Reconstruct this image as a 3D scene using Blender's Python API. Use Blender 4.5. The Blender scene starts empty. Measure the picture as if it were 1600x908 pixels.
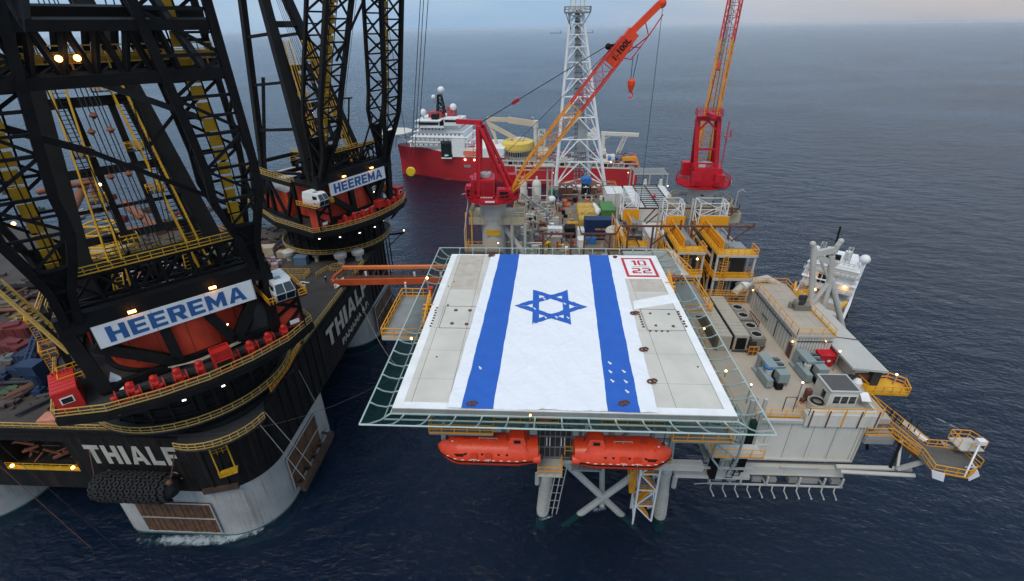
import bpy, math, random
from mathutils import Matrix, Vector
from math import sin, cos, pi, radians, degrees, atan2, sqrt
random.seed(7)
S = bpy.context.scene
COL = S.collection
# ------------------------------------------------------------------ camera
CAM_H = 80.0; FPX = 758.0; PITCH = 28.35; YAW = 3.3; ROLL = 0.9
cam_d = bpy.data.cameras.new('camera'); cam = bpy.data.objects.new('camera', cam_d); COL.objects.link(cam)
S.camera = cam
cam_d.sensor_width = 36.0; cam_d.lens = 36.0 * FPX / 1600.0
cam_d.clip_start = 0.5; cam_d.clip_end = 200000
RM = Matrix.Rotation(radians(YAW), 3, 'Z') @ Matrix.Rotation(radians(90 - PITCH), 3, 'X') @ Matrix.Rotation(radians(-ROLL), 3, 'Z')
cam.matrix_world = Matrix.Translation((0, 0, CAM_H)) @ RM.to_4x4()
def at(px, py, z=None, x=None, y=None):
    """survey helper: where the sight line of a measured point meets a level or an upright plane of the real place"""
    d = RM @ Vector((px - 800, -(py - 454), -FPX))
    s = (z - CAM_H) / d.z if z is not None else (x / d.x if x is not None else y / d.y)
    return Vector((d.x * s, d.y * s, CAM_H + d.z * s))
# ------------------------------------------------------------------ sky, sun, exposure
SUN_EL, SUN_AZ = 58.0, 205.0          # azimuth clockwise from +Y
W = bpy.data.worlds.new('World'); S.world = W; W.use_nodes = True
nt = W.node_tree; nt.nodes.clear()
N = nt.nodes.new; LK = nt.links.new
sky = N('ShaderNodeTexSky'); sky.sky_type = 'NISHITA'; sky.sun_disc = False
sky.sun_elevation = radians(SUN_EL); sky.sun_rotation = radians(SUN_AZ)
sky.air_density = 1.0; sky.dust_density = 3.0; sky.ozone_density = 2.0; sky.altitude = 60
tc = N('ShaderNodeTexCoord'); sp = N('ShaderNodeSeparateXYZ'); LK(tc.outputs['Generated'], sp.inputs[0])
mp = N('ShaderNodeMapping'); mp.inputs['Scale'].default_value = (1.0, 1.0, 6.0); LK(tc.outputs['Generated'], mp.inputs[0])
nz = N('ShaderNodeTexNoise'); nz.inputs['Scale'].default_value = 2.2; nz.inputs['Detail'].default_value = 6; nz.inputs['Roughness'].default_value = 0.55
LK(mp.outputs[0], nz.inputs['Vector'])
cr = N('ShaderNodeValToRGB'); e = cr.color_ramp.elements
e[0].position = 0.36; e[0].color = (3.8, 5.6, 7.9, 1); e[1].position = 0.7; e[1].color = (5.3, 6.7, 8.3, 1)
LK(nz.outputs['Fac'], cr.inputs[0])
# an overcast is brighter overhead than near the horizon; towards +X the cloud is warm with evening light
gr = N('ShaderNodeValToRGB'); e = gr.color_ramp.elements
e[0].position = 0.0; e[0].color = (0.97, 1.0, 1.02, 1); e[1].position = 0.8; e[1].color = (1.4, 1.33, 1.25, 1)
k = e.new(0.08); k.color = (1.0, 1.02, 1.03, 1); k = e.new(0.3); k.color = (1.08, 1.22, 1.32, 1)  # blue band above the view, added to tint the sea's reflections
LK(sp.outputs['Z'], gr.inputs[0])
ml = N('ShaderNodeMix'); ml.data_type = 'RGBA'; ml.blend_type = 'MULTIPLY'; ml.inputs[0].default_value = 1.0
LK(cr.outputs[0], ml.inputs[6]); LK(gr.outputs[0], ml.inputs[7])
wr = N('ShaderNodeMapRange'); wr.inputs[1].default_value = 0.0; wr.inputs[2].default_value = 0.6; wr.inputs[3].default_value = 0.0; wr.inputs[4].default_value = 1.0
LK(sp.outputs['X'], wr.inputs[0])
we = N('ShaderNodeMapRange'); we.inputs[1].default_value = 0.04; we.inputs[2].default_value = 0.22; we.inputs[3].default_value = 1.0; we.inputs[4].default_value = 0.12; LK(sp.outputs['Z'], we.inputs[0])
wx = N('ShaderNodeMath'); wx.operation = 'MULTIPLY'; LK(wr.outputs[0], wx.inputs[0]); LK(we.outputs[0], wx.inputs[1])
wm_ = N('ShaderNodeMix'); wm_.data_type = 'RGBA'; wm_.blend_type = 'MULTIPLY'; LK(wx.outputs[0], wm_.inputs[0]); LK(ml.outputs[2], wm_.inputs[6]); wm_.inputs[7].default_value = (1.42, 0.95, 0.72, 1)
mx = N('ShaderNodeMix'); mx.data_type = 'RGBA'; mx.inputs[0].default_value = 0.86
LK(sky.outputs[0], mx.inputs[6]); LK(wm_.outputs[2], mx.inputs[7])
bg = N('ShaderNodeBackground'); bg.inputs['Strength'].default_value = 0.085
LK(mx.outputs[2], bg.inputs[0]); wo = N('ShaderNodeOutputWorld'); LK(bg.outputs[0], wo.inputs[0])
sun_d = bpy.data.lights.new('sun', 'SUN'); sun_d.energy = 1.4; sun_d.angle = radians(25); sun_d.color = (1, 0.88, 0.72)
sun = bpy.data.objects.new('sun', sun_d); COL.objects.link(sun)
sv = Vector((sin(radians(SUN_AZ)) * cos(radians(SUN_EL)), cos(radians(SUN_AZ)) * cos(radians(SUN_EL)), sin(radians(SUN_EL))))
sun.rotation_euler = sv.to_track_quat('Z', 'Y').to_euler(); sun.location = (0, 0, 200)
S.view_settings.view_transform = 'Standard'; S.view_settings.look = 'None'
S.view_settings.exposure = 0.2; S.view_settings.gamma = 1.0; S.view_settings.use_curve_mapping = False
S.cycles.max_bounces = 6; S.cycles.transparent_max_bounces = 16

# ------------------------------------------------------------------ materials
MATS = {}
def mat(name, c, rough=0.6, metal=0.0, var=0.12, scale=0.6, bump=0.0, rust=0.0, streak=0.0, c2=None, emit=None, es=0.0, spec=0.35, alpha=None, fine=6.0, rc=(0.13, 0.05, 0.02)):
    if name in MATS: return MATS[name]
    m = bpy.data.materials.new(name); m.use_nodes = True; t = m.node_tree; n = t.nodes; l = t.links
    b = n['Principled BSDF']
    b.inputs['Roughness'].default_value = rough; b.inputs['Metallic'].default_value = metal
    b.inputs['Specular IOR Level'].default_value = spec
    g = n.new('ShaderNodeNewGeometry')
    a = n.new('ShaderNodeTexNoise'); a.inputs['Scale'].default_value = scale; a.inputs['Detail'].default_value = 5; a.inputs['Roughness'].default_value = 0.6
    l.new(g.outputs['Position'], a.inputs['Vector'])
    r = n.new('ShaderNodeValToRGB'); e = r.color_ramp.elements
    e[0].position = 0.3; e[1].position = 0.7
    lo = tuple(max(0, v * (1 - var)) for v in c) if c2 is None else c2
    hi = tuple(min(1, v * (1 + var * 0.7)) for v in c)
    e[0].color = (*lo, 1); e[1].color = (*hi, 1)
    l.new(a.outputs['Fac'], r.inputs[0]); out = r.outputs[0]
    if streak > 0:
        mpn = n.new('ShaderNodeMapping'); mpn.inputs['Scale'].default_value = (2.2, 2.2, 0.12); l.new(g.outputs['Position'], mpn.inputs[0])
        s = n.new('ShaderNodeTexNoise'); s.inputs['Scale'].default_value = 1.0; s.inputs['Detail'].default_value = 4; l.new(mpn.outputs[0], s.inputs['Vector'])
        sr = n.new('ShaderNodeValToRGB'); sr.color_ramp.elements[0].position = 0.52; sr.color_ramp.elements[1].position = 0.72
        sr.color_ramp.elements[1].color = (streak, streak, streak, 1); l.new(s.outputs['Fac'], sr.inputs[0])
        x = n.new('ShaderNodeMix'); x.data_type = 'RGBA'; l.new(sr.outputs[0], x.inputs[0]); l.new(out, x.inputs[6]); x.inputs[7].default_value = (*rc, 1); out = x.outputs[2]
    if rust > 0:
        s = n.new('ShaderNodeTexNoise'); s.inputs['Scale'].default_value = scale * 3.1 + 0.4; s.inputs['Detail'].default_value = 8; s.inputs['Roughness'].default_value = 0.75
        l.new(g.outputs['Position'], s.inputs['Vector'])
        sr = n.new('ShaderNodeValToRGB'); sr.color_ramp.elements[0].position = 0.66 - 0.2 * rust; sr.color_ramp.elements[1].position = 0.8 - 0.2 * rust
        l.new(s.outputs['Fac'], sr.inputs[0])
        x = n.new('ShaderNodeMix'); x.data_type = 'RGBA'; l.new(sr.outputs[0], x.inputs[0]); l.new(out, x.inputs[6]); x.inputs[7].default_value = (*rc, 1); out = x.outputs[2]
    l.new(out, b.inputs['Base Color'])
    # uneven gloss
    rr = n.new('ShaderNodeMapRange'); rr.inputs[3].default_value = max(0.05, rough - 0.12); rr.inputs[4].default_value = min(1, rough + 0.15)
    l.new(a.outputs['Fac'], rr.inputs[0]); l.new(rr.outputs[0], b.inputs['Roughness'])
    if bump > 0:
        f = n.new('ShaderNodeTexNoise'); f.inputs['Scale'].default_value = fine; f.inputs['Detail'].default_value = 3; l.new(g.outputs['Position'], f.inputs['Vector'])
        bn = n.new('ShaderNodeBump'); bn.inputs['Strength'].default_value = bump; bn.inputs['Distance'].default_value = 0.05
        l.new(f.outputs['Fac'], bn.inputs['Height']); l.new(bn.outputs[0], b.inputs['Normal'])
    if emit:
        b.inputs['Emission Color'].default_value = (*emit, 1); b.inputs['Emission Strength'].default_value = es
    if alpha is not None: b.inputs['Alpha'].default_value = alpha
    MATS[name] = m; return m
BLACK = mat('black_paint', (0.009, 0.009, 0.01), 0.6, var=0.3, rust=0.22, rc=(0.035, 0.018, 0.01), spec=0.14)
BLACK2 = mat('dark_steel', (0.013, 0.0125, 0.0125), 0.6, var=0.35, rust=0.3, rc=(0.04, 0.02, 0.012), spec=0.14)
HULLB = mat('black_hull_paint', (0.011, 0.011, 0.012), 0.6, var=0.35, streak=0.55, rust=0.25, rc=(0.06, 0.035, 0.02), spec=0.14)
HULLW = mat('pale_hull_paint', (0.34, 0.345, 0.34), 0.6, var=0.16, streak=0.6, rust=0.2, rc=(0.22, 0.16, 0.11), scale=0.25)
WOOD = mat('rusty_wood', (0.11, 0.055, 0.03), 0.85, var=0.5, rust=0.6, rc=(0.05, 0.03, 0.02), scale=0.9, bump=0.4)
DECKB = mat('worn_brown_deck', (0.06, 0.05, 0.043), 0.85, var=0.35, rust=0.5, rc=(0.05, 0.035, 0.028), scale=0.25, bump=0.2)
YEL = mat('yellow_paint', (0.62, 0.34, 0.02), 0.5, var=0.2, rust=0.12)
ORY = mat('orange_yellow_paint', (0.78, 0.33, 0.015), 0.45, var=0.12)
ORX = mat('crane_orange_paint', (0.72, 0.27, 0.02), 0.45, var=0.12)
RED = mat('red_paint', (0.52, 0.022, 0.016), 0.45, var=0.15, rust=0.08)
REDH = mat('drum_red_paint', (0.6, 0.06, 0.024), 0.5, var=0.2, rust=0.1, streak=0.25, scale=0.3)
CRED = mat('crane_red_paint', (0.5, 0.01, 0.022), 0.45, var=0.2, scale=1.2, rust=0.1, rc=(0.2, 0.02, 0.015), streak=0.25)
SRED = mat('ship_red_paint', (0.42, 0.018, 0.024), 0.5, var=0.12, streak=0.15, scale=0.1)
ORANGE = mat('lifeboat_orange', (0.74, 0.06, 0.018), 0.38, var=0.14, scale=1.3, streak=0.25, rc=(0.5, 0.1, 0.05), spec=0.45)
GORANGE = mat('gangway_orange', (0.62, 0.1, 0.025), 0.55, var=0.15)
WHITE = mat('white_paint', (0.74, 0.74, 0.73), 0.5, var=0.07, streak=0.12, rc=(0.4, 0.33, 0.26))
LGREY = mat('light_grey_paint', (0.46, 0.445, 0.405), 0.55, var=0.08, streak=0.18, rc=(0.3, 0.26, 0.2), scale=0.3)
WALL = mat('grey_cladding_paint', (0.56, 0.535, 0.47), 0.6, var=0.07, streak=0.3, rc=(0.27, 0.25, 0.21), scale=0.2)
MGREY = mat('mid_grey_steel', (0.23, 0.235, 0.23), 0.55, var=0.18, rust=0.1)
DGREY = mat('dark_grey_steel', (0.035, 0.036, 0.038), 0.6, var=0.25, rust=0.12)
PDECK = mat('beige_grey_deck', (0.41, 0.355, 0.29), 0.8, var=0.14, rust=0.12, rc=(0.24, 0.19, 0.15), scale=0.22, bump=0.1)
RDECK = mat('rear_deck_grime', (0.2, 0.165, 0.135), 0.85, var=0.3, rust=0.4, rc=(0.12, 0.075, 0.05), scale=0.3, bump=0.1)
HDECK = mat('helideck_grey', (0.58, 0.55, 0.485), 0.8, var=0.1, scale=0.35, rust=0.05, rc=(0.26, 0.2, 0.15), streak=0.0)
HSTAIN = mat('helideck_grey_stained', (0.5, 0.44, 0.37), 0.85, var=0.16, scale=0.9, rust=0.3, rc=(0.25, 0.19, 0.14))
LINE = mat('line_white', (0.8, 0.8, 0.79), 0.7, var=0.1, rust=0.05, rc=(0.45, 0.42, 0.38))
MARKR = mat('marking_red', (0.55, 0.03, 0.04), 0.7, var=0.1)
BLUE = mat('container_blue', (0.012, 0.03, 0.095), 0.5, var=0.2, rust=0.08)
LBLUE = mat('bright_blue', (0.03, 0.16, 0.42), 0.5, var=0.2)
GREEN = mat('green_paint', (0.08, 0.22, 0.06), 0.6, var=0.2)
TEAL = mat('teal_green_paint', (0.0, 0.25, 0.16), 0.5)
TARPY = mat('ochre_tarpaulin', (0.5, 0.33, 0.08), 0.8, var=0.25, scale=1.5, bump=0.6, fine=2.5)
BROWN = mat('brown_primer', (0.13, 0.055, 0.035), 0.7, var=0.2, rust=0.2)
RUSTP = mat('rust_orange_pipe', (0.2, 0.075, 0.04), 0.7, var=0.25)
SLATE = mat('slate_green_grey', (0.24, 0.29, 0.29), 0.55, var=0.12)
DSLATE = mat('dark_slate', (0.07, 0.09, 0.095), 0.6, var=0.2)
ROOFD = mat('dark_roof', (0.09, 0.085, 0.085), 0.8, var=0.12)
BEIGE = mat('beige_cladding', (0.38, 0.34, 0.27), 0.6, var=0.1, rc=(0.2, 0.15, 0.1), streak=0.25)
GLASS = mat('dark_glass', (0.012, 0.018, 0.02), 0.12, var=0.2, spec=0.8)
RUBBER = mat('tyre_rubber', (0.014, 0.014, 0.015), 0.75, var=0.3, rust=0.2, rc=(0.04, 0.03, 0.025))
ROPE = mat('cable_black', (0.03, 0.03, 0.033), 0.6)
TAN = mat('tan_cloth', (0.42, 0.36, 0.27), 0.9, var=0.2, bump=0.5, fine=3)
CREAM = mat('cream_rusty_paint', (0.55, 0.46, 0.34), 0.6, var=0.12, rust=0.35, rc=(0.4, 0.2, 0.08), scale=0.12)
CREAM2 = mat('cream_paint', (0.6, 0.57, 0.5), 0.6, var=0.1)
CARO = mat('carousel_yellow', (0.72, 0.5, 0.1), 0.5, var=0.1)
SIGNB = mat('sign_blue', (0.03, 0.11, 0.3), 0.5, var=0.05)
SIGNW = mat('sign_white', (0.8, 0.8, 0.79), 0.5, var=0.04, streak=0.1, rc=(0.5, 0.47, 0.42))
LETW = mat('hull_letter_white', (0.42, 0.39, 0.34), 0.6, var=0.15, streak=0.35, rust=0.2, rc=(0.25, 0.18, 0.12))
PINK = mat('faded_red_deck', (0.42, 0.07, 0.08), 0.7, var=0.2)
LAMPW = mat('lamp_warm', (0.9, 0.5, 0.2), emit=(1.0, 0.42, 0.1), es=9)
LAMPC = mat('lamp_white', (0.9, 0.85, 0.75), emit=(1.0, 0.66, 0.34), es=7)
LAMPN = mat('lamp_cool', (0.9, 0.9, 0.9), emit=(1.0, 0.95, 0.85), es=2.5)
SKIN = mat('tie_white', (0.8, 0.8, 0.8), 0.7)

# ------------------------------------------------------------------ mesh builder
class MB:
    def __init__(s, M=None): s.v = []; s.f = []; s.M = M; s.mi = []; s.cur = 0
    def add(s, vs, fs):
        o = len(s.v)
        for p in vs:
            p = Vector(p); s.v.append(s.M @ p if s.M else p)
        for f in fs: s.f.append(tuple(i + o for i in f)); s.mi.append(s.cur)
        return s
    def box(s, x0, x1, y0, y1, z0, z1):
        return s.add([(x0,y0,z0),(x1,y0,z0),(x1,y1,z0),(x0,y1,z0),(x0,y0,z1),(x1,y0,z1),(x1,y1,z1),(x0,y1,z1)],
                     [(0,3,2,1),(4,5,6,7),(0,1,5,4),(1,2,6,5),(2,3,7,6),(3,0,4,7)])
    def cbox(s, c, d, rz=0):
        co, si = cos(rz), sin(rz); vs = []
        for dz in (-.5, .5):
            for dx, dy in ((-.5,-.5),(.5,-.5),(.5,.5),(-.5,.5)):
                x, y = dx*d[0], dy*d[1]; vs.append((c[0]+x*co-y*si, c[1]+x*si+y*co, c[2]+dz*d[2]))
        return s.add(vs, [(0,3,2,1),(4,5,6,7),(0,1,5,4),(1,2,6,5),(2,3,7,6),(3,0,4,7)])
    def beam(s, a, b, w, h=None, up=(0,0,1)):
        a, b = Vector(a), Vector(b); h = h or w; d = b - a
        if d.length < 1e-6: return s
        d.normalize(); u = Vector(up)
        if abs(d.dot(u)) > 0.98: u = Vector((0,1,0)) if abs(d.y) < 0.9 else Vector((1,0,0))
        x = d.cross(u).normalized(); y = x.cross(d).normalized(); vs = []
        for p in (a, b):
            for i, j in ((-1,-1),(1,-1),(1,1),(-1,1)): vs.append(p + x*(i*w/2) + y*(j*h/2))
        return s.add(vs, [(0,3,2,1),(4,5,6,7),(0,1,5,4),(1,2,6,5),(2,3,7,6),(3,0,4,7)])
    def tube(s, a, b, r, n=8, r2=None, cap=True):
        a, b = Vector(a), Vector(b); r2 = r if r2 is None else r2; d = (b-a)
        if d.length < 1e-6: return s
        d.normalize(); u = Vector((0,0,1)) if abs(d.z) < 0.95 else Vector((1,0,0))
        x = d.cross(u).normalized(); y = x.cross(d); vs = []
        for p, q in ((a, r), (b, r2)):
            for i in range(n): t = 2*pi*i/n; vs.append(p + x*(q*cos(t)) + y*(q*sin(t)))
        fs = [(i, (i+1)%n, n+(i+1)%n, n+i) for i in range(n)]
        if cap: fs += [tuple(range(n))[::-1], tuple(range(n, 2*n))]
        return s.add(vs, fs)
    def path(s, pts, r, n=6):
        for a, b in zip(pts, pts[1:]): s.tube(a, b, r, n)
        return s
    def prism(s, pts, z0, z1):
        n = len(pts); vs = [(p[0], p[1], z0) for p in pts] + [(p[0], p[1], z1) for p in pts]
        return s.add(vs, [tuple(range(n))[::-1], tuple(range(n, 2*n))] + [(i, (i+1)%n, n+(i+1)%n, n+i) for i in range(n)])
    def wallring(s, pts, z0, z1, closed=True):
        n = len(pts); vs = [(p[0], p[1], z0) for p in pts] + [(p[0], p[1], z1) for p in pts]
        return s.add(vs, [(i, (i+1)%n, n+(i+1)%n, n+i) for i in range(n if closed else n-1)])
    def poly(s, pts, th=0.0, nrm=(0,0,1)):
        n = len(pts); pts = [Vector(p) for p in pts]
        if th == 0: return s.add(pts, [tuple(range(n))])
        o = Vector(nrm)*th
        return s.add(pts + [p+o for p in pts], [tuple(range(n))[::-1], tuple(range(n, 2*n))] + [(i, (i+1)%n, n+(i+1)%n, n+i) for i in range(n)])
    def lathe(s, c, prof, n=24, axis='z'):
        vs = []; m = len(prof)
        for i in range(n):
            t = 2*pi*i/n
            for r, h in prof:
                if axis == 'z': vs.append((c[0]+r*cos(t), c[1]+r*sin(t), c[2]+h))
                elif axis == 'x': vs.append((c[0]+h, c[1]+r*cos(t), c[2]+r*sin(t)))
                else: vs.append((c[0]+r*cos(t), c[1]+h, c[2]-r*sin(t)))
        fs = []
        for i in range(n):
            for j in range(m-1):
                a = i*m+j; b = ((i+1)%n)*m+j; fs.append((a, b, b+1, a+1))
        return s.add(vs, fs)
    def ball(s, c, r, n=12, m=7, sz=1.0):
        return s.lathe(c, [(max(1e-3, r*sin(pi*i/m)), -r*cos(pi*i/m)*sz) for i in range(m+1)], n)
    def loft(s, secs, cap=True):
        n = len(secs[0]); vs = [p for q in secs for p in q]; fs = []
        for k in range(len(secs)-1):
            for i in range(n): a = k*n+i; b = k*n+(i+1)%n; fs.append((a, b, b+n, a+n))
        if cap: fs.append(tuple(range(n))[::-1]); fs.append(tuple(range((len(secs)-1)*n, len(secs)*n)))
        return s.add(vs, fs)
    def build(s, name, m, parent=None, smooth=False, label=None, kind=None, cat=None, group=None):
        if not s.v: return None
        off = Vector((0,0,0))
        if parent is None and kind != 'structure':
            xs = [p.x for p in s.v]; ys = [p.y for p in s.v]; off = Vector(((min(xs)+max(xs))/2, (min(ys)+max(ys))/2, min(p.z for p in s.v)))
        me = bpy.data.meshes.new(name); me.from_pydata([tuple(p-off) for p in s.v], [], s.f)
        for q in (m if isinstance(m, (list, tuple)) else [m]): me.materials.append(q)
        if isinstance(m, (list, tuple)): me.polygons.foreach_set('material_index', s.mi)
        if smooth: me.polygons.foreach_set('use_smooth', [True]*len(me.polygons))
        me.update(); o = bpy.data.objects.new(name, me); COL.objects.link(o)
        if smooth:
            try: me.set_sharp_from_angle(angle=radians(40))
            except Exception: pass
        if parent is None: o.location = off
        else: adopt(o, parent)
        tag(o, label, cat, group, kind); return o
def wloc(o):
    p = Vector((0,0,0))
    while o is not None: p += Vector(o.location); o = o.parent
    return p
def adopt(o, parent):
    o.parent = parent
    o.matrix_parent_inverse = Matrix.Translation(-wloc(parent)) if parent.parent is None else Matrix.Identity(4)
def tag(o, label=None, cat=None, group=None, kind=None):
    if label: o['label'] = label
    if cat: o['category'] = cat
    if group: o['group'] = group
    if kind: o['kind'] = kind
    return o
def thing(name, loc, label, cat, group=None):
    o = bpy.data.objects.new(name, None); o.empty_display_size = 0.5; COL.objects.link(o); o.location = loc
    return tag(o, label, cat, group)
def copy_tree(o, parent=None, dz=None):
    c = o.copy(); COL.objects.link(c); c.parent = parent
    for ch in [k for k in ALLCH.get(o.name, [])] if False else list(o.children): copy_tree(ch, c)
    return c
def lettering(txt, org, u, v, height, m, parent, name='lettering', sx=1.0, off=0.02, ext=0.02, spacing=1.0, center=True, width=None):
    """letters lying in the plane of u (reading direction) and v (up)"""
    cu = bpy.data.curves.new('txt', 'FONT'); cu.body = txt; cu.size = 1.0; cu.offset = off; cu.extrude = 0; cu.space_character = spacing
    cu.resolution_u = 3
    if center: cu.align_x = 'CENTER'
    t = bpy.data.objects.new('txt', cu); COL.objects.link(t)
    dg = bpy.context.evaluated_depsgraph_get(); me = bpy.data.meshes.new_from_object(t.evaluated_get(dg))
    bpy.data.objects.remove(t); vs = [p.co.copy() for p in me.vertices]; fs = [tuple(p.vertices) for p in me.polygons]
    x0 = min(p.x for p in vs); x1 = max(p.x for p in vs); y0 = min(p.y for p in vs); y1 = max(p.y for p in vs)
    k = height/(y1-y0); kx = (width/(x1-x0)) if width else k*sx; u = Vector(u).normalized(); v = Vector(v).normalized(); n = u.cross(v); org = Vector(org)
    xc = (x0+x1)/2 if center else x0
    b = MB(); b.add([org + u*((p.x-xc)*kx) + v*((p.y-y0)*k) + n*ext for p in vs], fs)
    bpy.data.meshes.remove(me); return b.build(name, m, parent)
GL = {'H':(1,[[(0,0),(.32,0),(.32,1),(0,1)],[(.68,0),(1,0),(1,1),(.68,1)],[(.32,.4),(.68,.4),(.68,.61),(.32,.61)]]),
 'E':(.9,[[(0,0),(.34,0),(.34,1),(0,1)],[(.34,0),(1,0),(1,.21),(.34,.21)],[(.34,.79),(1,.79),(1,1),(.34,1)],[(.34,.4),(.93,.4),(.93,.6),(.34,.6)]]),
 'R':(1,[[(0,0),(.32,0),(.32,1),(0,1)],[(.32,.8),(.68,.8),(.68,1),(.32,1)],[(.32,.38),(.68,.38),(.68,.57),(.32,.57)],[(.68,.5),(1,.5),(1,.88),(.68,.88)],[(.68,.88),(1,.88),(.84,1),(.68,1)],[(.68,.38),(.86,.38),(1,.5),(.68,.5)],[(.64,0),(1,0),(.76,.38),(.42,.38)]]),
 'M':(1.2,[[(0,0),(.24,0),(.24,1),(0,1)],[(.76,0),(1,0),(1,1),(.76,1)],[(.24,.52),(.5,.02),(.5,.5),(.24,1)],[(.5,.02),(.76,.52),(.76,1),(.5,.5)]]),
 'A':(1.15,[[(0,0),(.28,0),(.5,.78),(.5,1),(.36,1)],[(.72,0),(1,0),(.64,1),(.5,1),(.5,.78)],[(.336,.2),(.664,.2),(.607,.4),(.393,.4)]]),
 'T':(1,[[(0,.78),(1,.78),(1,1),(0,1)],[(.34,0),(.66,0),(.66,.78),(.34,.78)]]),'I':(.36,[[(0,0),(1,0),(1,1),(0,1)]]),
 'L':(.85,[[(0,0),(.34,0),(.34,1),(0,1)],[(.34,0),(1,0),(1,.23),(.34,.23)]]),'1':(.5,[[(.42,0),(1,0),(1,1),(.42,1)],[(0,.66),(.42,.76),(.42,1),(0,.82)]]),'0':(1,[[(0,.14),(.27,.14),(.27,.86),(0,.86)],[(.73,.14),(1,.14),(1,.86),(.73,.86)],[(.14,0),(.86,0),(1,.14),(0,.14)],[(0,.86),(1,.86),(.86,1),(.14,1)]]),
 '2':(1,[[(0,.82),(1,.82),(.9,1),(.1,1)],[(.72,.56),(1,.56),(1,.82),(.72,.82)],[(0,.4),(.8,.4),(1,.56),(.12,.56)],[(0,.19),(.28,.19),(.28,.4),(0,.4)],[(0,0),(1,0),(1,.19),(0,.19)]]),'F':(.88,[[(0,0),(.36,0),(.36,1),(0,1)],[(.36,.78),(1,.78),(1,1),(.36,1)],[(.36,.4),(.9,.4),(.9,.6),(.36,.6)]])}
def block_letters(txt, org, u, v, height, width, m, parent, ext=.02):
    """heavy sign letters, each one a part"""
    u = Vector(u).normalized(); v = Vector(v).normalized(); n = u.cross(v); org = Vector(org)
    tot = sum(GL[c][0] for c in txt)+.17*(len(txt)-1); k = width/tot; x = -width/2; out = []
    for c in txt:
        w, ps = GL[c]; b = MB()
        for p in ps: b.poly([org+u*(x+q[0]*w*k)+v*(q[1]*height)+n*.004 for q in p], ext, n)
        out.append(b.build('digit' if c.isdigit() else 'letter', m, parent)); x += (w+.17)*k
    return out
def rail(mb, pts, h=1.1, sp=1.6, r=0.035, mid=True, toe=False, closed=False):
    pts = [Vector(p) for p in pts]
    if closed: pts = pts + [pts[0]]
    Z = Vector((0,0,1))
    for a, b in zip(pts, pts[1:]):
        L = (b-a).length; n = max(1, round(L/sp))
        mb.beam(a+Z*h, b+Z*h, r*2)
        if mid: mb.beam(a+Z*h*.5, b+Z*h*.5, r*1.6)
        if toe: mb.beam(a+Z*.1, b+Z*.1, .03, .18)
        for i in range(n): p = a.lerp(b, i/n); mb.beam(p, p+Z*h, r*1.8)
    mb.beam(pts[-1], pts[-1]+Z*h, r*1.8)
    return mb
def lattice(mb, fr, cr, br, box=True, diag=True, faces=(0,1,2,3)):
    """fr: stations of four corners; chords of size cr, lacing of size br"""
    f = (lambda a, b, w: mb.beam(a, b, w)) if box else (lambda a, b, w: mb.tube(a, b, w/2, 6, cap=False))
    for k in range(len(fr)-1):
        A, B = fr[k], fr[k+1]
        for i in range(len(A)): f(A[i], B[i], cr)
        for i in faces:
            j = (i+1) % len(A)
            f(B[i], B[j], br)
            if diag:
                if k % 2: f(A[i], B[j], br)
                else: f(A[j], B[i], br)
    return mb
def ladder(mb, a, b, side, w=0.9, step=0.6, r=0.07):
    a, b, side = Vector(a), Vector(b), Vector(side).normalized()*(w/2)
    mb.beam(a-side, b-side, r*1.6); mb.beam(a+side, b+side, r*1.6); n = int((b-a).length/step)
    for i in range(n+1): p = a.lerp(b, i/max(1,n)); mb.beam(p-side, p+side, r)
    return mb
def lamp(p, warm=True, r=0.22, post=0.0, label='', grp='small deck lamps'):
    t = thing('deck_lamp', p, label, 'lamp', grp)
    b = MB(); b.beam((p[0],p[1],p[2]-max(post,0.5)), p, 0.1); b.build('lamp_post', MGREY, t)
    r *= .6; b = MB(); b.ball((p[0],p[1],p[2]+r*.6), r, 8, 5); b.build('lamp_shade', LAMPW if warm else LAMPC, t)
    return t
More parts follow.
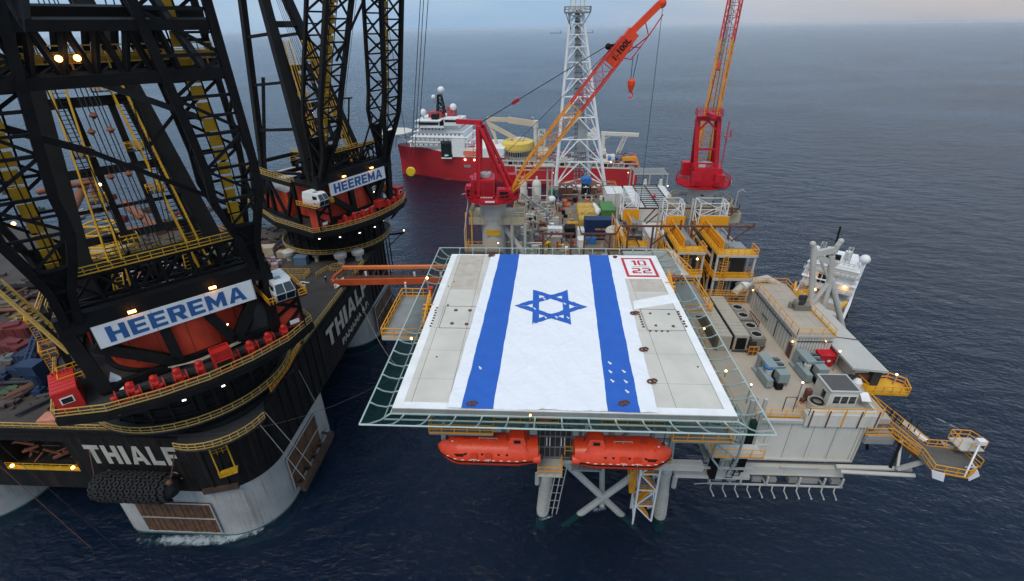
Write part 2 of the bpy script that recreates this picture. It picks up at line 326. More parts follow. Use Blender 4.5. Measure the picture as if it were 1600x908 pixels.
# ================================================================== SEA
def sea_material():
    """water: mirror reflection over a dark blue body that lets a little light through to what stands in it"""
    m = bpy.data.materials.new('sea_water'); m.use_nodes = True; t = m.node_tree; n = t.nodes; l = t.links; n.clear()
    g = n.new('ShaderNodeNewGeometry')
    def noise(sc, sx, sy, det, rot=0.5, rough=0.5):
        mp = n.new('ShaderNodeMapping'); mp.inputs['Rotation'].default_value = (0,0,rot); mp.inputs['Scale'].default_value = (sx, sy, 1); l.new(g.outputs['Position'], mp.inputs[0])
        z = n.new('ShaderNodeTexNoise'); z.inputs['Scale'].default_value = sc; z.inputs['Detail'].default_value = det; z.inputs['Roughness'].default_value = rough; l.new(mp.outputs[0], z.inputs['Vector']); return z.outputs['Fac']
    def mul(a, k):
        q = n.new('ShaderNodeMath'); q.operation = 'MULTIPLY'; l.new(a, q.inputs[0]); q.inputs[1].default_value = k; return q.outputs[0]
    def addn(a, c):
        q = n.new('ShaderNodeMath'); l.new(a, q.inputs[0]); l.new(c, q.inputs[1]); return q.outputs[0]
    h = addn(addn(mul(noise(0.055, 1, 1.5, 3, 0.8), 2.4), mul(noise(0.13, 1, 1.9, 5, 0.3, 0.55), 1.9)), mul(noise(0.7, 1, 1.6, 5, 0.75, 0.6), 0.8))
    bp = n.new('ShaderNodeBump'); bp.inputs['Strength'].default_value = 1.0; bp.inputs['Distance'].default_value = 0.55; l.new(h, bp.inputs['Height'])
    body = n.new('ShaderNodeBsdfDiffuse'); body.inputs['Color'].default_value = (0.0018, 0.011, 0.034, 1)
    tr = n.new('ShaderNodeBsdfTransparent'); tr.inputs['Color'].default_value = (0.12, 0.92, 0.85, 1)
    mb = n.new('ShaderNodeMixShader'); mb.inputs[0].default_value = 0.42; l.new(body.outputs[0], mb.inputs[1]); l.new(tr.outputs[0], mb.inputs[2])
    gl = n.new('ShaderNodeBsdfGlossy'); l.new(bp.outputs[0], gl.inputs['Normal'])
    pr = n.new('ShaderNodeMapRange'); pr.inputs[1].default_value = 0.3; pr.inputs[2].default_value = 0.7; pr.inputs[3].default_value = 0.12; pr.inputs[4].default_value = 0.26
    l.new(noise(0.005, 1, 2, 3, 0.2), pr.inputs[0]); l.new(pr.outputs[0], gl.inputs['Roughness'])
    fr = n.new('ShaderNodeFresnel'); fr.inputs['IOR'].default_value = 1.33; l.new(bp.outputs[0], fr.inputs['Normal'])
    mx_ = n.new('ShaderNodeMixShader'); l.new(fr.outputs[0], mx_.inputs[0]); l.new(mb.outputs[0], mx_.inputs[1]); l.new(gl.outputs[0], mx_.inputs[2])
    o = n.new('ShaderNodeOutputMaterial'); l.new(mx_.outputs[0], o.inputs['Surface']); return m
SEA = sea_material()
b = MB(); R0 = 60000
b.poly([(R0*cos(2*pi*i/96), R0*sin(2*pi*i/96), 0) for i in range(96)]); sea = b.build('sea', SEA, kind='structure')
sea['label'] = 'dark blue open sea with small waves reaching the horizon'
DEEP = bpy.data.materials.new('deep_water'); DEEP.use_nodes = True; n_ = DEEP.node_tree.nodes; l_ = DEEP.node_tree.links; n_.clear()
df = n_.new('ShaderNodeBsdfDiffuse'); df.inputs['Color'].default_value = (0.002, 0.011, 0.032, 1); tq = n_.new('ShaderNodeBsdfTransparent'); tq.inputs['Color'].default_value = (0.3, 0.8, 0.8, 1)
mq = n_.new('ShaderNodeMixShader'); mq.inputs[0].default_value = 0.3; l_.new(df.outputs[0], mq.inputs[1]); l_.new(tq.outputs[0], mq.inputs[2]); oq = n_.new('ShaderNodeOutputMaterial'); l_.new(mq.outputs[0], oq.inputs[0])
b = MB(); b.poly([(R0*cos(2*pi*i/96), R0*sin(2*pi*i/96), -3.2) for i in range(96)]); b.build('sea_depth', DEEP, kind='structure')  # added half-clear sheet, imitates light fading with depth
b = MB(); b.poly([(R0*cos(2*pi*i/96), R0*sin(2*pi*i/96), -6.5) for i in range(96)]); b.build('dark_depth_sheet', mat('deep_dark', (0.003, 0.012, 0.032), .9, var=.05, spec=0), kind='structure')  # added opaque dark sheet standing in for unlit deep water, no real bottom
# foam where the swell meets the hulls
def foam_material():
    m = bpy.data.materials.new('foam'); m.use_nodes = True; t = m.node_tree; n = t.nodes; l = t.links; b = n['Principled BSDF']
    b.inputs['Base Color'].default_value = (0.42, 0.5, 0.55, 1); b.inputs['Roughness'].default_value = 0.8
    g = n.new('ShaderNodeNewGeometry'); z = n.new('ShaderNodeTexNoise'); z.inputs['Scale'].default_value = 0.55; z.inputs['Detail'].default_value = 9; z.inputs['Roughness'].default_value = 0.72
    z.inputs['Distortion'].default_value = 0.8
    l.new(g.outputs['Position'], z.inputs['Vector'])
    at_ = n.new('ShaderNodeAttribute'); at_.attribute_name = 'edge'
    q = n.new('ShaderNodeMath'); q.operation = 'MULTIPLY'; l.new(z.outputs['Fac'], q.inputs[0]); l.new(at_.outputs['Fac'], q.inputs[1])
    r = n.new('ShaderNodeValToRGB'); r.color_ramp.elements[0].position = 0.4; r.color_ramp.elements[1].position = 0.62; r.color_ramp.elements[1].color = (0.75,)*3 + (1,)
    l.new(q.outputs[0], r.inputs[0]); l.new(r.outputs[0], b.inputs['Alpha']); return m
FOAM = foam_material()
def foam(name, pts, w, amp, label):
    """a strip of broken foam along a path, fading at both edges"""
    v = []; f = []; ed = []; n = len(pts)
    K = (-1, -.5, 0, .5, 1)
    for i, p in enumerate(pts):
        p = Vector((p[0], p[1], 0)); a = Vector((*pts[max(0,i-1)][:2], 0)); c = Vector((*pts[min(n-1,i+1)][:2], 0)); d = (c-a).normalized(); s = Vector((-d.y, d.x, 0))
        ww = w * (1 if len(pts[i]) < 3 else pts[i][2]); en = min(1, 2.5*min(i, n-1-i)/(n-1)+0.15)
        for k in K: v.append(p + s*k*ww + Vector((0,0,0.03))); ed.append(amp*en*(1-k*k))
    for i in range(n-1):
        for k in range(4): a = i*5+k; f.append((a, a+1, a+6, a+5))
    me = bpy.data.meshes.new(name); me.from_pydata([tuple(q) for q in v], [], f); me.materials.append(FOAM)
    at_ = me.attributes.new('edge', 'FLOAT', 'POINT'); at_.data.foreach_set('value', ed)
    o = bpy.data.objects.new(name, me); COL.objects.link(o); tag(o, label, 'sea foam', None, 'stuff'); return o
foam('sea_foam', [(-79,54),(-74,52.4),(-70,52),(-65,52.2),(-60,52.4),(-56,52.6),(-51,54.6),(-48,58),(-46.6,64),(-46,70)], 1.9, 1.25, 'broken white foam along the waterline of the near pale column')
foam('sea_foam', [(-112,66),(-104,62),(-98,66),(-92,72),(-86,80),(-80,88)], 6.5, 1.15, 'white wash spreading between the two pale columns of the crane vessel')
foam('sea_foam', [(-48,116),(-45,126),(-44,136),(-42,146)], 1.6, 1.1, 'thin foam beside the far pale column of the crane vessel')
foam('sea_foam', [(88,94),(91,90),(94,86),(98,82)], 1.1, .95, 'faint whitecap streak on the sea beyond the outboard platform')
foam('sea_foam', [(112,98),(116,94),(121,92)], 1.0, .95, 'faint whitecap at the right edge of the view')
foam('sea_foam', [(-.4,59.6),(1.6,59.0),(3.4,59.8),(3.6,61.6)], .55, 1.15, 'thin foam round the left jacket leg')
foam('sea_foam', [(21.4,59.8),(23.3,59.1),(25.2,60)], .55, 1.15, 'thin foam round the right jacket leg')
foam('sea_foam', [(10,60),(11.5,61.5),(13,62),(15,61)], 1.0, 1.2, 'foam swirling round the crossing of the jacket braces')
foam('sea_foam', [(-84,304),(-70,299),(-56,290),(-40,281)], 1.2, 1.1, 'thin bow wave along the red hull of the supply ship')

# ================================================================== JACKET + TOPSIDE
t = thing('jacket', (12.5, 80, -6), 'pale steel jacket with ribbed legs and crossed braces standing in the sea under the platform', 'jacket')
JL = {'a': ((1.6,60.6,0),(3.6,61.5,30)), 'b': ((23.3,60.8,0),(22.0,61.5,30)), 'c': ((1.6,102,0),(3.6,101,30)), 'd': ((23.5,102,0),(22,101,30))}
JM = mat('jacket_pale_paint', (0.46, 0.45, 0.4), 0.6, var=0.1, streak=0.25, rc=(0.28,0.25,0.18), scale=0.4)
for k, (p, q) in JL.items():
    p, q = Vector(p), Vector(q); d = (q-p)/30
    b = MB(); b.tube(p-d*9, q, 1.1, 20); lg = b.build('leg', JM, t, smooth=True)
    r_ = MB()
    for i in range(7): c = p + d*(0.8+i*0.85); r_.tube(c, c+d*0.14, 1.19, 20)
    r_.tube(p+d*11, p+d*11.6, 1.24, 20); r_.build('ring', JM, lg, smooth=True)
def jp(k, z): p, q = Vector(JL[k][0]), Vector(JL[k][1]); return p + (q-p)*(z/30)
for a, za, c, zc in (('a',16,'b',-9),('b',16,'a',-9),('a',16,'c',-8),('c',16,'a',-8),('b',16,'d',-8),('d',16,'b',-8),('c',16,'d',-9),('d',16,'c',-9),('a',16,'b',16),('a',16,'c',16),('b',16,'d',16),('c',16,'d',16)):
    b = MB(); b.tube(jp(a,za), jp(c,zc), 0.62, 14); b.build('brace', JM, t, smooth=True)
b = MB(); b.tube((12.6,61,1.5),(13.1,74,15.8),0.5,12); b.build('brace', JM, t, smooth=True)
b = MB()
for x in (3.6, 4.5, 5.3): b.tube((x+.3,59.4,14),(x-1.2,59.2,1.5),0.09,6)
for z in range(3,15,2): b.beam((3.2+z*.07-1.0,59.3,z),(5.6+z*.07-1.3,59.3,z),.08)
b.build('riser_guard', LGREY, t)
for x, y in ((0.5,60.2),(24.6,60.4)):
    b = MB(); b.tube((x,y,8.2),(x,y,10.8),0.42,10); b.build('anode', JM, t)

t = thing('production_platform', (12, 80, 16), 'beige production platform topside with cellar decks, white front wall and yellow handrails', 'oil platform')
b = MB(); b.box(20.6,40.8,44,66,39.3,40); b.box(20.6,37.4,66.0,70.5,39.3,40); b.build('main_deck', PDECK, t)
b = MB(); b.box(-6,37.4,70.5,91,39.3,40); b.box(-6,20.6,66,70.5,39.3,40); b.box(-6,32.6,91,121.5,39.3,40); b.box(3,22,121.5,139,39.3,40); b.box(-9,20.6,42,66,39.3,39.9); b.build('rear_deck', RDECK, t)
b = MB(); b.box(-5,21,50,120,29.4,30); b.build('cellar_deck', MGREY, t)
b = MB()
for y in (43,52,63): b.beam((-8.6,y,38.4),(20,y,38.4),0.9,1.6)
for y in (52,63): b.beam((21,y,38.4),(40,y,38.4),0.9,1.6)
for y in (74,90): b.beam((-5.6,y,38.4),(37,y,38.4),0.9,1.6)
for y in (106,120.5): b.beam((-5.6,y,38.4),(32,y,38.4),0.9,1.6)
b.beam((3.5,138,38.4),(21.5,138,38.4),.9,1.6)
for x in (-5,8,20): b.beam((x,44,38.35),(x,120,38.35),0.8,1.5)
b.beam((30,52,38.35),(30,120,38.35),.8,1.5)
for x in (-4,4,12,20):
    for y in (51,66,90,115): b.beam((x,y,30),(x,y,39.3),0.7)
for a, c in ((-4,4),(4,12),(12,20)):
    for y in (51,66,90): b.beam((a,y,30.2),(c,y,39),0.4)
for y in (66,90,115): b.beam((-4,y,30.2),(-4,y+20,39),0.4)
b.build('deck_beams', LGREY, t)
# white front wall under the right-hand deck
b = MB(); b.box(25.3,38.0,43.72,44.0,33.7,39.6); b.box(37.7,38.0,44.0,60,33.7,39.6); wl = b.build('front_wall', WALL, t)
b = MB(); b.box(25.2,38.1,43.5,43.72,33.5,33.7); b.box(25.15,25.35,43.55,43.72,33.7,39.6); b.box(37.95,38.15,43.55,43.72,33.7,39.6); b.box(25.2,30.7,43.3,43.72,39.65,40.05); b.build('wall_trim', LGREY, t)
b = MB()
for i in range(5): x = 27.2+i*2.6; b.box(x, x+.05, 43.69, 43.72, 33.8, 39.5)
b.build('wall_seam', MGREY, wl)
b = MB(); b.box(21.2,37.2,42.9,43.5,32.0,33.0); b.box(29.5,34,42.7,42.9,33.1,33.3); b.build('lower_beam', LGREY, t)
# raised kerb on which the control cabin stands
b = MB(); b.box(30.9,39.0,43.4,44.4,39.2,40.9); b.box(38.9,39.1,44.4,49,39.2,40.9); b.build('kerb_wall', WALL, t)
for x in (31.4, 33.3, 35.0, 36.8, 38.7):
    b = MB(); b.box(x-.05,x+.05,43.28,43.4,39.1,41.6); b.build('kerb_post', ORY if x in (35.0,) else BROWN, t)
# handrails of the platform
b = MB(); rail(b, [(31.0,43.35,40.9),(39.05,43.35,40.9),(39.1,46,40.9)], sp=2.0); rail(b, [(30.8,45.5,40),(31.0,43.35,40.9)]); b.build('handrail', ORY, t)
b = MB(); rail(b, [(25.4,43.95,40),(30.6,43.95,40)], toe=True, sp=1.7); rail(b, [(24.2,62,40),(23.2,52,40),(23.6,46,40)], sp=2); b.build('handrail', ORY, t)
b = MB(); rail(b, [(38.6,57,40),(40.5,53,40),(40.8,49,40)], sp=1.5); b.build('handrail', ORY, t)
b = MB(); rail(b, [(-5.9,91,40),(-5.9,121.4,40),(3,121.4,40),(3,138.9,40),(22,138.9,40),(22,121.4,40),(32.5,121.4,40),(32.5,103,40)], sp=2.2); b.build('handrail', ORY, t)
b = MB(); rail(b, [(-4.8,50.2,30),(20.8,50.2,30)], sp=2); b.build('handrail', ORY, t)
# front walkways just under the helideck, with yellow rails
b = MB(); b.box(-9.6,-3.8,32.2,34.4,47.6,47.75); b.box(-3.8,2.2,34.3,36,47.2,47.35); b.box(6.2,12.2,34.3,36,47.2,47.35); b.box(12.2,17.4,32.2,34.4,47.4,47.55); b.build('walkway', MGREY, t)
b = MB(); rail(b, [(-9.6,34.3,47.7),(-9.6,32.25,47.7),(-3.8,32.25,47.7),(-3.8,34.3,47.7)], sp=1.2, toe=True); rail(b, [(-3.8,34.35,47.3),(2.2,34.35,47.3)], sp=1.2, toe=True)
rail(b, [(6.2,34.35,47.3),(12.2,34.35,47.3)], sp=1.2, toe=True); rail(b, [(12.2,34.3,47.5),(12.2,32.25,47.5),(17.4,32.25,47.5),(17.4,34.3,47.5)], sp=1.2, toe=True); b.build('handrail', ORY, t)
# central muster block between the lifeboats
b = MB(); b.box(.25,3.6,34.6,40,42.2,47.6); b.build('muster_block', DGREY, t)
b = MB()
for i in range(7): x = .45+i*.5; b.box(x,x+.06,34.5,34.6,42.2,47.5)
for z in (42.6,44,45.4,46.8): b.box(.25,3.6,34.48,34.6,z,z+.07)
b.build('grating', MGREY, t)
b = MB(); b.box(.4,1.5,34.3,34.5,47.62,48.4); b.build('red_panel', RED, t)
b = MB()
for x in (1.1,1.4,2.5,2.8): b.box(x,x+.1,34.3,34.45,44.4,45.4)
b.build('white_post', WHITE, t)
b = MB(); b.box(-5.2,4.2,34.4,36,42.0,42.25); b.box(.3,2.6,32.4,34.5,42.3,42.5); b.box(-2,2.6,36,36.6,40.6,40.8); b.build('lower_platform', LGREY, t)
b = MB(); rail(b, [(.3,34,42.5),(.3,32.4,42.5),(2.6,32.4,42.5),(2.6,34,42.5)], sp=.8); rail(b, [(-.4,35,43.4),(-.4,34.2,43.4),(.4,34.2,43.4)], sp=.7); rail(b, [(2.9,34.2,43.4),(3.7,34.2,43.4),(3.7,35.2,43.4)], sp=.7); b.build('handrail', ORY, t)
b = MB(); b.box(3.6,6.6,33.8,35.4,41.6,41.8)
for i in range(7): b.box(3.65+i*.48,3.71+i*.48,33.7,33.8,41.8,43.0)
b.build('stair_landing', MGREY, t)
b = MB(); b.box(6.4,17.4,36.2,37.0,39.4,40.2); b.box(6.4,17,36.0,36.2,40.25,40.5); b.build('walkway_beam', LGREY, t)
b = MB(); rail(b, [(6.6,36.1,40.3),(14,36.1,40.3)], sp=1.5); b.build('handrail', ORY, t)
# steelwork and pipes behind the lifeboats, on the right of the helideck supports
b = MB(); random.seed(3)
for i in range(9): x = 19.4+i*.62; b.tube((x,38.5+i*.3,36.8),(x,38.5+i*.3,46-random.random()*3),0.11+.05*(i%3),6)
for z in (38,40,42): b.tube((18.8,39,z),(25.2,39.6,z),0.12,6)
for z in (37.2,38.6): b.box(19,25.2,40,42.5,z,z+.12)
b.build('pipework', LGREY, t)
b = MB(); b.box(18.9,19.5,37.5,38.5,36.8,45.5); b.box(22.4,22.9,38.6,39.2,36.8,44); b.build('black_column', BLACK, t)
b = MB(); ladder(b, (21.0,37.8,36.8),(21.9,38.4,41),(1,0,0),.7,.45,.05); ladder(b, (21.9,38.1,36.8),(22.9,38.6,41),(1,0,0),.6,.45,.05); b.build('ladder', BLACK2, t)
b = MB(); b.box(15.4,23.4,38,39.6,36.3,36.8); b.box(16.0,23.4,37.8,38,38.0,38.2); b.build('lower_gallery', LGREY, t)
b = MB(); lattice(b, [[(17.2,34.6,z),(19.6,34.6,z),(19.6,37.4,z),(17.2,37.4,z)] for z in (43,45,47.4)], .16, .1); b.beam((17.2,34.6,43),(19.0,34.6,40.6),.16); b.beam((19.6,34.6,43),(19.0,34.6,40.6),.16); b.build('support_frame', SLATE, t)
b = MB(); b.box(17.2,22.2,34.9,36.6,42.8,43.0); b.build('walkway', LGREY, t)
b = MB(); rail(b, [(16.6,35,45.4),(17.3,34.8,43.0),(22.1,34.8,43.0)], sp=1.1, toe=True); b.build('handrail', ORY, t)
# clutter below the deck edge
b = MB(); random.seed(11)
for i in range(120):
    x = random.uniform(-9,21); y = random.uniform(51,62); z = random.choice((30,30,30.1,30.05)); s = random.uniform(.5,2)
    b.cbox((x,y,z+s*.5),(s,s*random.uniform(.5,1.6),s),random.random())
b.build('process_equipment', MGREY, t, kind='stuff')

# ------------------------------------------------------------------ pipe rack with drip hooks under the front wall
t = thing('pipe_rack', (29,42,27), 'pale pipe rack with eleven bent outlets hanging over the sea below the white wall', 'pipe rack')
b = MB()
for x in (21.4,25.1,28.2,32.0,34.9,37.0): b.beam((x,42.3,32),(x,42.3,30.6),.18)
for z, y in ((30.6,42.3),(30.6,44.6),(31.9,42.8),(31.9,44.6)): b.beam((21.2,y,z),(37.2,y,z),.18)
for x in (21.4,24,28.2,32,35,37): b.beam((x,42.3,30.6),(x,46,30.6),.15)
b.build('rack_frame', LGREY, t)
b = MB()
for i, x in enumerate((21.9,23.6,26.6,28.4,31.0,32.2,33.3,36.0)):
    b.box(x,x+1.1,42.6,43.3,30.7,31.3); b.box(x+.1,x+1.0,43.6,45,30.7,31.5)
b.build('valve_box', MGREY, t)
for i in range(11):
    x = 21.7+i*1.47
    b = MB(); b.path([(x,42.3,30.6),(x-.1,42.1,29.9),(x+.42,41.9,28.9)],0.07,6); b.ball((x+.42,41.9,28.85),.12,6,4); b.build('outlet_pipe', LGREY, t)
b = MB(); b.path([(21.3,42.3,30.6),(19.6,42.2,30.5)],.06); b.path([(21,42.3,31.6),(19.2,42.3,31.5)],.06); b.build('side_pipe', LGREY, t)

# ================================================================== STAIR TOWER at the water
t = thing('stair_tower', (21,58,1), 'open steel stair tower with yellow flights beside the right jacket leg', 'stair tower')
b = MB(); X0,X1,Y0,Y1 = 18.0,21.2,58.8,61.4
zs = [1,5,9,13,17,21,25]
lattice(b, [[(X0,Y0,z),(X1,Y0,z),(X1,Y1,z),(X0,Y1,z)] for z in zs], .3, .2); b.beam((X0,Y0,-.5),(X0,Y0,30),.24); b.build('tower_frame', WHITE, t)
for i, z in enumerate(zs[1:]):
    b = MB(); b.box(X0,X1,Y0,Y1,z,z+.12); b.build('landing', MGREY, t)
    b = MB(); rail(b, [(X0,Y0,z+.1),(X1,Y0,z+.1)], sp=1.2, toe=True); b.build('handrail', ORY, t)
    b = MB(); a, c = (X0+.3,X1-.4) if i % 2 else (X1-.4,X0+.3)
    for y in (Y0+.5,Y0+1.5): b.beam((a,y,z-3.9),(c,y,z),.12,.3)
    for s in range(12): p = Vector((a,Y0+1,z-3.9)).lerp(Vector((c,Y0+1,z)), s/12); b.box(p.x-.14,p.x+.14,Y0+.5,Y0+1.5,p.z,p.z+.05)
    b.build('stair_flight', ORY, t)
b = MB()
for k in range(7):
    x = 15.2+k*.42; b.beam((x,59.6,19.5+(k%2)),(16.8+k*.14,59.4,7.5),.13); b.beam((x,60.2,19.5),(x+.5,59.6,14-k*.4),.09)
for k in range(6): b.beam((15.4+k*.25,59.6,18-k*2.0),(17.6,59.6,17.5-k*2.0),.1)
b.build('yellow_trellis', ORY, t)
# ================================================================== HELIDECK
HX0, HX1, HY0, HY1, HZ = -12.1, 16.5, 30.7, 62.5, 52.0
t = thing('helideck', (2.2, 46.6, 48), 'grey helideck with white border, red number box and green net, above the lifeboats', 'helideck')
b = MB(); b.box(HX0,HX1,HY0,HY1,51.35,51.94); b.build('deck_slab', MGREY, t)
xs = [HX0+.02,-10.6,-7.4,-4.2,-1.0,2.2,5.4,8.6,11.75,15.6,HX1-.02]; ys = [HY0+.02,34.7,39.2,43.3,47.8,52.0,56.0,59.4,HY1-.02]
for i in range(len(xs)-1):
    for j in range(len(ys)-1):
        st = (j in (5,6,7) and i in (1,)) or (i in (8,9) and j in (5,))
        b = MB(); b.box(xs[i]+.02,xs[i+1]-.02,ys[j]+.02,ys[j+1]-.02,51.93,52.0-.001*((i*3+j)%3)); b.build('deck_panel', HSTAIN if st else HDECK, t)
b = MB(); z0, z1 = 52.004, 52.006; w = .85
b.box(HX0+.05,HX0+w,HY0+.05,HY1-.05,z0,z1); b.box(HX1-w,HX1-.05,HY0+.05,HY1-.05,z0,z1); b.box(HX0+w,HX1-w,HY0+.05,HY0+w,z0,z1); b.box(HX0+w,HX1-w,HY1-.35,HY1-.05,z0,z1); b.build('white_border', LINE, t)
b = MB(); b.add([(11.0,47.7,z1),(11.2,49.6,z1),(15.66,51.3,z1),(15.66,49.2,z1)],[(3,2,1,0)]); b.build('white_stripe', LINE, t)
b = MB(); b.box(11.0,15.66,55.3,62.1,z0,z1); nb = b.build('number_panel', LINE, t)
b = MB(); zz = z1+.004
for q in ((11.5,15.6,61.2,61.6),(11.5,15.6,55.8,56.3),(11.5,11.85,56.3,61.2),(15.25,15.6,56.3,61.2),(12.5,14.9,58.72,58.86)): b.box(*q, zz, zz+.002)
b.build('red_border', MARKR, nb)
block_letters('10', (13.7,59.25,zz), (1,0,0), (0,1,0), 1.55, 1.9, MARKR, nb, ext=.002)
block_letters('22', (13.65,56.85,zz), (1,0,0), (0,1,0), 1.55, 2.5, MARKR, nb, ext=.002)
# hatch seams with their row of dark bolts
def hatch(x0,x1,y0,y1, pads):
    b = MB()
    for q in ((x0,x1,y0,y0+.05),(x0,x1,y1,y1+.05),(x0,x0+.05,y0,y1),(x1,x1+.05,y0,y1)): b.box(*q, 52.004, 52.012)
    b.build('hatch_seam', DGREY, t)
    for (x,y,r) in pads:
        b = MB(); b.lathe((x,y,52.01),[(r,0),(r*.9,.09),(0.01,.1)],8); b.build('bolt', BROWN, t)
random.seed(5)
hatch(-10.4,-6.9,43.2,47.8,[(-9.1,46.9,.22),(-7.5,46.9,.22),(-9.1,44.1,.22),(-7.5,44.0,.22),(-10.2,48,.12)]+[(-11.35+random.uniform(-.05,.05),43.5+i*.55,.12) for i in range(8)])
hatch(11.6,15.6,43.4,47.7,[(12.6,46.8,.15),(14.6,46.7,.15),(12.7,44.3,.15),(14.5,44.2,.18)]+[(11.35,44+i*.5,.13) for i in range(7)]+[(15.75+random.uniform(-.1,.1),44.2+i*.5,.15) for i in range(7)]+[(11.9+i*.6,43.2,.12) for i in range(4)])
random.seed(9)
for _ in range(5):
    b = MB(); x = random.choice((random.uniform(-11.2,-7.8), random.uniform(11.6,15.3))); y = random.uniform(33,60); b.lathe((x,y,52.01),[(.1,0),(.08,.05),(0.01,.06)],6); b.build('tie_down_ring', DGREY, t)
# safety net: curved arms, outer tube, green netting
NETM = mat('green_net', (0.008, 0.06, 0.045), 0.85, alpha=0.24, spec=0.05, var=0.1)
NETF = mat('pale_green_steel', (0.42, 0.5, 0.46), 0.5, var=0.1)
OX0, OX1, OY0, OY1 = -14.2, 18.7, 28.7, 64.7; NZ = 52.0
IX0, IX1, IY0, IY1 = HX0-.1, HX1+.1, HY0-.1, HY1+.1
b = MB(); o = [(OX0,OY0),(OX1,OY0),(OX1,OY1),(OX0,OY1)]; i_ = [(IX0,IY0),(IX1,IY0),(IX1,IY1),(IX0,IY1)]
for k in range(4):
    a, c = o[k], o[(k+1)%4]; b.tube((*a,NZ),(*c,NZ),.07,8)
    a, c = i_[k], i_[(k+1)%4]; b.beam((*a,51.5),(*c,51.5),.12)
    if k in (0,1,3): b.beam(((a[0]*.75+o[k][0]*.25),(a[1]*.75+o[k][1]*.25),51.3),((c[0]*.75+o[(k+1)%4][0]*.25),(c[1]*.75+o[(k+1)%4][1]*.25),51.3),.09)
b.build('net_edge_tube', NETF, t)
def arm(a, c):
    a, c = Vector(a), Vector(c); m = a.lerp(c,.35); m.z -= .3; m2 = a.lerp(c,.7); m2.z -= .28
    b = MB(); b.path([a,m,m2,c],.07,6); b.build('net_arm', NETF, t)
for k in range(13): x = IX0+1.2+k*(IX1-IX0-2.4)/12; xo = OX0+2.2+k*(OX1-OX0-4.4)/12; arm((x,IY0,51.5),(xo,OY0,NZ))
for k in range(15): x = IX0+1+k*(IX1-IX0-2)/14; arm((x,IY1,51.5),(x,OY1,NZ))
for k in range(17):
    y = IY0+1+k*(IY1-IY0-1.5)/16
    if not 44 < y < 53: arm((IX0,y,51.5),(OX0,y-.2,NZ))
    if not 51 < y < 58: arm((IX1,y,51.5),(OX1,y-.2,NZ))
for a, c in zip(i_, o): arm((*a,51.5),(*c,NZ))
b = MB()
for k in range(4):
    A, B, C_, D = i_[k], i_[(k+1)%4], o[(k+1)%4], o[k]; n = 16
    for q in range(n):
        r = []
        for (P,Q,s) in ((A,D,q),(B,C_,q)): pass
        s0, s1 = q/n, (q+1)/n
        L = lambda P,Q,s: (P[0]+(Q[0]-P[0])*s, P[1]+(Q[1]-P[1])*s)
        p0, p1, p2, p3 = L(A,B,s0), L(A,B,s1), L(D,C_,s1), L(D,C_,s0)
        m0 = L(p0,p3,.5); m1 = L(p1,p2,.5)
        b.add([(*p0,51.45),(*p1,51.45),(*m1,51.6),(*m0,51.6)],[(0,1,2,3)]); b.add([(*m0,51.6),(*m1,51.6),(*p2,51.97),(*p3,51.97)],[(0,1,2,3)])
b.build('safety_net', NETM, t)
b = MB()
for x in (-9,-3,3,9,15): b.beam((x,32,50.6),(x,61,50.6),.35,1.3)
for y in (33,38,44,50,56,61): b.beam((-11.3,y,50.5),(16,y,50.5),.3,1.0)
for x in (-9.5,-3.2,7.8,14): 
    for y in (37,46,56): b.beam((x,y,40),(x,y,50),.5)
for x in (-9.5,-3.2,7.8): b.beam((x,37,41),(x+5,37,50),.3); b.beam((x,37,47),(x,33,50.2),.3)
b.build('support_beams', SLATE, t)
b = MB()
for x in (-8.3, 13.6): b.tube((x,33.5,49.2),(x,33.5,50.3),.5,12)
b.build('drain_pot', LGREY, t)

# ================================================================== FLAG
import mathutils.noise as mn
t = thing('flag', (1.6, 46.5, 52.02), 'huge white flag with two blue stripes and blue star spread over the grey helideck', 'flag')
def flag_h(x, y):
    v = Vector((x*.35, y*.35, 3.1)); a = mn.noise(v)*.07 + mn.noise(Vector((x*.9+y*.5, y*.3, 8)))*.06 + abs(mn.noise(Vector((x*1.5, y*1.7, 1))))*.07
    c = (x*.8 + y*.55 + mn.noise(Vector((x*.3,y*.3,5)))*3) ; a += max(0, 1-abs((c % 3.7)-1.8)*5)*.055
    c2 = (x*.9 - y*.8 + mn.noise(Vector((x*.25,y*.25,9)))*3); a += max(0, 1-abs((c2 % 5.3)-2)*4)*.05
    a += max(0, 1-abs((x % 1.78)-.9)*14)*.03
    return 52.075 + a
FLU = [0,.02,.05,.1-.02,.105,.12,.15,.18,.21,.24,.256] ; 
cols = []
def seg_(a, b_, n): return [a+(b_-a)*i/n for i in range(n)]
# fractions across the width where colours change
s1a, s1b, s2a, s2b = .068, .222, .765, .917
cols = seg_(0,s1a,10)+seg_(s1a,s1b,22)+seg_(s1b,s2a,78)+seg_(s2a,s2b,22)+seg_(s2b,1,12)+[1]
NR = 210; v = []; f = []; mi = []
for j in range(NR+1):
    y = 30.82 + (62.35-30.82)*j/NR; k = j/NR; xa = -7.4+(1.0)*k + .02*sin(y*.9)+.012*sin(y*2.3); xb = 10.1+(1.3)*k + .02*sin(y*1.1+1)+.01*sin(y*3.1)
    for u in cols: x = xa+(xb-xa)*u; v.append((x, y + .02*sin(x*1.4)*(1-k), flag_h(x,y)))
n = len(cols)
for j in range(NR):
    for i in range(n-1):
        a = j*n+i; f.append((a,a+1,a+n+1,a+n)); um = (cols[i]+cols[i+1])/2; mi.append(1 if (s1a<um<s1b or s2a<um<s2b) else 0)
FW = mat('flag_white_cloth', (0.78, 0.79, 0.82), 0.85, var=0.02, spec=0.15, bump=0.15, fine=9); FB = mat('flag_blue_cloth', (0.034, 0.125, 0.48), 0.85, var=0.08, spec=0.15, bump=0.15, fine=9)
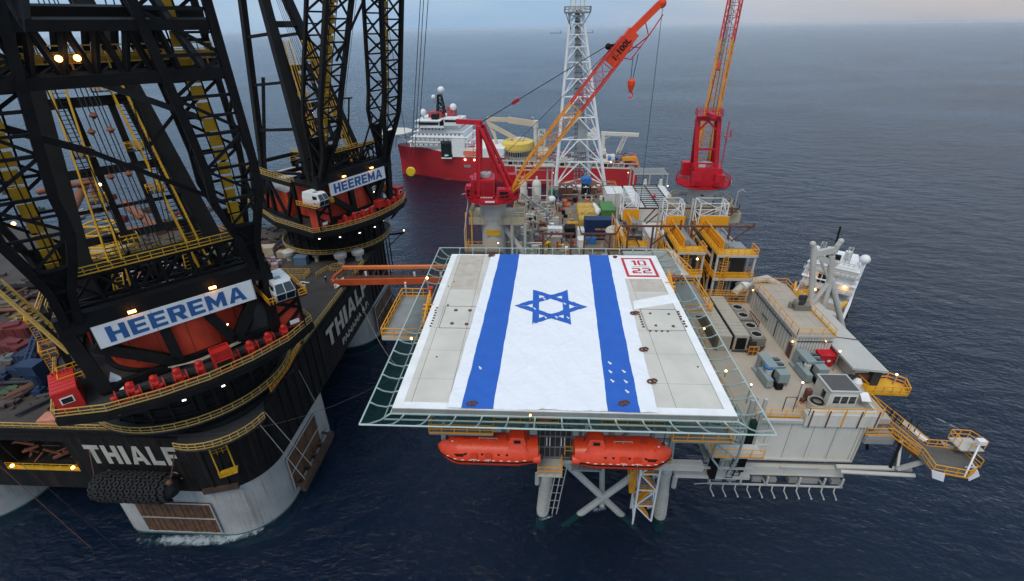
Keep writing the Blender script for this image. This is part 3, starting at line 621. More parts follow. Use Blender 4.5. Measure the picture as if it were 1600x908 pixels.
me = bpy.data.meshes.new('cloth'); me.from_pydata(v, [], f); me.materials.append(FW); me.materials.append(FB); me.polygons.foreach_set('material_index', mi); me.polygons.foreach_set('use_smooth',[True]*len(f))
cl = bpy.data.objects.new('cloth', me); COL.objects.link(cl); adopt(cl, t)
b = MB(); cx, cy, Rx, Ry = 1.65, 47.95, 4.15, 4.5
def star_bar(p, q, w=.72):
    p, q = Vector((*p,0)), Vector((*q,0)); d = (q-p).normalized(); s = Vector((-d.y,d.x,0)); n_ = 150
    if s.dot(Vector((cx,cy,0))-p) < 0: s = -s
    L = (q-p).length; vs = []; fs = []
    for i in range(n_+1):
        for jj in range(9):
            k = jj/8; off = k*w; ins = off*1.732
            pos = p.lerp(q, 0) + d*(ins+(L-2*ins)*i/n_) + s*off
            vs.append((pos.x,pos.y,flag_h(pos.x,pos.y)+.035))
    for i in range(n_):
        for jj in range(8): a = i*9+jj; fs.append((a,a+9,a+10,a+1))
    b.add(vs, fs)
for base in (0, 180):
    P = [(cx+Rx*cos(radians(base+120*i)), cy+Ry*sin(radians(base+120*i))) for i in range(3)]
    for i in range(3): star_bar(P[i], P[(i+1)%3])
so = b.build('star_emblem', FB, t, smooth=False)
for p in so.data.polygons:
    if p.normal.z < 0: p.flip()
# small white ties and dark shackles holding the cloth
def tie(x, y, label):
    b = MB(); b.cbox((x,y,flag_h(x,y)+.06),(.11,.34,.08),.5); b.cbox((x+.08,y-.16,flag_h(x,y)+.08),(.19,.13,.1),.3); b.build('white_tie', SKIN, None, label=label, cat='tie', group='white ties on the flag')
for n_, (px, py, w_) in enumerate([(850,467,'upper left edge of the star'),(882,475,'upper right side of the star'),(835,483,'left side of the star'),(852,497,'lower left arm of the star'),(869,496,'bottom middle of the star'),(835,507,'lower left tip of the star'),(887,497,'lower right arm of the star'),(750,576,'lower part of the left blue stripe')]):
    p = at(px,py,z=52.1); tie(p.x,p.y,'small white tie lying on the '+w_)
for (px,py,w_) in [(952,568,'highest'),(953,581,'second highest on the left side'),(974,581,'highest on the right side'),(956,596,'lowest on the left side'),(977,597,'second on the right side'),(979,612,'lowest')]:
    p = at(px,py,z=52.1); tie(p.x,p.y,'small white tie on the right blue stripe, '+w_+' of six')
def shackle(px, py, w_, n_=2):
    p = at(px,py,z=52.1); b = MB()
    for k in range(n_):
        c = (p.x+k*.34-.15, p.y+.1*k, 52.16)
        for i in range(10):
            a0, a1 = 2*pi*i/12, 2*pi*(i+1)/12; b.tube((c[0]+.24*cos(a0),c[1]+.24*sin(a0),c[2]),(c[0]+.24*cos(a1),c[1]+.24*sin(a1),c[2]),.09,6)
    b.build('shackle', BROWN, None, label=w_, cat='shackle', group='shackles weighing down the flag edge')
shackle(737,632,'rusty shackle at the foot of the left blue stripe'); shackle(975,631,'dark shackle at the foot of the right blue stripe')
shackle(768,400,'dark shackle on the far left corner of the flag'); shackle(963,402,'dark shackle on the far right edge of the flag',1)
shackle(991,490,'dark shackle on the right flag edge beside the hatch'); shackle(1006,547,'dark shackle halfway down the right flag edge'); shackle(1019,597,'pair of rusty shackles low on the right flag edge')
# ------------------------------------------------------------------ landings beside the helideck
def landing(name, x0, x1, y0, y1, z, label, side):
    t = thing(name, ((x0+x1)/2,(y0+y1)/2,z-.3), label, 'stair landing')
    b = MB(); b.box(x0,x1,y0,y1,z-.25,z); b.build('floor_plate', MGREY, t)
    b = MB(); b.box(x0-.03,x1+.03,y0-.06,y0,z-.4,z+.05); b.box(x0-.06,x0,y0,y1,z-.4,z+.05); b.build('edge_beam', LGREY, t)
    b = MB(); xo, xi = (x0,x1) if side < 0 else (x1,x0)
    rail(b, [(xi,y1,z),(xo,y1,z),(xo,y0,z),(xi,y0,z)], sp=1.3, toe=True, r=.045); b.build('handrail', ORY, t)
    b = MB(); xs_ = xi - side*.5
    for y in (y0+1.0, y0+2.0):
        b.beam((xs_,y,z),(xs_,y+3.6,52),.08,.26); rail(b, [(xs_,y,z),(xs_,y+1.8,z+1),(xs_,y+3.6,52)], sp=1.2, r=.045)
    for s in range(7): b.box(xs_-.6,xs_+.6,y0+1+s*.5,y0+1.3+s*.5,z+.2+s*.26,z+.25+s*.26)
    b.build('stair_flight', ORY, t)
    return t
lt = landing('stair_landing', -17.0, -13.0, 44.0, 53.3, 50.2, 'grey landing with orange-yellow handrails on the left side of the helideck', -1)
b = MB(); b.box(-13.6,-12.9,52.4,53.1,50.2,51.8); b.build('hose_cabinet', RED, lt)
landing('stair_landing', 17.0, 20.6, 50.2, 57.8, 50.2, 'grey landing with orange-yellow handrails on the right side of the helideck', 1)
b = MB(); b.box(12.6,18.4,58,66.5,50.6,50.9); b.box(16.7,20.0,57.8,66,51,51.25); b.build('walkway_panel', LGREY, None, label='pale grey walkway panels beyond the red number box at the helideck corner', cat='walkway')
b = MB(); rail(b,[(20.1,58,51.2),(18.6,66,51.2)],sp=1.3,toe=True,r=.045); b.build('handrail', ORY, None, label='slanting orange handrail behind the right corner of the helideck', cat='handrail')

# ================================================================== PEOPLE standing by the helideck
def person(p, face, top, legs, helmet, label, lean=0.0, arm=0.0):
    t = thing('person', p, label, 'person')
    me = bpy.data.meshes.new('body'); 
    J = [(0,0,.95),(0,0,1.2),(0,-.01,1.42),(0,0,1.53),(0,-.02,1.68),(.11,0,.9),(.12,-.05*1,.5),(.13,.04,.08),(.13,-.12,.04),(-.11,0,.9),(-.12,.03,.5),(-.13,.08,.08),(-.13,-.08,.04),
         (.2,0,1.4),(.27,.03,1.13),(.25,-.1-arm*.1,.9+arm*.2),(-.2,0,1.4),(-.27,.02,1.13),(-.25,-.12,.92)]
    E_ = [(0,1),(1,2),(2,3),(3,4),(0,5),(5,6),(6,7),(7,8),(0,9),(9,10),(10,11),(11,12),(2,13),(13,14),(14,15),(2,16),(16,17),(17,18)]
    R_ = [.16,.15,.17,.06,.11,.1,.075,.055,.05,.1,.075,.055,.05,.075,.055,.04,.075,.055,.04]
    me.from_pydata(J, E_, []); o = bpy.data.objects.new('body', me); COL.objects.link(o)
    md = o.modifiers.new('s','SKIN'); sv_ = me.skin_vertices[0].data
    for q, r in zip(sv_, R_): q.radius = (r, r)
    sv_[0].use_root = True; o.modifiers.new('u','SUBSURF').levels = 1
    dg = bpy.context.evaluated_depsgraph_get(); m2 = bpy.data.meshes.new_from_object(o.evaluated_get(dg)); bpy.data.objects.remove(o)
    Mx = Matrix.Translation(p) @ Matrix.Rotation(face,4,'Z') @ Matrix.Rotation(lean,4,'X'); m2.transform(Mx)
    m2.materials.clear(); [m2.materials.append(q) for q in (top, legs, mat('skin',(.45,.26,.18),.6))]
    iv = Mx.inverted(); m2.polygons.foreach_set('use_smooth',[True]*len(m2.polygons))
    for pl in m2.polygons:
        c = iv @ pl.center; pl.material_index = 2 if (c.z > 1.5 or (abs(c.x)>.2 and c.z<1.0)) else (0 if c.z > .92 else 1)
    bo = bpy.data.objects.new('body', m2); COL.objects.link(bo); adopt(bo, t)
    b = MB(Mx); b.lathe((0,-.02,1.74),[(.15,0),(.125,.02),(.11,.09),(.05,.13),(.01,.135)],10); b.build('helmet', helmet, t, smooth=True)
NAVY = mat('navy_overall',(0.02,0.03,0.07),.8); HIV = mat('hivis_red',(0.6,0.05,0.03),.7); OVW = mat('pale_overall',(0.5,0.5,0.48),.8)
person((-16.6,53.6,50.2-0.0), 2.0, OVW, OVW, WHITE, 'person in pale overalls at the outer corner of the left landing')
person((17.6,56.6,50.2), -2.2, HIV, NAVY, RED, 'person in red jacket on the landing right of the number box')
person((18.6,56.9,50.2), 1.0, HIV, OVW, WHITE, 'person in red top and pale trousers at the far end of the right landing')

# ================================================================== LIFEBOATS
def lifeboat(xb, xs_, y, z, label):
    """bow at xb, stern at xs_"""
    sg = 1 if xs_ > xb else -1; L = abs(xs_-xb)
    t = thing('lifeboat', ((xb+xs_)/2,y,z-1.6), label, 'lifeboat', 'lifeboats hanging below the helideck')
    N_ = 26; n = 28; secs = []
    def prof(s):   # half width, keel depth, top height
        w = 1.55*min(1,(max(s,0.0)/.22))**.55 if s < .22 else (1.55 if s < .8 else 1.55-(s-.8)*1.6)
        lo = -1.25 + 1.0*max(0,1-s/.18)**2 + (.35*(s-.8)/.2 if s > .8 else 0)
        hi = 1.35 - 1.0*max(0,1-s/.2)**1.8 - (.25*(s-.85)/.15 if s > .85 else 0)
        return max(.06,w), lo, hi
    for k in range(N_+1):
        s = k/N_; s = s**1.35 if s < .5 else s; w, lo, hi = prof(k/N_); x = xb + sg*L*(k/N_)
        q = []
        for i in range(n):
            a = 2*pi*i/n; c, s_ = cos(a), sin(a)
            yy = w*(abs(c)**.72)*(1 if c>0 else -1); zz = (hi*(abs(s_)**.85) if s_>0 else lo*(abs(s_)**.9))
            if s_ > 0.1: yy *= (1-.14*s_)
            q.append((x, y+yy, z+zz))
        secs.append(q)
    b = MB(); b.loft(secs); b.build('hull_shell', ORANGE, t, smooth=True)
    b = MB()
    for k in range(N_):
        w0 = prof(k/N_)[0]; w1 = prof((k+1)/N_)[0]; x0 = xb+sg*L*k/N_; x1 = xb+sg*L*(k+1)/N_
        for sd in (-1,1): b.beam((x0,y+sd*(w0+.02),z-.12),(x1,y+sd*(w1+.02),z-.12),.09,.11)
    b.build('rubbing_strake', BLACK, t)
    xc = xs_-sg*1.9
    b = MB(); b.loft([[(xc-.8,y-.95,z+1.0),(xc+.8,y-.95,z+1.0),(xc+.8,y+.95,z+1.0),(xc-.8,y+.95,z+1.0)],[(xc-.8,y-.8,z+1.5),(xc+.8,y-.8,z+1.5),(xc+.8,y+.8,z+1.5),(xc-.8,y+.8,z+1.5)],[(xc-.6,y-.6,z+2.0),(xc+.6,y-.6,z+2.0),(xc+.6,y+.6,z+2.0),(xc-.6,y+.6,z+2.0)]])
    b.loft([[(xc-1.0,y-1.15,z+.9),(xc+1.0,y-1.15,z+.9),(xc+.9,y+.9,z+1.2),(xc-.9,y+.9,z+1.2)],[(xc-.55,y-.85,z+1.35),(xc+.55,y-.85,z+1.35),(xc+.5,y+.7,z+1.6),(xc-.5,y+.7,z+1.6)]])
    ck = b.build('cockpit', ORANGE, t)
    b = MB(); b.box(xc-.3,xc+.3,y-.84,y-.78,z+1.55,z+1.85); b.build('window', GLASS, ck)
    for hx in (.38,.52):
        x = xb+sg*L*hx; b = MB(); b.box(x-.3,x+.3,y-1.62,y-1.4,z+.15,z+.8); h_ = b.build('side_hatch', ORANGE, t)
        b = MB(); b.box(x-.26,x+.26,y-1.64,y-1.62,z+.2,z+.26); b.box(x-.03,x+.03,y-1.64,y-1.62,z-.02,z+.2); b.build('handle', WHITE, h_)
    b = MB()
    for i in range(11):
        x = xb+sg*L*(.12+.075*i); w = prof(.12+.075*i)[0]; b.box(x-.14,x+.14,y-w-.03,y-w+.02,z+.04,z+.09)
    for i in range(4): x = xb+sg*L*(.16+.045*i); b.box(x-.08,x+.08,y-.5,y-.42,z+1.2,z+1.3)
    b.build('reflective_tape', WHITE, t)
    b = MB(); b.beam((xb+sg*L*.42,y-.2,z+1.5),(xb+sg*L*.6,y-.2,z+1.5),.05); 
    for q in (.42,.51,.6): b.beam((xb+sg*L*q,y-.2,z+1.3),(xb+sg*L*q,y-.2,z+1.5),.05)
    b.build('grab_rail', LGREY, t)
    b = MB()
    for i in range(6): x = xb+sg*L*(.3+.08*i); b.box(x-.09,x+.09,y-1.46,y-1.38,z+.62,z+.76)
    xm = xb+sg*L*.24; b.box(xm-.5,xm+.5,y-1.5,y-1.42,z+.62,z+.68); b.box(xm-.35,xm+.35,y-1.53,y-1.45,z+.46,z+.52)
    b.build('dark_marking', BLACK2, t, kind='stuff')
    b = MB()
    for i in range(9): x = xb+sg*L*(.2+.07*i); b.box(x-.03,x+.03,y-.9,y-.84,z+1.12,z+1.2)
    for q in (.3,.55,.72): x = xb+sg*L*q; b.box(x-.3,x+.3,y-.35,y+.35,z+1.3,z+1.42)
    b.build('roof_fitting', mat('lifeboat_dark_orange',(.5,.05,.02),.5), t, kind='stuff')
    b = MB(); b.lathe((xs_-sg*.12,y-.95,z-.1),[(.01,-.35),(.42,-.35),(.45,0),(.42,.35),(.01,.35)],16,'x'); b.build('rescue_hatch', ORANGE, t)
    b = MB(); b.lathe((xs_+sg*.25,y,z-.75),[(.34,-.1),(.38,0),(.34,.2)],12,'x'); b.build('propeller_guard', DGREY, t)
    b = MB()
    for q in (.1,.9): x = xb+sg*L*q; b.tube((x,y,z+1.0),(x,y,z+3.3),.045,6); b.box(x-.12,x+.12,y-.12,y+.12,z+.95,z+1.25)
    b.build('lifting_hook', DGREY, t)
    return t
lifeboat(-9.1, .3, 32.9, 45.35, 'left orange lifeboat with pointed bow to the left, below the helideck')
lifeboat(12.6, 3.5+.15, 32.9, 45.35, 'right orange lifeboat with pointed bow to the right, below the helideck')
for xa, xb2, w_ in ((-8.2,-.7,'left'),(4.6,11.7,'right')):
    t = thing('davit', ((xa+xb2)/2,35,41.5), 'grey fixed davit frame carrying the %s lifeboat' % w_, 'davit')
    for x in (xa, xb2):
        b = MB(); b.beam((x,36.3,41.5),(x,36.3,48.9),.35,.5); b.beam((x,36.3,48.8),(x,32.3,48.9),.3,.45); b.build('davit_arm', SLATE, t)
    b = MB(); b.beam((xa,36.2,46),(xb2,36.2,46),.25); b.build('cross_beam', SLATE, t)
# ================================================================== RIGHT-HAND DECK
def add_box_seams(mb, x0, x1, y, z0, z1, n, w=.06, d=.03):
    for i in range(1,n): x = x0+(x1-x0)*i/n; mb.box(x-w/2,x+w/2,y-d,y,z0,z1)
t = thing('equipment_building', (37,62,40), 'long grey clad equipment building with beige flat roof and orange handrails', 'building')
b = MB(); b.box(34.3,38.9,55.0,69.5,40,43.8); w_ = b.build('wall', WALL, t)
b = MB(); add_box_seams(b,34.3,38.9,55.0,40.1,43.7,12); 
for i in range(1,18): y = 55+14.5*i/18; b.box(34.27,34.3,y-.03,y+.03,40.1,43.7)
b.build('cladding_seam', MGREY, w_)
b = MB(); b.box(34.1,39.1,54.8,69.7,43.8,44.05); rf = b.build('roof', PDECK, t)
for i in range(4):
    for j in range(6):
        b = MB(); b.box(34.2+i*1.21,35.36+i*1.21,54.95+j*2.44,57.3+j*2.44,44.05,44.07+.004*((i+j)%3)); b.build('roof_panel', PDECK, rf)
b = MB(); rail(b, [(34.2,55,44.05),(34.2,69.5,44.05),(39,69.5,44.05),(39,55,44.05),(34.2,55,44.05)], sp=1.9, toe=False, r=.035); b.build('handrail', ORY, t)
b = MB(); b.box(39.0,39.2,55,67,44,44.25); b.build('edge_plate', YEL, t)
for dy, z1_ in ((55.3,42.2),(66.5,42.2)):
    b = MB(); b.box(34.24,34.3,dy,dy+1.1,40.1,z1_); d_ = b.build('door', BROWN if dy<60 else LGREY, t); b = MB(); b.box(34.2,34.24,dy+.15,dy+.25,41,41.2); b.build('handle', DGREY, d_)
b = MB(); b.tube((34.15,56,43.3),(34.15,69,43.3),.07,6); b.tube((34.4,54.9,43.2),(38.9,54.9,43.2),.07,6); b.tube((34.2,60.3,40.4),(34.2,60.3,43),.05,6); b.tube((34.2,63,41.5),(34.2,65,41.5),.06,6); b.build('conduit', DGREY, t)
b = MB(); b.beam((40.6,66,44),(40.6,66,46),.15); b.beam((39.3,67,43),(40.2,69,44.8),.3); rail(b,[(39.2,66,44),(40.6,66,44),(40.9,68.5,44)],sp=.7); rail(b,[(39.4,67,43),(40.6,70,43)],sp=.6); b.build('stair_head', ORY, t)
t = thing('roof_ventilator', (37.6,62,44.05), 'greyish brown ventilator unit standing on the beige roof', 'ventilator')
VB = mat('unit_brown_grey',(0.2,0.18,0.15),.6,var=.2)
b = MB(); b.box(36.7,38.9,61.3,62.6,44.07,44.9); b.build('casing', VB, t)
b = MB(); b.box(37.4,38.4,62.1,62.5,44.9,46.1); b.box(37.2,37.9,61.5,62.2,44.9,45.5); b.build('hood', DGREY, t); b = MB(); b.lathe((36.9,61.9,44.9),[(.4,0),(.4,.5),(.2,.8),(.01,.8)],10); b.lathe((36.5,62.3,44.07),[(.3,0),(.3,.9),(.01,.95)],10); b.build('fan_housing', VB, t)
t = thing('annex_building', (41,58,38), 'low annex with wide pale sloping roof at the outer side of the equipment building', 'building')
b = MB(); b.add([(39.2,50.3,42.5),(43.1,49.7,42.5),(43.1,67.5,42.7),(39.2,67,42.7),(39.2,50.3,42.2),(43.1,49.7,42.2),(43.1,67.5,42.4),(39.2,67,42.4)],[(0,1,2,3),(7,6,5,4),(0,4,5,1),(1,5,6,2),(2,6,7,3),(3,7,4,0)]); rf = b.build('roof', LGREY, t)
b = MB(); b.box(40.2,42.9,51,66.5,37.5,42.2); b.build('wall', WALL, t)
b = MB(); b.box(40.3,42,50.7,51,38,41.2); b.build('door', BROWN, t); b = MB(); b.box(39.4,40.3,50.5,51.2,38.5,40.8); b.box(41.9,42.9,50.2,51.4,38,41.9); b.build('equipment_stack', DGREY, t)
b = MB(); b.path([(39.5,57.2,42.85),(41,56.9,42.6),(43.4,56.2,42.7)],.06,5); b.path([(39.6,61,42.9),(41.2,61.6,42.7)],.04,5); b.build('roof_cable', DGREY, t)
b = MB(); b.lathe((40.2,50.0,40),[(.5,0),(.55,.6),(.3,1),(.01,1.1)],10); b.build('white_drum', WHITE, t)
# AC cassettes
p1 = [at(1107,464,z=42.6), at(1127,529,z=42.6)]
def long_unit(name, x0, x1, y0, y1, z0, z1, m, label, cat, ribs, grp=None, skew=-.12):
    t = thing(name, ((x0+x1)/2,(y0+y1)/2,z0), label, cat, grp)
    Mx = Matrix.Translation((x0,y0,0)) @ Matrix(((1,skew*-1*0,0,0),(0,1,0,0),(0,0,1,0),(0,0,0,1)))
    b = MB(Mx); b.box(0,x1-x0,0,y1-y0,z0,z1-.12); b.build('casing', m, t)
    n = ribs; L = (y1-y0)/n
    for i in range(n): b = MB(Mx); b.box(-.05,x1-x0+.05,i*L+.03,(i+1)*L-.03,z1-.12,z1); b.build('roof_panel', m, t)
    return t, Mx
t, Mx = long_unit('cooler_unit', 25.2, 26.9, 57.0, 68.2, 40.05, 42.4, BEIGE, 'beige ribbed cooler unit nearest the helideck', 'cooler', 11, 'beige ribbed cooler units')
t, Mx = long_unit('cooler_unit', 27.3, 29.2, 57.0, 68.2, 40.05, 42.6, BEIGE, 'beige ribbed cooler unit beside the fan condensers', 'cooler', 13, 'beige ribbed cooler units')
b = MB(); b.box(26.9,27.3,57.2,68,40.3,42.3); b.box(27.6,28.9,56.9,57.0,40.4,42.2); b.build('black_duct', BLACK, t)
b = MB(); b.box(24.9,25.2,57.1,68,40.1,41.9); b.build('side_panel', BROWN, t)
for k, (y0, y1) in enumerate(((57.6,62.1),(62.7,67.4))):
    t = thing('fan_condenser', (30.6,(y0+y1)/2,40.05), 'grey condenser with two round fans, %s the pair' % ('nearer of' if k==0 else 'farther of'), 'condenser', 'twin fan condensers')
    b = MB(); b.box(30.0,31.9,y0,y1,40.3,41.7); b.build('casing', VB, t); b = MB(); b.box(29.6,30.0,y0,y1,40.2,41.5); b.box(30.1,31.8,y0+.1,y1-.1,40.05,40.3); b.build('coil_panel', DGREY, t)
    for i in range(2):
        yc = y0+(y1-y0)*(i+.5)/2; b = MB(); b.lathe((30.95,yc,41.7),[(.78,0),(.78,.14),(.68,.14),(.68,.02),(.01,.02)],20); fn = b.build('fan_ring', LGREY, t)
        b = MB(); b.lathe((30.95,yc,41.73),[(.66,0),(.01,.0)],20); b.ball((30.95,yc,41.78),.16,8,5)
        for q in range(5): a = q*2*pi/5; b.beam((30.95,yc,41.8),(30.95+.6*cos(a),yc+.6*sin(a),41.8),.22,.03)
        b.build('fan_blade', BLACK2, fn)
b = MB(); b.path([(27.2,56.8,40.2),(29.5,56.7,40.2),(31,56.9,40.2),(31.8,57.4,40.6)],.12,6); b.box(29.3,30.2,56.6,56.7,40.5,41.9); b.build('pipe_run', DGREY, None, label='dark pipe run along the end of the beige coolers', cat='pipes')
t = thing('pallet_rack', (29.6,56.4,40), 'small rack with orange rails holding a dark red bin', 'rack'); b = MB(); b.box(29.1,30.2,56.0,56.5,40.2,41.3); b.build('bin', BROWN, t); b = MB(); rail(b,[(29,55.9,40.1),(30.3,55.9,40.1)],sp=.6,h=1.4); b.build('rack_rail', ORY, t)
b = MB()
for i in range(7): b.beam((32.9+.02*i,66-.5*i,40.1),(33.1+.02*i,66-.5*i,41.2),.08)
b.beam((32.9,66.2,41.2),(33.1,62.8,41.2),.1); b.beam((32.9,66.2,40.4),(33.1,62.8,40.4),.1); b.build('barrow_frame', BROWN, None, label='brown slatted frame leaning near the grey building wall', cat='frame')
# transformers
def transformer(x, y, label, blue):
    t = thing('transformer', (x,y,40), label, 'transformer', 'slate grey transformers')
    M = Matrix.Translation((x,y,40)) @ Matrix.Rotation(radians(4),4,'Z')
    b = MB(M); b.box(-1.5,-.75,-2.0,.7,.25,1.35); b.box(-1.4,1.4,-1.6,2.2,.0,.28); b.build('base', SLATE, t)
    b = MB(M); b.box(-.9,.35,-.6,2.3,1.9,2.35); b.box(-.9,-.7,1.4,2.3,.3,1.9); b.box(-.7,.2,.7,2.1,.3,1.9); b.build('main_tank', SLATE, t)
    b = MB(M); b.box(-.1,1.2,-1.9,-.7,.8,2.1); b.box(.9,1.6,-1.4,-.6,.3,1.5); b.build('control_cubicle', SLATE, t)
    for i in range(5): b = MB(M); b.box(.45,1.45,-.35+i*.5,-.18+i*.5,.4,2.15); b.build('radiator_fin', DSLATE if i%2 else SLATE, t)
    b = MB(M); b.box(.4,1.5,-.45,2.2,.3,.5); b.box(.35,1.5,-.5,2.2,.4,1.9-.9); b.build('radiator_base', DSLATE, t)
    b = MB(M); b.lathe((-.75,-.5,.9),[(.01,0),(.42,0),(.42,1.0),(.01,1.02)],14); b.build('oil_tank', LGREY, t)
    if blue: b = MB(M); b.lathe((-.75,-.3,1.92),[(.48,0),(.48,.3),(.3,.4),(.01,.4)],14); b.build('blue_cap', LBLUE, t)
    b = MB(M); b.box(-.35,.45,-2.3,-1.5,.1,.8); b.box(-.9,-.2,-1.4,-.7,.3,1.1); b.build('cable_box', BLACK2, t)
transformer(30.0, 51.0, 'slate grey transformer with a blue cap on its tank, standing alone in the open deck', True)
transformer(35.3, 52.2, 'slate grey transformer without blue cap, between the red skip and the control cabin', False)
t = thing('skip_bin', (38.2,54.4,40), 'bright red square bin against the end of the grey building', 'bin')
b = MB(); b.loft([[(37.4,53.7,40.05),(39,53.7,40.05),(39,55.3,40.05),(37.4,55.3,40.05)],[(37.2,53.5,41.8),(39.2,53.5,41.8),(39.2,55.5,41.8),(37.2,55.5,41.8)]]); b.build('body', CRED, t); b = MB(); b.box(37.15,39.25,53.45,55.55,41.8,41.95); b.build('lid', CRED, t); b = MB(); b.box(38.1,38.5,53.44,53.5,41.0,41.3); b.build('notice', WHITE, t)
# control cabin
t = thing('control_cabin', (35.5,46.6,40), 'small grey control cabin with dark flat roof and three square windows', 'cabin')
b = MB(); b.box(33.9,37.1,45.2,48.2,40.02,42.9); cw = b.build('wall', WALL, t)
b = MB(); b.box(33.75,37.25,45.05,48.35,42.9,43.0); rf = b.build('roof', LGREY, t); b = MB(); b.box(34.0,37.0,45.3,48.1,43.0,43.05); b.build('roof_felt', ROOFD, rf)
for i in range(3):
    x = 34.42+i*.88; b = MB(); b.box(x-.06,x+.76,45.14,45.2,41.2,42.3); wn = b.build('window', WHITE, t); b = MB(); b.box(x,x+.7,45.1,45.14,41.26,42.24); b.build('pane', GLASS, wn)
b = MB(); b.box(33.84,33.9,45.8,46.6,41.2,42.3); wn = b.build('window', LGREY, t); b = MB(); b.box(33.81,33.84,45.86,46.54,41.26,42.24); b.build('pane', GLASS, wn)
t = thing('cable_drum', (33.0,45.4,40), 'round grey drum with a coiled black hose inside, left of the control cabin', 'drum')
b = MB(); b.lathe((33.0,45.6,40.02),[(.95,0),(1.0,1.1),(.93,1.1),(.88,.1),(.01,.1)],22); b.build('tub', LGREY, t)
b = MB()
for i in range(20): a0, a1 = 2*pi*i/20, 2*pi*(i+1)/20; b.tube((33+.6*cos(a0),45.6+.6*sin(a0),41.1),(33+.6*cos(a1),45.6+.6*sin(a1),41.1),.12,6)
b.build('hose_coil', BLACK2, t)
for (x,y,m,l) in ((37.9,47.2,WHITE,'white panel leaning flat right of the control cabin, farther one'),(38.5,45.9,WHITE,'white panel lying right of the control cabin, nearer one')):
    b = MB(); b.add([(x-.5,y-.35,41.3),(x+.5,y-.45,41.3),(x+.35,y+.35,42.0),(x-.55,y+.45,42.0),(x-.5,y-.35,41.22),(x+.5,y-.45,41.22),(x+.35,y+.35,41.9),(x-.55,y+.45,41.9)],[(0,1,2,3),(7,6,5,4),(0,4,5,1),(1,5,6,2),(2,6,7,3),(3,7,4,0)]); b.build('panel_board', m, None, label=l, cat='panel')
b = MB(); b.box(32.4,33,46.8,47.4,40,41.6); b.box(31.7,32.1,46.3,46.7,40,40.7); b.build('valve_stand', BROWN, None, label='brown valve stand behind the hose drum', cat='valve')
b = MB(); b.beam((29.0,45.0,40),(29.0,45.0,42.1),.08); b.beam((30.2,45,40),(30.2,45,42.1),.08); b.beam((29,45,42.1),(30.2,45,42.1),.06); b.build('gate_frame', DGREY, None, label='thin dark gate frame behind the front handrail', cat='gate')
lamp((31.6,47.0,42.6), False, .2, 2.6, 'lit lamp on a post left of the hose drum'); lamp((25.3,46.2,42.8), False, .16, 2.8, 'lamp post near the helideck corner of the open deck')
lamp((38.9,53.0,43.0), False, .2, 3.0, 'lit lamp on a post beside the red bin')
lamp((34.0,55.2,42.9), True, .18, .5, 'warm lamp over the near door of the grey building'); lamp((34.0,69.0,43.2), True, .2, .5, 'warm lamp at the far corner of the grey building'); lamp((38.0,54.8,43.3), True, .1, .4, 'small warm lamp above the red bin')

# ------------------------------------------------------------------ grey gantry frame with horns
t = thing('gantry_frame', (45.5,66,38), 'tall grey tubular gantry frame with two curved horns on top, beyond the annex roof', 'gantry')
Y = 66.0
P = lambda px, py, y=Y: at(px,py,y=y)
b = MB()
for a, c, r in (((1266,480),(1272,388),.42),((1268,476),(1296,440),.36),((1296,440),(1300,400),.42),((1284,488),(1297,442),.4),((1318,520),(1299,436),.42)):
    b.tube(P(*a), P(*c), r, 12)
b.build('leg', LGREY, t, smooth=True)
b = MB(); b.beam(P(1271,397),P(1307,390),.55,.9); b.beam(P(1277,401),P(1307,414),.4,.8); b.tube(P(1283,408),P(1295,438),.2,8); b.tube(P(1303,396),P(1302,412),.2,8); b.build('cross_beam', LGREY, t)
for pts in (((1272,397),(1273,390),(1270,381)),((1304,394),(1308,385),(1314,377))):
    b = MB(); b.path([P(*q) for q in pts], .38, 8); b.ball(P(*pts[-1]), .42, 8, 6); b.build('horn', LGREY, t, smooth=True)

# ------------------------------------------------------------------ outboard walkway and platform
t = thing('outboard_walkway', (43,44,36), 'grey walkway with orange rails leading down to a small outboard platform over the sea', 'walkway')
b = MB()
A0, A1 = Vector((40.8,48.6,38)), Vector((42.4,40.4,38)); B0, B1 = Vector((42.1,49.6,38)), Vector((43.9,41.9,38))
b.poly([A0,A1,B1,B0], .15); b.poly([(41.9,40.6,38.02),(42.0,38.2,38.02),(45.0,37.5,38.02),(47.4,39.0,38.02),(47.2,41.2,38.02),(44.0,42.2,38.02)], .15)
b.build('floor_grating', mat('grating_dark',(.1,.095,.085),.8,var=.3,rust=.3,rc=(.09,.05,.03)), t)
b = MB()
for k in range(16):
    p_=A0.lerp(A1,k/16); q_=B0.lerp(B1,k/16); b.beam(p_+Vector((0,0,.12)),q_+Vector((0,0,.12)),.07); b.beam(p_-Vector((0,0,.5)),q_-Vector((0,0,.2)),.1)
b.beam(A0-Vector((0,0,.5)),A1-Vector((0,0,.5)),.25); b.beam(B0-Vector((0,0,.3)),B1-Vector((0,0,.3)),.25); b.build('floor_beam', BROWN, t)
b = MB(); b.box(38.2,41.2,43.0,46.2,38.0,38.2); b.box(38,41.2,42.9,43.3,37.2,38.0); b.build('side_deck', MGREY, t)
b = MB(); rail(b, [A0,A1,(42.0,38.2,38.1),(45.0,37.5,38.1),(46.2,38.2,38.1)], sp=1.1, toe=True); b.build('handrail', ORY, t)
b = MB(); rail(b, [(38,43.2,38.2),(40.8,43.3,38.2),(41.9,40.4,38.2)], sp=1.2, toe=True); rail(b, [(38.3,44.6,38.2),(40.6,44.6,38.2)], sp=1.3); b.build('handrail', ORY, t)
b = MB(); rail(b, [B0,B1,(45.6,41.7,38.1),(47.2,41.2,38.1),(47.4,39.0,38.1)], sp=1.1, toe=True); rail(b,[(45.9,40.6,39.4),(45.9,42.1,39.4),(47.8,42.0,39.4),(48.4,40.4,39.4),(46.6,40.1,39.4)],sp=.8); b.build('handrail', ORY, t)
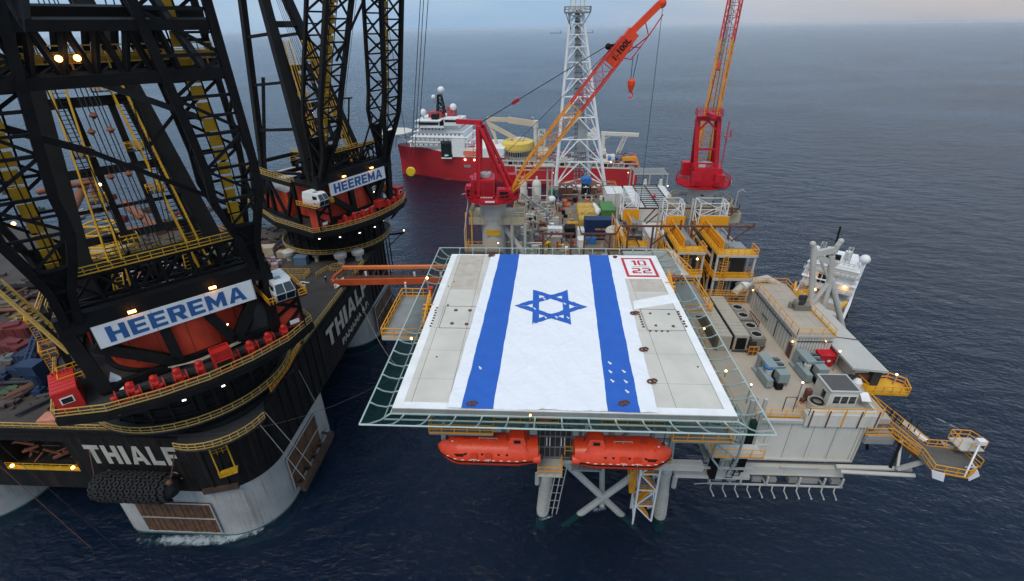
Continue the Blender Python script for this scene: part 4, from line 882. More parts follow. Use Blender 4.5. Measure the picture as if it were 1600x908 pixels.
b = MB(); b.box(45.9,48.3,40.2,42.1,39.2,39.35); b.build('upper_step', LGREY, t)
b = MB(); b.tube((36,42.9,33.4),(42.9,41.2,35.2),.3,12); b.tube((36,42.0,33.6),(42.6,40.2,35.3),.24,12); b.beam((41.2,41,35.4),(42.4,39.9,37.8),.4); b.beam((41.2,41,35.2),(41.8,42.8,38),.25); b.build('support_beam', LGREY, t)
b = MB(); b.beam((40.3,46.6,38),(40.2,44.6,34.5),.25); b.beam((41.6,42.5,38),(40.9,41.6,34.9),.3)
for k in range(5): b.beam((42.1+k*.45,46-k*.5,38.2),(42.9+k*.4,46.6-k*.5,39.2),.12)
b.build('black_strut', BLACK, t)
def board(pts, label, m=WHITE):
    pts = [Vector(p) for p in pts]; n_ = (pts[1]-pts[0]).cross(pts[2]-pts[0]).normalized(); b = MB(); b.poly(pts, .08, n_); b.build('panel_board', m, None, label=label, cat='panel')
board([P(1412,655,46),P(1451,687,44),P(1443,690,44),P(1407,660,46)], 'long pale angled board on posts above the outboard walkway')
b = MB()
for (a,c) in (((1436,685,44),(1420,716,43)),((1415,668,45),(1410,700,44))): b.tube(P(*a),P(*c),.06,6)
b.build('board_post', LGREY, None, label='two thin posts carrying the long angled board', cat='posts')
board([P(1456,735,37.9),P(1477,741,37.8),P(1474,753,37.8),P(1457,747,37.9)], 'white fascia board on the near left corner of the outboard platform')
board([P(1508,730,38.9),P(1526,730,38.9),P(1531,744,38.9),P(1514,752,38.9)], 'white plate sticking out at the far right tip of the outboard platform')
board([P(1470,689,42),P(1490,698,42),P(1488,703,42),P(1474,696,42)], 'white plate on the upper rail of the outboard platform')
b = MB(); b.tube((44.8,37.6,38.2),(47.4,40.2,40.6),.08,8); b.tube((45.9,38.7,39.2),(46.6,38.2,38.2),.08,6); b.box(47,47.8,39.9,40.5,40.4,40.9); b.build('small_davit', WHITE, None, label='slim white davit arm leaning over the outboard platform', cat='davit')
t = thing('access_platform', (44,50,38.5), 'bright yellow access platform with handrails right of the control cabin', 'platform')
b = MB(); b.poly([(40.6,48.8,39.6),(45.6,48.6,39.6),(46.2,50.4,39.6),(44.8,51.6,39.6),(41.0,51.2,39.6)], .25); b.build('floor_plate', YEL, t)
b = MB(); rail(b, [(40.6,48.8,39.8),(45.6,48.6,39.8),(46.2,50.4,39.8),(44.8,51.6,39.8),(41.2,51.2,39.8)], sp=1.1, toe=True, r=.05); b.build('handrail', ORY, t)
lamp((45.0,50.6,41.3), False, .22, 1.5, 'lit lamp on the yellow access platform')
lamp((-13.2,51.6,53.6), True, .25, 2.6, 'warm lamp on a pale pole at the left edge of the helideck'); lamp((-12.6,40.3,52.5), True, .22, .7, 'warm lamp on the left edge of the helideck by the landing stairs')
lamp((17.4,36.5,52.1), True, .18, .6, 'orange lamp at the near right corner of the helideck'); lamp((17.6,43.8,52.0), True, .16, .6, 'orange lamp halfway along the right edge of the helideck'); lamp((-.4,30.2,52.0), True, .16, .5, 'orange lamp under the near edge of the flag')
# ================================================================== PEDESTAL CRANES
def pedestal_crane(cx, cy, rot, elev, L, label, head_txt, my=2.2, deck=True, byaw=0.0, ty=0.0):
    t = thing('pedestal_crane', (cx,cy,40), label, 'crane', 'red and orange pedestal cranes')
    M = Matrix.Translation((cx,cy,0)) @ Matrix.Rotation(rot,4,'Z'); V = lambda *a: M @ Vector(a)
    b = MB(M); b.tube((0,0,20),(0,0,48.5),2.3,28); b.tube((0,0,48.5),(0,0,50.6),2.5,28); b.lathe((0,0,50.6),[(2.5,0),(2.9,1.2),(2.9,1.8),(.01,1.8)],28); b.build('pedestal', LGREY, t, smooth=True)
    b = MB(M); b.prism([(5.2*cos(2*pi*i/12+.26)*(1.0 if i%3 else .92),5.2*sin(2*pi*i/12+.26)) for i in range(12)],52.4,52.75); b.build('turret_platform', CRED, t)
    b = MB(M); n_=24; pts=[(5.1*cos(2*pi*i/n_),5.1*sin(2*pi*i/n_),52.75) for i in range(n_)]; rail(b, pts, closed=True, sp=1.1, h=1.25, r=.05)
    for i in range(n_):
        for k in range(3): a = 2*pi*(i+k/3)/n_; b.beam((5.1*cos(a),5.1*sin(a),52.75),(5.1*cos(a),5.1*sin(a),54),.05)
    b.build('handrail', CRED, t)
    b = MB(M); b.box(-3.6,.6,-2.5,2.5,53.0,56.2); b.box(-4.6,-3.6,-3.0,-1.2,53,55.2); b.box(-4.4,-3.6,1.2,3.0,53,55.6); b.box(1.2,3.6,-3.6,-2.0,53,54.8); mh = b.build('machinery_house', CRED, t)
    b = MB(M); 
    for y in (-2.52,2.5): b.box(-3.3,-1.6,y,y+.02,53.3,55.8); b.box(-1.4,.3,y,y+.02,53.3,55.8)
    b.build('panel_door', mat('crane_red_dark',(0.3,.006,.012),.45), mh)
    b = MB(M); b.box(-3.0,-2.0,-2.54,-2.52,53.2,54.2); b.box(.3,.62,-1.8,1.8,53.3,55.2); b.box(-4.4,-3.8,-3.03,-3.0,53.3,54.6); b.box(1.6,3.2,-3.63,-3.6,53.2,54.4); b.box(4.0,4.9,-.8,.8,52.8,53.6); b.build('dark_opening', BLACK2, mh)
    b = MB(M); ladder(b,(-2.9,-my-.4,53),(-2.5,-my-.4,64.6),(1,0,0),.6,.5,.05); b.build('mast_ladder', CRED, t)
    b = MB(M); b.lathe((-1.2,0,56.2),[(1.0,0),(1.0,.6),(.01,.7)],16); b.box(-2.6,-.3,.5,1.8,56.2,56.7); b.build('exhaust_hood', LGREY, t)
    b = MB(M); b.box(2.0,4.2,2.2,3.9,53.3,55.9); cb = b.build('operator_cab', CRED, t)
    b = MB(M); b.box(4.2,4.23,2.35,3.75,53.9,55.6); b.box(2.3,4.0,3.9,3.93,54.2,55.6); b.build('window', GLASS, cb)
    b = MB(M); b.box(-2.0,.2,-2.65,-2.6,52.9,53.1); b.box(-.9,.8,-5.3,-5.2,52.9,53.2); b.build('name_plate', WHITE, t)
    top = 65.0
    for y in (-my,my):
        b = MB(M); b.beam((-2.4,y,53),(-2.0,y+ty,top),.6,.7); b.build('mast_leg', CRED, t)
        b = MB(M); b.tube((-1.6,y+ty,top),(3.4,y,54.2),.34,10); b.build('mast_strut', CRED, t)
        b = MB(M); b.tube((-1.3,y*.8+ty,top),(1.2,y*.9,56.2),.3,10); b.build('mast_strut', CRED, t)
    b = MB(M)
    b.beam((-2.0,-my-.2+ty,top),(-2.0,my+.2+ty,top),.7,.8); b.beam((-2.2,-my+ty*.5,59.5),(-2.2,my+ty*.5,59.5),.35); b.beam((-2.3,-my+ty*.3,56.8),(-2.3,my+ty*.3,56.8),.35); b.beam((-2.1,-my+ty*.8,62.6),(-2.1,ty,64.6),.3); b.beam((-2.1,my+ty*.8,62.6),(-2.1,ty,64.6),.3)
    b.beam((-1.4,ty,top+.7),(-6.0,ty,top+.9),.8,.75)
    b.build('cross_beam', CRED, t)
    b = MB(M)
    if deck: b.box(-3,-.6,-my-.3+ty,my+.3+ty,top+.4,top+.5); rail(b,[(-3,-my-.3+ty,top+.5),(-.6,-my-.3+ty,top+.5),(-.6,my+.3+ty,top+.5),(-3,my+.3+ty,top+.5)],closed=True,sp=.9,r=.05)
    b.box(-3.6,-2.6,-2.8,-1.8,62,62.1); rail(b,[(-3.6,-2.8,62),(-2.6,-2.8,62)],sp=.6); b.build('top_platform', CRED, t)
    # boom
    e_ = radians(elev); ya = radians(byaw); bx = Vector((cos(e_)*cos(ya),cos(e_)*sin(ya),sin(e_))); bn_ = Vector((-sin(e_)*cos(ya),-sin(e_)*sin(ya),cos(e_))); sy_ = Vector((-sin(ya),cos(ya),0)); F0 = Vector((3.7,0,53.8))
    def sec(s, w, d): c = F0+bx*s; return [c+bn_*d/2*i+sy_*w/2*j for i,j in ((-1,-1),(-1,1),(1,1),(1,-1))]
    st = [(0,2.6,.3),(2.5,2.6,1.2),(6,2.5,2.3)]; s = 6.0
    while s < L-7: s += 2.0; st.append((s,2.5-.6*(s/L),2.3))
    st.append((L-2.5,1.7,1.9))
    cut = max(i for i,q in enumerate(st) if q[0] <= L*.58)
    b = MB(M); lattice(b,[sec(*q) for q in st[:cut+1]],.27,.11); b.build('lower_boom', ORX, t)
    b = MB(M); lattice(b,[sec(*q) for q in st[cut:]],.25,.10); b.build('upper_boom', mat('boom_red',(0.6,.05,.03),.45), t)
    OR2 = mat('jib_head_orange_red',(0.7,.06,.015),.45)
    c0 = F0+bx*(L-6.5); c1 = F0+bx*L; 
    b = MB(M); b.beam(F0+bx*(L-6.8),F0+bx*(L-1),1.75,1.9,up=bn_)
    b.beam(c1-bx*1+bn_*.2,c1+bx*4.2-bn_*.6,1.1,1.0,up=bn_); b.ball(c1+bx*4.4-bn_*.8,.7,10,6); b.build('boom_head', OR2, t)
    b = MB(M); b.beam(F0+bx*(L-5)-bn_*1,c1+bx*0-bn_*2.3,.18); b.beam(c1-bn_*2.3,c1+bx*3.4-bn_*2.0,.16); b.beam(F0+bx*(L-3)-bn_*1,F0+bx*(L-2)-bn_*2.5,.14); b.beam(c1-bn_*2.2,c1+bx*1-bn_*.6,.14); b.beam(F0+bx*(L-5)-bn_*.9,F0+bx*(L-4.2)-bn_*2.4,.14); b.beam(F0+bx*(L-4.2)-bn_*2.4,c1-bn_*2.3,.14); b.build('head_truss', CRED, t)
    b = MB(M); b.ball(F0+bx*(L-5)+bn_*1.8,.5,12,7); b.beam(F0+bx*(L-5)+bn_*2,F0+bx*(L-4)+bn_*.8,.4); b.build('sheave', BLACK2, t)
    if head_txt:
        o = M @ (F0+bx*(L-4)+Vector((0,-.97,0))+bn_*-.5); lettering(head_txt, o, M.to_3x3()@bx, M.to_3x3()@bn_, 1.0, BLACK, t, sx=1.0, off=.02, ext=.05)
    # pendants
    T = Vector((-1.8,ty,top+.6)); E1 = F0+bx*(L-5)+bn_*2
    mid = T.lerp(E1,.28)
    b = MB(M)
    for y in (-.5,.5): b.tube(T+Vector((0,y,0)),mid+Vector((0,y*.6,0)),.06,5)
    for y in (-.22,.0,.22): b.tube(mid+Vector((0,y,0)),E1+Vector((0,y,0)),.055,5)
    b.build('pendant_wire', ROPE, t)
    b = MB(M); b.beam(mid-(mid-T).normalized()*.3,mid+(mid-T).normalized()*1.1,.4,.6); b.build('pendant_block', CRED, t)
    b = MB(M); b.tube((-1,0,57),F0+bx*(L-5)+bn_*1.2,.045,5); b.build('hoist_wire', ROPE, t)
    # hook and block
    hp = F0+bx*(L-3.6)-bn_*2.3
    b = MB(M); b.tube(hp,hp-Vector((0,0,3.6)),.06,5); b.tube(hp+Vector((.8,0,.3)),hp-Vector((-.3,0,3.6)),.06,5); b.build('fall_wire', ROPE, t)
    b = MB(M); b.lathe((hp.x+.15,hp.y,hp.z-5.6),[(.01,0),(.25,.1),(.6,1.2),(.65,1.8),(.3,2.2),(.01,2.2)],12)
    for i in range(7): a0,a1 = -2.4+i*.6,-2.4+(i+1)*.6; b.tube((hp.x+.15+.4*cos(a0),0,hp.z-5.9+.4*sin(a0)),(hp.x+.15+.4*cos(a1),0,hp.z-5.9+.4*sin(a1)),.13,6)
    b.build('hook_block', OR2, t)
    tip = c1+bx*4.4-bn_*1.0; b = MB(M); b.tube(tip,(tip.x,tip.y,45),.045,5); b.build('whip_wire', ROPE, t)
    return t
t1 = pedestal_crane(-8.4, 88.0, 0.0, 52.5, 33.2, 'red pedestal crane with its long orange lattice boom raised across the flare tower', '1-100L', deck=False)
t2 = pedestal_crane(32.7, 97.0, radians(84), 80.5, 44.0, 'red pedestal crane at the right rear with its boom raised almost upright', None, my=1.9, byaw=-24, ty=1.3)
# crane pedestal galleries
def gallery(x0,x1,y0,y1,z0,z1,parent,hole=None):
    b = MB(); b.box(x0,x1,y0,y1,z0,z0+.3); b.box(x0,x1,y0-.1,y0,z0,z1); b.box(x0-.1,x0,y0,y1,z0,z1); b.box(x1,x1+.1,y0,y1,z0,z1); b.build('gallery', mat('gallery_tan',(.42,.36,.25),.7,var=.15,streak=.4), parent)
    b = MB(); rail(b,[(x0,y0,z1),(x1,y0,z1),(x1,y1,z1),(x0,y1,z1)],closed=True,sp=1.2,r=.045,h=.9); b.build('handrail', mat('rail_tan',(.55,.4,.2),.6), parent)
gallery(-12.8,-2.4,86.0,95.0,47.6,49.1,t1)
b = MB(); b.box(-13.3,-7.4,82.6,87.6,42.6,42.9); b.box(-12.9,-9,83,87,40.6,40.8); b.build('lower_gallery', MGREY, t1)
b = MB(); rail(b,[(-13.3,87.6,42.9),(-13.3,82.6,42.9),(-7.4,82.6,42.9)],sp=1.1); rail(b,[(-13.3,83,44.2),(-7.4,83,44.2)],sp=1.1); rail(b,[(-13,83,40.8),(-9,83,40.8)],sp=1)
for x in (-13.4,-12.3): b.tube((x,84,42),(x,86,50),.12,6)
b.build('handrail', ORY, t1)
b = MB(); b.box(-9.6,-7.0,85.6,85.8,45.5,46.6); b.build('yellow_sign', YEL, t1)
b = MB(); b.path([(-13.6,84,43),(-13.6,84.5,47),(-12.9,86,51.5),(-12.8,86,53.2),(-13.3,86,53.6),(-13.9,86,53.4)],.09,6); b.build('vent_pipe', LGREY, t1)
b = MB(); b.tube((-6.5,88,46.5),(-1.5,86.5,40),.55,12); b.tube((-2.3,86.2,40),(-2.3,86.2,47.8),.3,10); b.tube((-4.8,86.2,40),(-4.8,86.2,47.8),.28,10); b.tube((-3,89,52.6),(2.3,95,46.8),.22,8); b.build('brace', LGREY, t1, smooth=True)
b = MB(); b.prism([(32.7+6.2*cos(2*pi*i/16),97+6.0*sin(2*pi*i/16)) for i in range(16)],48.0,48.3); b.build('gallery', MGREY, t2)
b = MB(); pts=[(32.7+6.2*cos(2*pi*i/16),97+6.0*sin(2*pi*i/16),48.3) for i in range(16)]; rail(b,pts,closed=True,sp=1.2,h=1.2,r=.05,toe=True); pts=[(32.7+6.2*cos(2*pi*i/16),97+6.0*sin(2*pi*i/16),46.6) for i in range(9,16)]; rail(b,pts,sp=1.2,h=1.2,r=.05,toe=True); b.build('handrail', mat('rail_tan',(.55,.4,.2),.6), t2)
b = MB(); b.box(30.5,38.9,90.8,91.1,46.3,48.2); b.box(38.9,39.1,91,97,45.8,48.2); b.build('gallery_skirt', mat('gallery_tan',(.42,.36,.25),.7), t2)
b = MB(); b.wallring([(32.7+6.3*cos(2*pi*i/16),97+6.1*sin(2*pi*i/16)) for i in range(16)],46.6,48.3); b.build('gallery_wall', MATS['gallery_tan'], t2)
b = MB(); b.lathe((32.4,94.5,50.9),[(.01,-.02),(.42,0),(.45,.06)],12,'y'); b.build('porthole', BLACK, t2)
b = MB(); b.path([(38.8,94,45),(38.8,94,51.6),(39.6,94,52),(40.1,94,51.6)],.08,6); b.build('vent_pipe', LGREY, t2)

# ================================================================== FLARE TOWER
t = thing('flare_tower', (12,142,40), 'tall pale lattice flare tower with a lamp platform at its top', 'flare tower')
base = [Vector((5.1,138,40)),Vector((19.2,138.3,40)),Vector((15.2,147,40))]; topp = [Vector((7.6,139.5,84)),Vector((10.6,139.7,84)),Vector((9.6,141.6,84))]
TW = mat('tower_pale_paint',(.78,.79,.79),.5,var=.08)
zs = [0,.15,.29,.42,.54,.64,.73,.81,.875,.93,.97,1]
fr = [[base[i].lerp(topp[i],s) for i in range(3)] for s in zs]
for i, r in ((0,.5),(1,.5),(2,.72)): b = MB(); b.tube(base[i],topp[i],r,12,r2=r*.6); b.build('leg', TW, t, smooth=True)
b = MB()
for k in range(len(fr)-1):
    A,B = fr[k],fr[k+1]; w = .5-.3*k/len(fr)
    for i in range(3):
        j = (i+1)%3; m_ = B[i].lerp(B[j],.5); b.tube(B[i],B[j],w*.4,6,cap=False); b.tube(A[i],m_,w*.42,6,cap=False); b.tube(A[j],m_,w*.42,6,cap=False)
for i in range(3): b.tube(base[i],base[(i+1)%3],.25,8)
b.build('brace', TW, t)
b = MB(); c0, c1 = Vector((12.3,140.4,41)), Vector((9.3,140.2,84))
for dx,dy in ((-1.1,0),(-.5,.3),(.2,.2),(.9,0),(1.3,.6)): b.tube(c0+Vector((dx*1.5,dy,0)),c1+Vector((dx*.35,dy,0)),.2,7)
b.build('riser_pipe', mat('galvanised',(.38,.4,.41),.45,var=.1,metal=.3), t, smooth=True)
b = MB()
for k in range(34): p = c0.lerp(c1,k/33); w = 1.9-1.2*k/33; b.beam(p+Vector((-w,-.3,0)),p+Vector((w,-.3,0)),.16,.14)
b.build('clamp', DGREY, t, kind='stuff')
b = MB(); b.box(10.9,13.4,139.9,140.2,49,57); b.build('cable_tray', mat('galvanised',(.38,.4,.41),.45), t)
b = MB(); b.box(6.2,12.6,138.2,142.6,83.2,83.5); rail(b,[(6.2,138.2,83.5),(12.6,138.2,83.5),(12.6,142.6,83.5),(6.2,142.6,83.5)],closed=True,sp=1.0,r=.06)
for a,c in (((6.4,138.4,83.2),(8.0,139.6,79.5)),((12.4,138.4,83.2),(10.8,139.6,80.5)),((7,138.4,83.2),(8,139.6,79))): b.beam(a,c,.15)
b.build('top_platform', MGREY, t)
b = MB(); b.box(7.4,11.2,139.6,140.8,84.4,84.6)
for x in (7.6,8.8,10.0,11.0): b.beam((x,140,83.5),(x,140,86.4),.3)
b.box(7.2,11.5,139.9,140.2,86.4,86.6)
for i in range(10): b.box(7.1+i*.46,7.35+i*.46,139.7,140.3,86.6,87.0)
b.build('flare_tip', mat('tip_cream',(.6,.58,.5),.5), t)

# ================================================================== REAR DECK
# stair and deck modules with yellow platforms
def module(x0,x1,y0,y1,label,levels=(43.9,48.0)):
    t = thing('process_module', ((x0+x1)/2,(y0+y1)/2,40), label, 'module', 'steel modules with yellow platforms')
    b = MB(); b.box(x0+1.2,x1-.3,y0+2.4,y1-1,40,46.6); b.build('equipment_body', DGREY, t)
    b = MB()
    for x in (x0,x1):
        for y in (y0,y0+2.4,y1): b.beam((x,y,40),(x,y,levels[-1] if y<y1 else 52),.3)
    b.beam((x0,y0+2.4,46.6),(x0,y1,46.6),.3); b.beam((x1,y0+2.4,46.6),(x1,y1,46.6),.3); b.build('frame', LGREY, t)
    b = MB(); yb = y1-3.2
    lattice(b,[[(x0+.5,yb,z),(x1-.5,yb,z),(x1-.5,y1,z),(x0+.5,y1,z)] for z in (47.8,50,52.2)],.2,.1,diag=True); b.build('rack_frame', WHITE, t)
    for z in levels:
        b = MB(); b.box(x0-.2,x1+.2,y0-.2,y0+2.4,z,z+.12); b.box(x0-.2,x0+.9,y0+2.4,y1-3,z,z+.12); b.build('platform_floor', YEL, t)
        b = MB(); b.box(x0-.25,x1+.25,y0-.3,y0-.2,z-.2,z+.2); b.box(x1+.2,x1+.3,y0-.3,y0+2.4,z-.2,z+.2); b.build('edge_beam', LGREY, t)
        b = MB(); rail(b,[(x0-.2,y1-3,z+.1),(x0-.2,y0-.2,z+.1),(x1+.2,y0-.2,z+.1),(x1+.2,y0+2.4,z+.1)],sp=1.1,toe=True,r=.05); rail(b,[(x0+.9,y0+2.4,z+.1),(x0+.9,y1-3,z+.1)],sp=1.3,r=.045); b.build('handrail', ORY, t)
    b = MB(); b.box(x0+1.0,x0+1.15,y0+1.4,y1-5,48.0,49.9); b.box(x0+.4,x1-.4,y1-4.4,y1-4.2,48.1,50.2); b.build('yellow_screen', ORY, t)
    b = MB(); b.box(x0+1.4,x0+2.3,y0+2.5,y1-5,48.2,49.1); b.tube((x0+3,y0+2.6,48),(x0+3,y1-5,48),.45,10); b.box(x0+2.4,x1-.2,y0+3.2,y0+6,46.7,47.9); b.build('cable_tray', MGREY, t)
    b = MB(); 
    for k in range(4): b.beam((x0-.35,y0+2.4+k*3,46.8-k*.0),(x0-.35,y0+5.4+k*3,46.8),.1); b.beam((x0-.35,y0+2.4+k*3,41),(x0-.35,y0+5.4+k*3,46.6),.12)
    rail(b,[(x0-.4,y0+1,44),(x0-.4,y1-3,41)],sp=1.2,h=1.1,r=.05); rail(b,[(x0-.4,y1-3,45.4),(x0-.4,y0+1,43)],sp=1.2,h=1.1,r=.05); b.build('side_stair_rail', ORY, t)
    b = MB(); b.box(x0+1.0,x1-.5,y0+2.6,y0+4.6,46.6,46.75); b.box(x0+2.2,x1-.8,y0+5,y1-2,46.6,47.1)
    for k in range(4): b.box(x0+1.3+k*.5,x0+1.6+k*.5,y0+2.38,y0+2.4,41,46)
    b.build('grey_panel', MGREY, t)
    b = MB(); ladder(b,(x0+1.2,y0-.35,40.5),(x0+1.2,y0-.35,levels[-1]),(1,0,0),.7,.4,.05)
    for k in range(5): b.lathe((x0+1.4,y0+.6,44.4+.55*k),[(.75,0),(.78,.04),(.75,.08)],14)
    b.build('ladder_cage', ORY, t)
    b = MB()
    for k in range(6): b.tube((x0+.6+.5*k,y0+.9,40.2),(x0+.6+.5*k,y0+.9,43.4),.14+.05*(k%3),8)
    b.build('pipework', MGREY, t)
    return t
module(22.7,26.7,72.6,88.0,'steel module with yellow platforms right behind the red number box of the helideck')
module(28.6,34.4,71.6,88.0,'widest steel module with stacked yellow platforms, left of the grey building')
module(15.5,19.3,80.5,91.5,'smallest steel module with yellow platform, in front of the white container stack',levels=(45.6,))
t = thing('pipe_bend', (36,72,41), 'fat pale duct bending down behind the grey building', 'duct')
b = MB(); b.path([(31.9,70.6,41.6),(33.9,72.2,42.9),(37.9,73.4,43.1),(40.3,72.3,42.0),(40.4,71.4,40.4)],.62,14); 
for p in ((33.9,72.2,42.9),(37.9,73.4,43.1),(40.3,72.3,42.0)): b.ball(p,.63,14,8)
b.build('duct', LGREY, t, smooth=True)
b = MB(); b.tube((33.2,71.6,42.5),(34.4,72.5,43.0),1.0,16); b.build('bellows', WHITE, t, smooth=True)
b = MB(); rail(b,[(30,70.6,40),(34,70.4,40)],sp=1,toe=True); rail(b,[(34.3,70.2,42.6),(39,70.8,42.6),(41,69,42.6)],sp=1.1); rail(b,[(27,70.4,41.6),(34,70.2,41.6)],sp=1,toe=True,h=.9); b.build('handrail', ORY, t)
lamp((26.3,74.0,46.2), False, .28, 2.2, 'bright lamp on a post at the front of the yellow module')
# brown goal-post frames
def goal(y, z, x0, x1, posts, dg, label):
    t = thing('brown_frame', ((x0+x1)/2,y,40), label, 'steel frame', 'brown pipe frames over the rear deck')
    b = MB(); b.beam((x0,y,z),(x1,y,z),.28,.32); b.build('top_beam', BROWN, t)
    for x in posts: b = MB(); b.beam((x,y,40.5),(x,y,z+.1),.3); b.build('post', BROWN, t)
    for a in dg: b = MB(); b.beam((a[0],y,a[1]),(a[2],y,a[3]),.2); b.build('diagonal_brace', BROWN, t)
goal(90,49.5,16.4,38.0,(17.6,19.0,24.0,30.3,33.4),[(24,49.4,21,46.4),(22.4,49.4,20.6,47),(24.4,49,27,46.5),(33.4,49.4,31,47),(38,49.6,36,47.6),(38,49.5,38,50.3),(27,49.5,27,51),(33.0,49.5,33.0,51)],'brown pipe frame crossing in front of the white container stack')
goal(80,49.7,14.6,36.9,(15.8,20.0,24.6,26.6,33.0,30.4),[(20,46.2,23.8,49.6),(15.8,49.6,18,46),(26.6,49.6,29.4,46.6),(26.0,46.8,28.6,49.6),(33,46.4,36.9,50.0),(36.9,49.6,36.9,50.4),(24.6,49.6,24.6,50.8)],'brown pipe frame nearest the yellow modules, right of the grey tank')
goal(79,48.6,.4,6.4,(1.0,5.9),[(1.0,46.6,2.6,48.5),(5.9,46.6,4.3,48.5),(.4,48.6,.1,49.6)],'short brown goal-post frame behind the far edge of the flag, left one')
goal(79,48.6,7.6,13.6,(8.2,12.6),[(8.2,46.6,9.8,48.5),(12.6,46.6,11,48.5),(7.6,48.6,7.2,50),(13.6,48.6,14.1,50)],'short brown goal-post frame behind the far edge of the flag, right one')
b = MB(); b.box(9,18,77,77.6,46.2,46.5); b.box(-12.9,-6,79.0,79.5,44.6,44.9); b.build('brown_beam', BROWN, None, label='low brown beams across the rear deck just beyond the helideck', cat='beam')
# corrugated containers
def container(x0,x1,y0,y1,z0,z1,m,label,grp=None,ribs=True,doors=False,txt=None,roof=None,name='container'):
    t = thing(name, ((x0+x1)/2,(y0+y1)/2,z0), label, 'container', grp)
    b = MB(); b.box(x0+.05,x1-.05,y0+.05,y1-.05,z0+.1,z1-.05); b.build('wall', m, t)
    b = MB()
    n = int((x1-x0)/.3)
    for i in range(n): x = x0+.15+i*.3; b.box(x,x+.12,y0+.01,y0+.05,z0+.2,z1-.15)
    n = int((y1-y0)/.35)
    for i in range(n): y = y0+.12+i*.35; b.box(x0+.01,x0+.05,y,y+.14,z0+.2,z1-.15); b.box(x1-.05,x1-.01,y,y+.14,z0+.2,z1-.15)
    b.build('corrugation', m, t)
    b = MB()
    for x in (x0,x1-.1):
        for y in (y0,y1-.1): b.box(x,x+.1,y,y+.1,z0,z1)
    for z in (z0,z1-.12): b.box(x0,x1,y0,y0+.06,z,z+.12); b.box(x0,x1,y1-.06,y1,z,z+.12); b.box(x0,x0+.06,y0,y1,z,z+.12); b.box(x1-.06,x1,y0,y1,z,z+.12)
    b.build('corner_frame', m, t)
    b = MB(); b.box(x0+.1,x1-.1,y0+.1,y1-.1,z1-.06,z1+.01); b.build('roof', roof or m, t)
    return t
WC = mat('container_white',(.66,.66,.64),.55,var=.08,streak=.3,rc=(.35,.25,.18))
for k in range(7):
    y0 = 101.6+k*2.6
    container(21.2,31.2,y0,y0+2.5,42.65,45.25,WC,'long white container, %s in the upper layer of the big white stack' % ('nearest','second nearest','third from the front','in the middle','third from the back','second from the back','farthest')[k],'white containers of the big stack')
    if k < 2: container(21.2,31.2,y0,y0+2.5,40.0,42.55,WC,'long white container, %s in the bottom layer of the big white stack'%('nearest','second')[k],'white containers of the big stack')
b = MB()
for k in range(13): y = 102.0+k*1.45; b.box(23.3,29.2,y,y+.14,45.45,45.6)
for x in (23.3,26.2,29.1): b.box(x,x+.12,101.8,119.6,45.5,45.68)
b.build('roof_grid', BLACK2, None, label='black bar grid lying on top of the big white container stack', cat='grid')
b = MB(); b.cbox((26.4,109,45.9),(.7,.7,.5),.4); b.beam((26.0,108,46),(26.9,109.6,46.3),.2); b.build('red_fitting', CRED, None, label='small red fitting on the black grid of the white stack', cat='fitting')
container(10.0,16.6,97.0,99.8,40.0,44.5,BLUE,'dark blue shipping container with orange lettering, in the middle of the rear deck')
lettering('TAMAR 500', (13.5,98.28,41.6),(1,0,0),(0,0,1),.42,mat('lettering_orange',(.6,.2,.05),.6),bpy.data.objects['container.009'] if 'container.009' in bpy.data.objects else None) if False else None
b = MB(); b.box(12.2,13.4,96.94,96.99,42.3,42.7); b.box(13.6,14.6,96.94,96.99,42.3,42.7); b.box(12.0,13.0,96.94,96.99,40.5,40.8); b.box(13.2,14.4,96.94,96.99,40.5,40.8); b.build('container_lettering', mat('lettering_orange',(.5,.2,.07),.6), bpy.data.objects[[o.name for o in bpy.data.objects if o.name.startswith('container') and o.type=='EMPTY'][-1]])
container(15.2,18.4,110.5,117.5,40.0,42.0,GREEN,'green container with sloping lid, right of the white bags',name='container')
container(17.2,19.4,118.6,125.4,40.0,43.5,WC,'left one of the two white boxes behind the green container','pair of white boxes'); container(19.5,21.7,118.6,125.4,40.0,43.5,WC,'right one of the two white boxes behind the green container','pair of white boxes')
container(2.2,5.4,98.6,100.6,40,41.9,WHITE,'small white container with black and red marks on its front')
b = MB(); b.box(2.9,3.4,98.57,98.62,40.8,41.3); b.build('mark', BLACK, bpy.data.objects[[o.name for o in bpy.data.objects if o.name.startswith('container') and o.type=='EMPTY'][-1]])
b = MB(); b.add([(3.6,98.6,40.5),(3.8,98.6,40.5),(4.9,98.6,41.5),(4.7,98.6,41.5)],[(0,1,2,3)]); b.add([(4.6,98.595,40.5),(4.9,98.595,40.5),(4.0,98.595,41.5),(3.7,98.595,41.5)],[(0,1,2,3)]); b.build('red_mark', MARKR, bpy.data.objects[[o.name for o in bpy.data.objects if o.name.startswith('container') and o.type=='EMPTY'][-1]])
container(6.0,8.2,98.0,100.8,40,42.2,BLACK2,'black box left of the dark blue container')
container(8.5,9.9,96.0,98.4,40,42.6,WHITE,'white box directly left of the dark blue container, farther one'); container(8.4,9.9,93.0,95.4,40,41.6,WHITE,'white box directly left of the dark blue container, nearer one')
container(22.6,27.0,92.4,101.2,40.0,42.5,WC,'low white container directly in front of the big white stack, left one','low white containers'); container(27.1,31.4,92.4,101.2,40.0,42.5,WC,'low white container directly in front of the big white stack, right one','low white containers')
t = thing('tarpaulin_stack', (11.5,105,40), 'ochre tarpaulin bundles piled behind the dark blue container', 'tarpaulin')
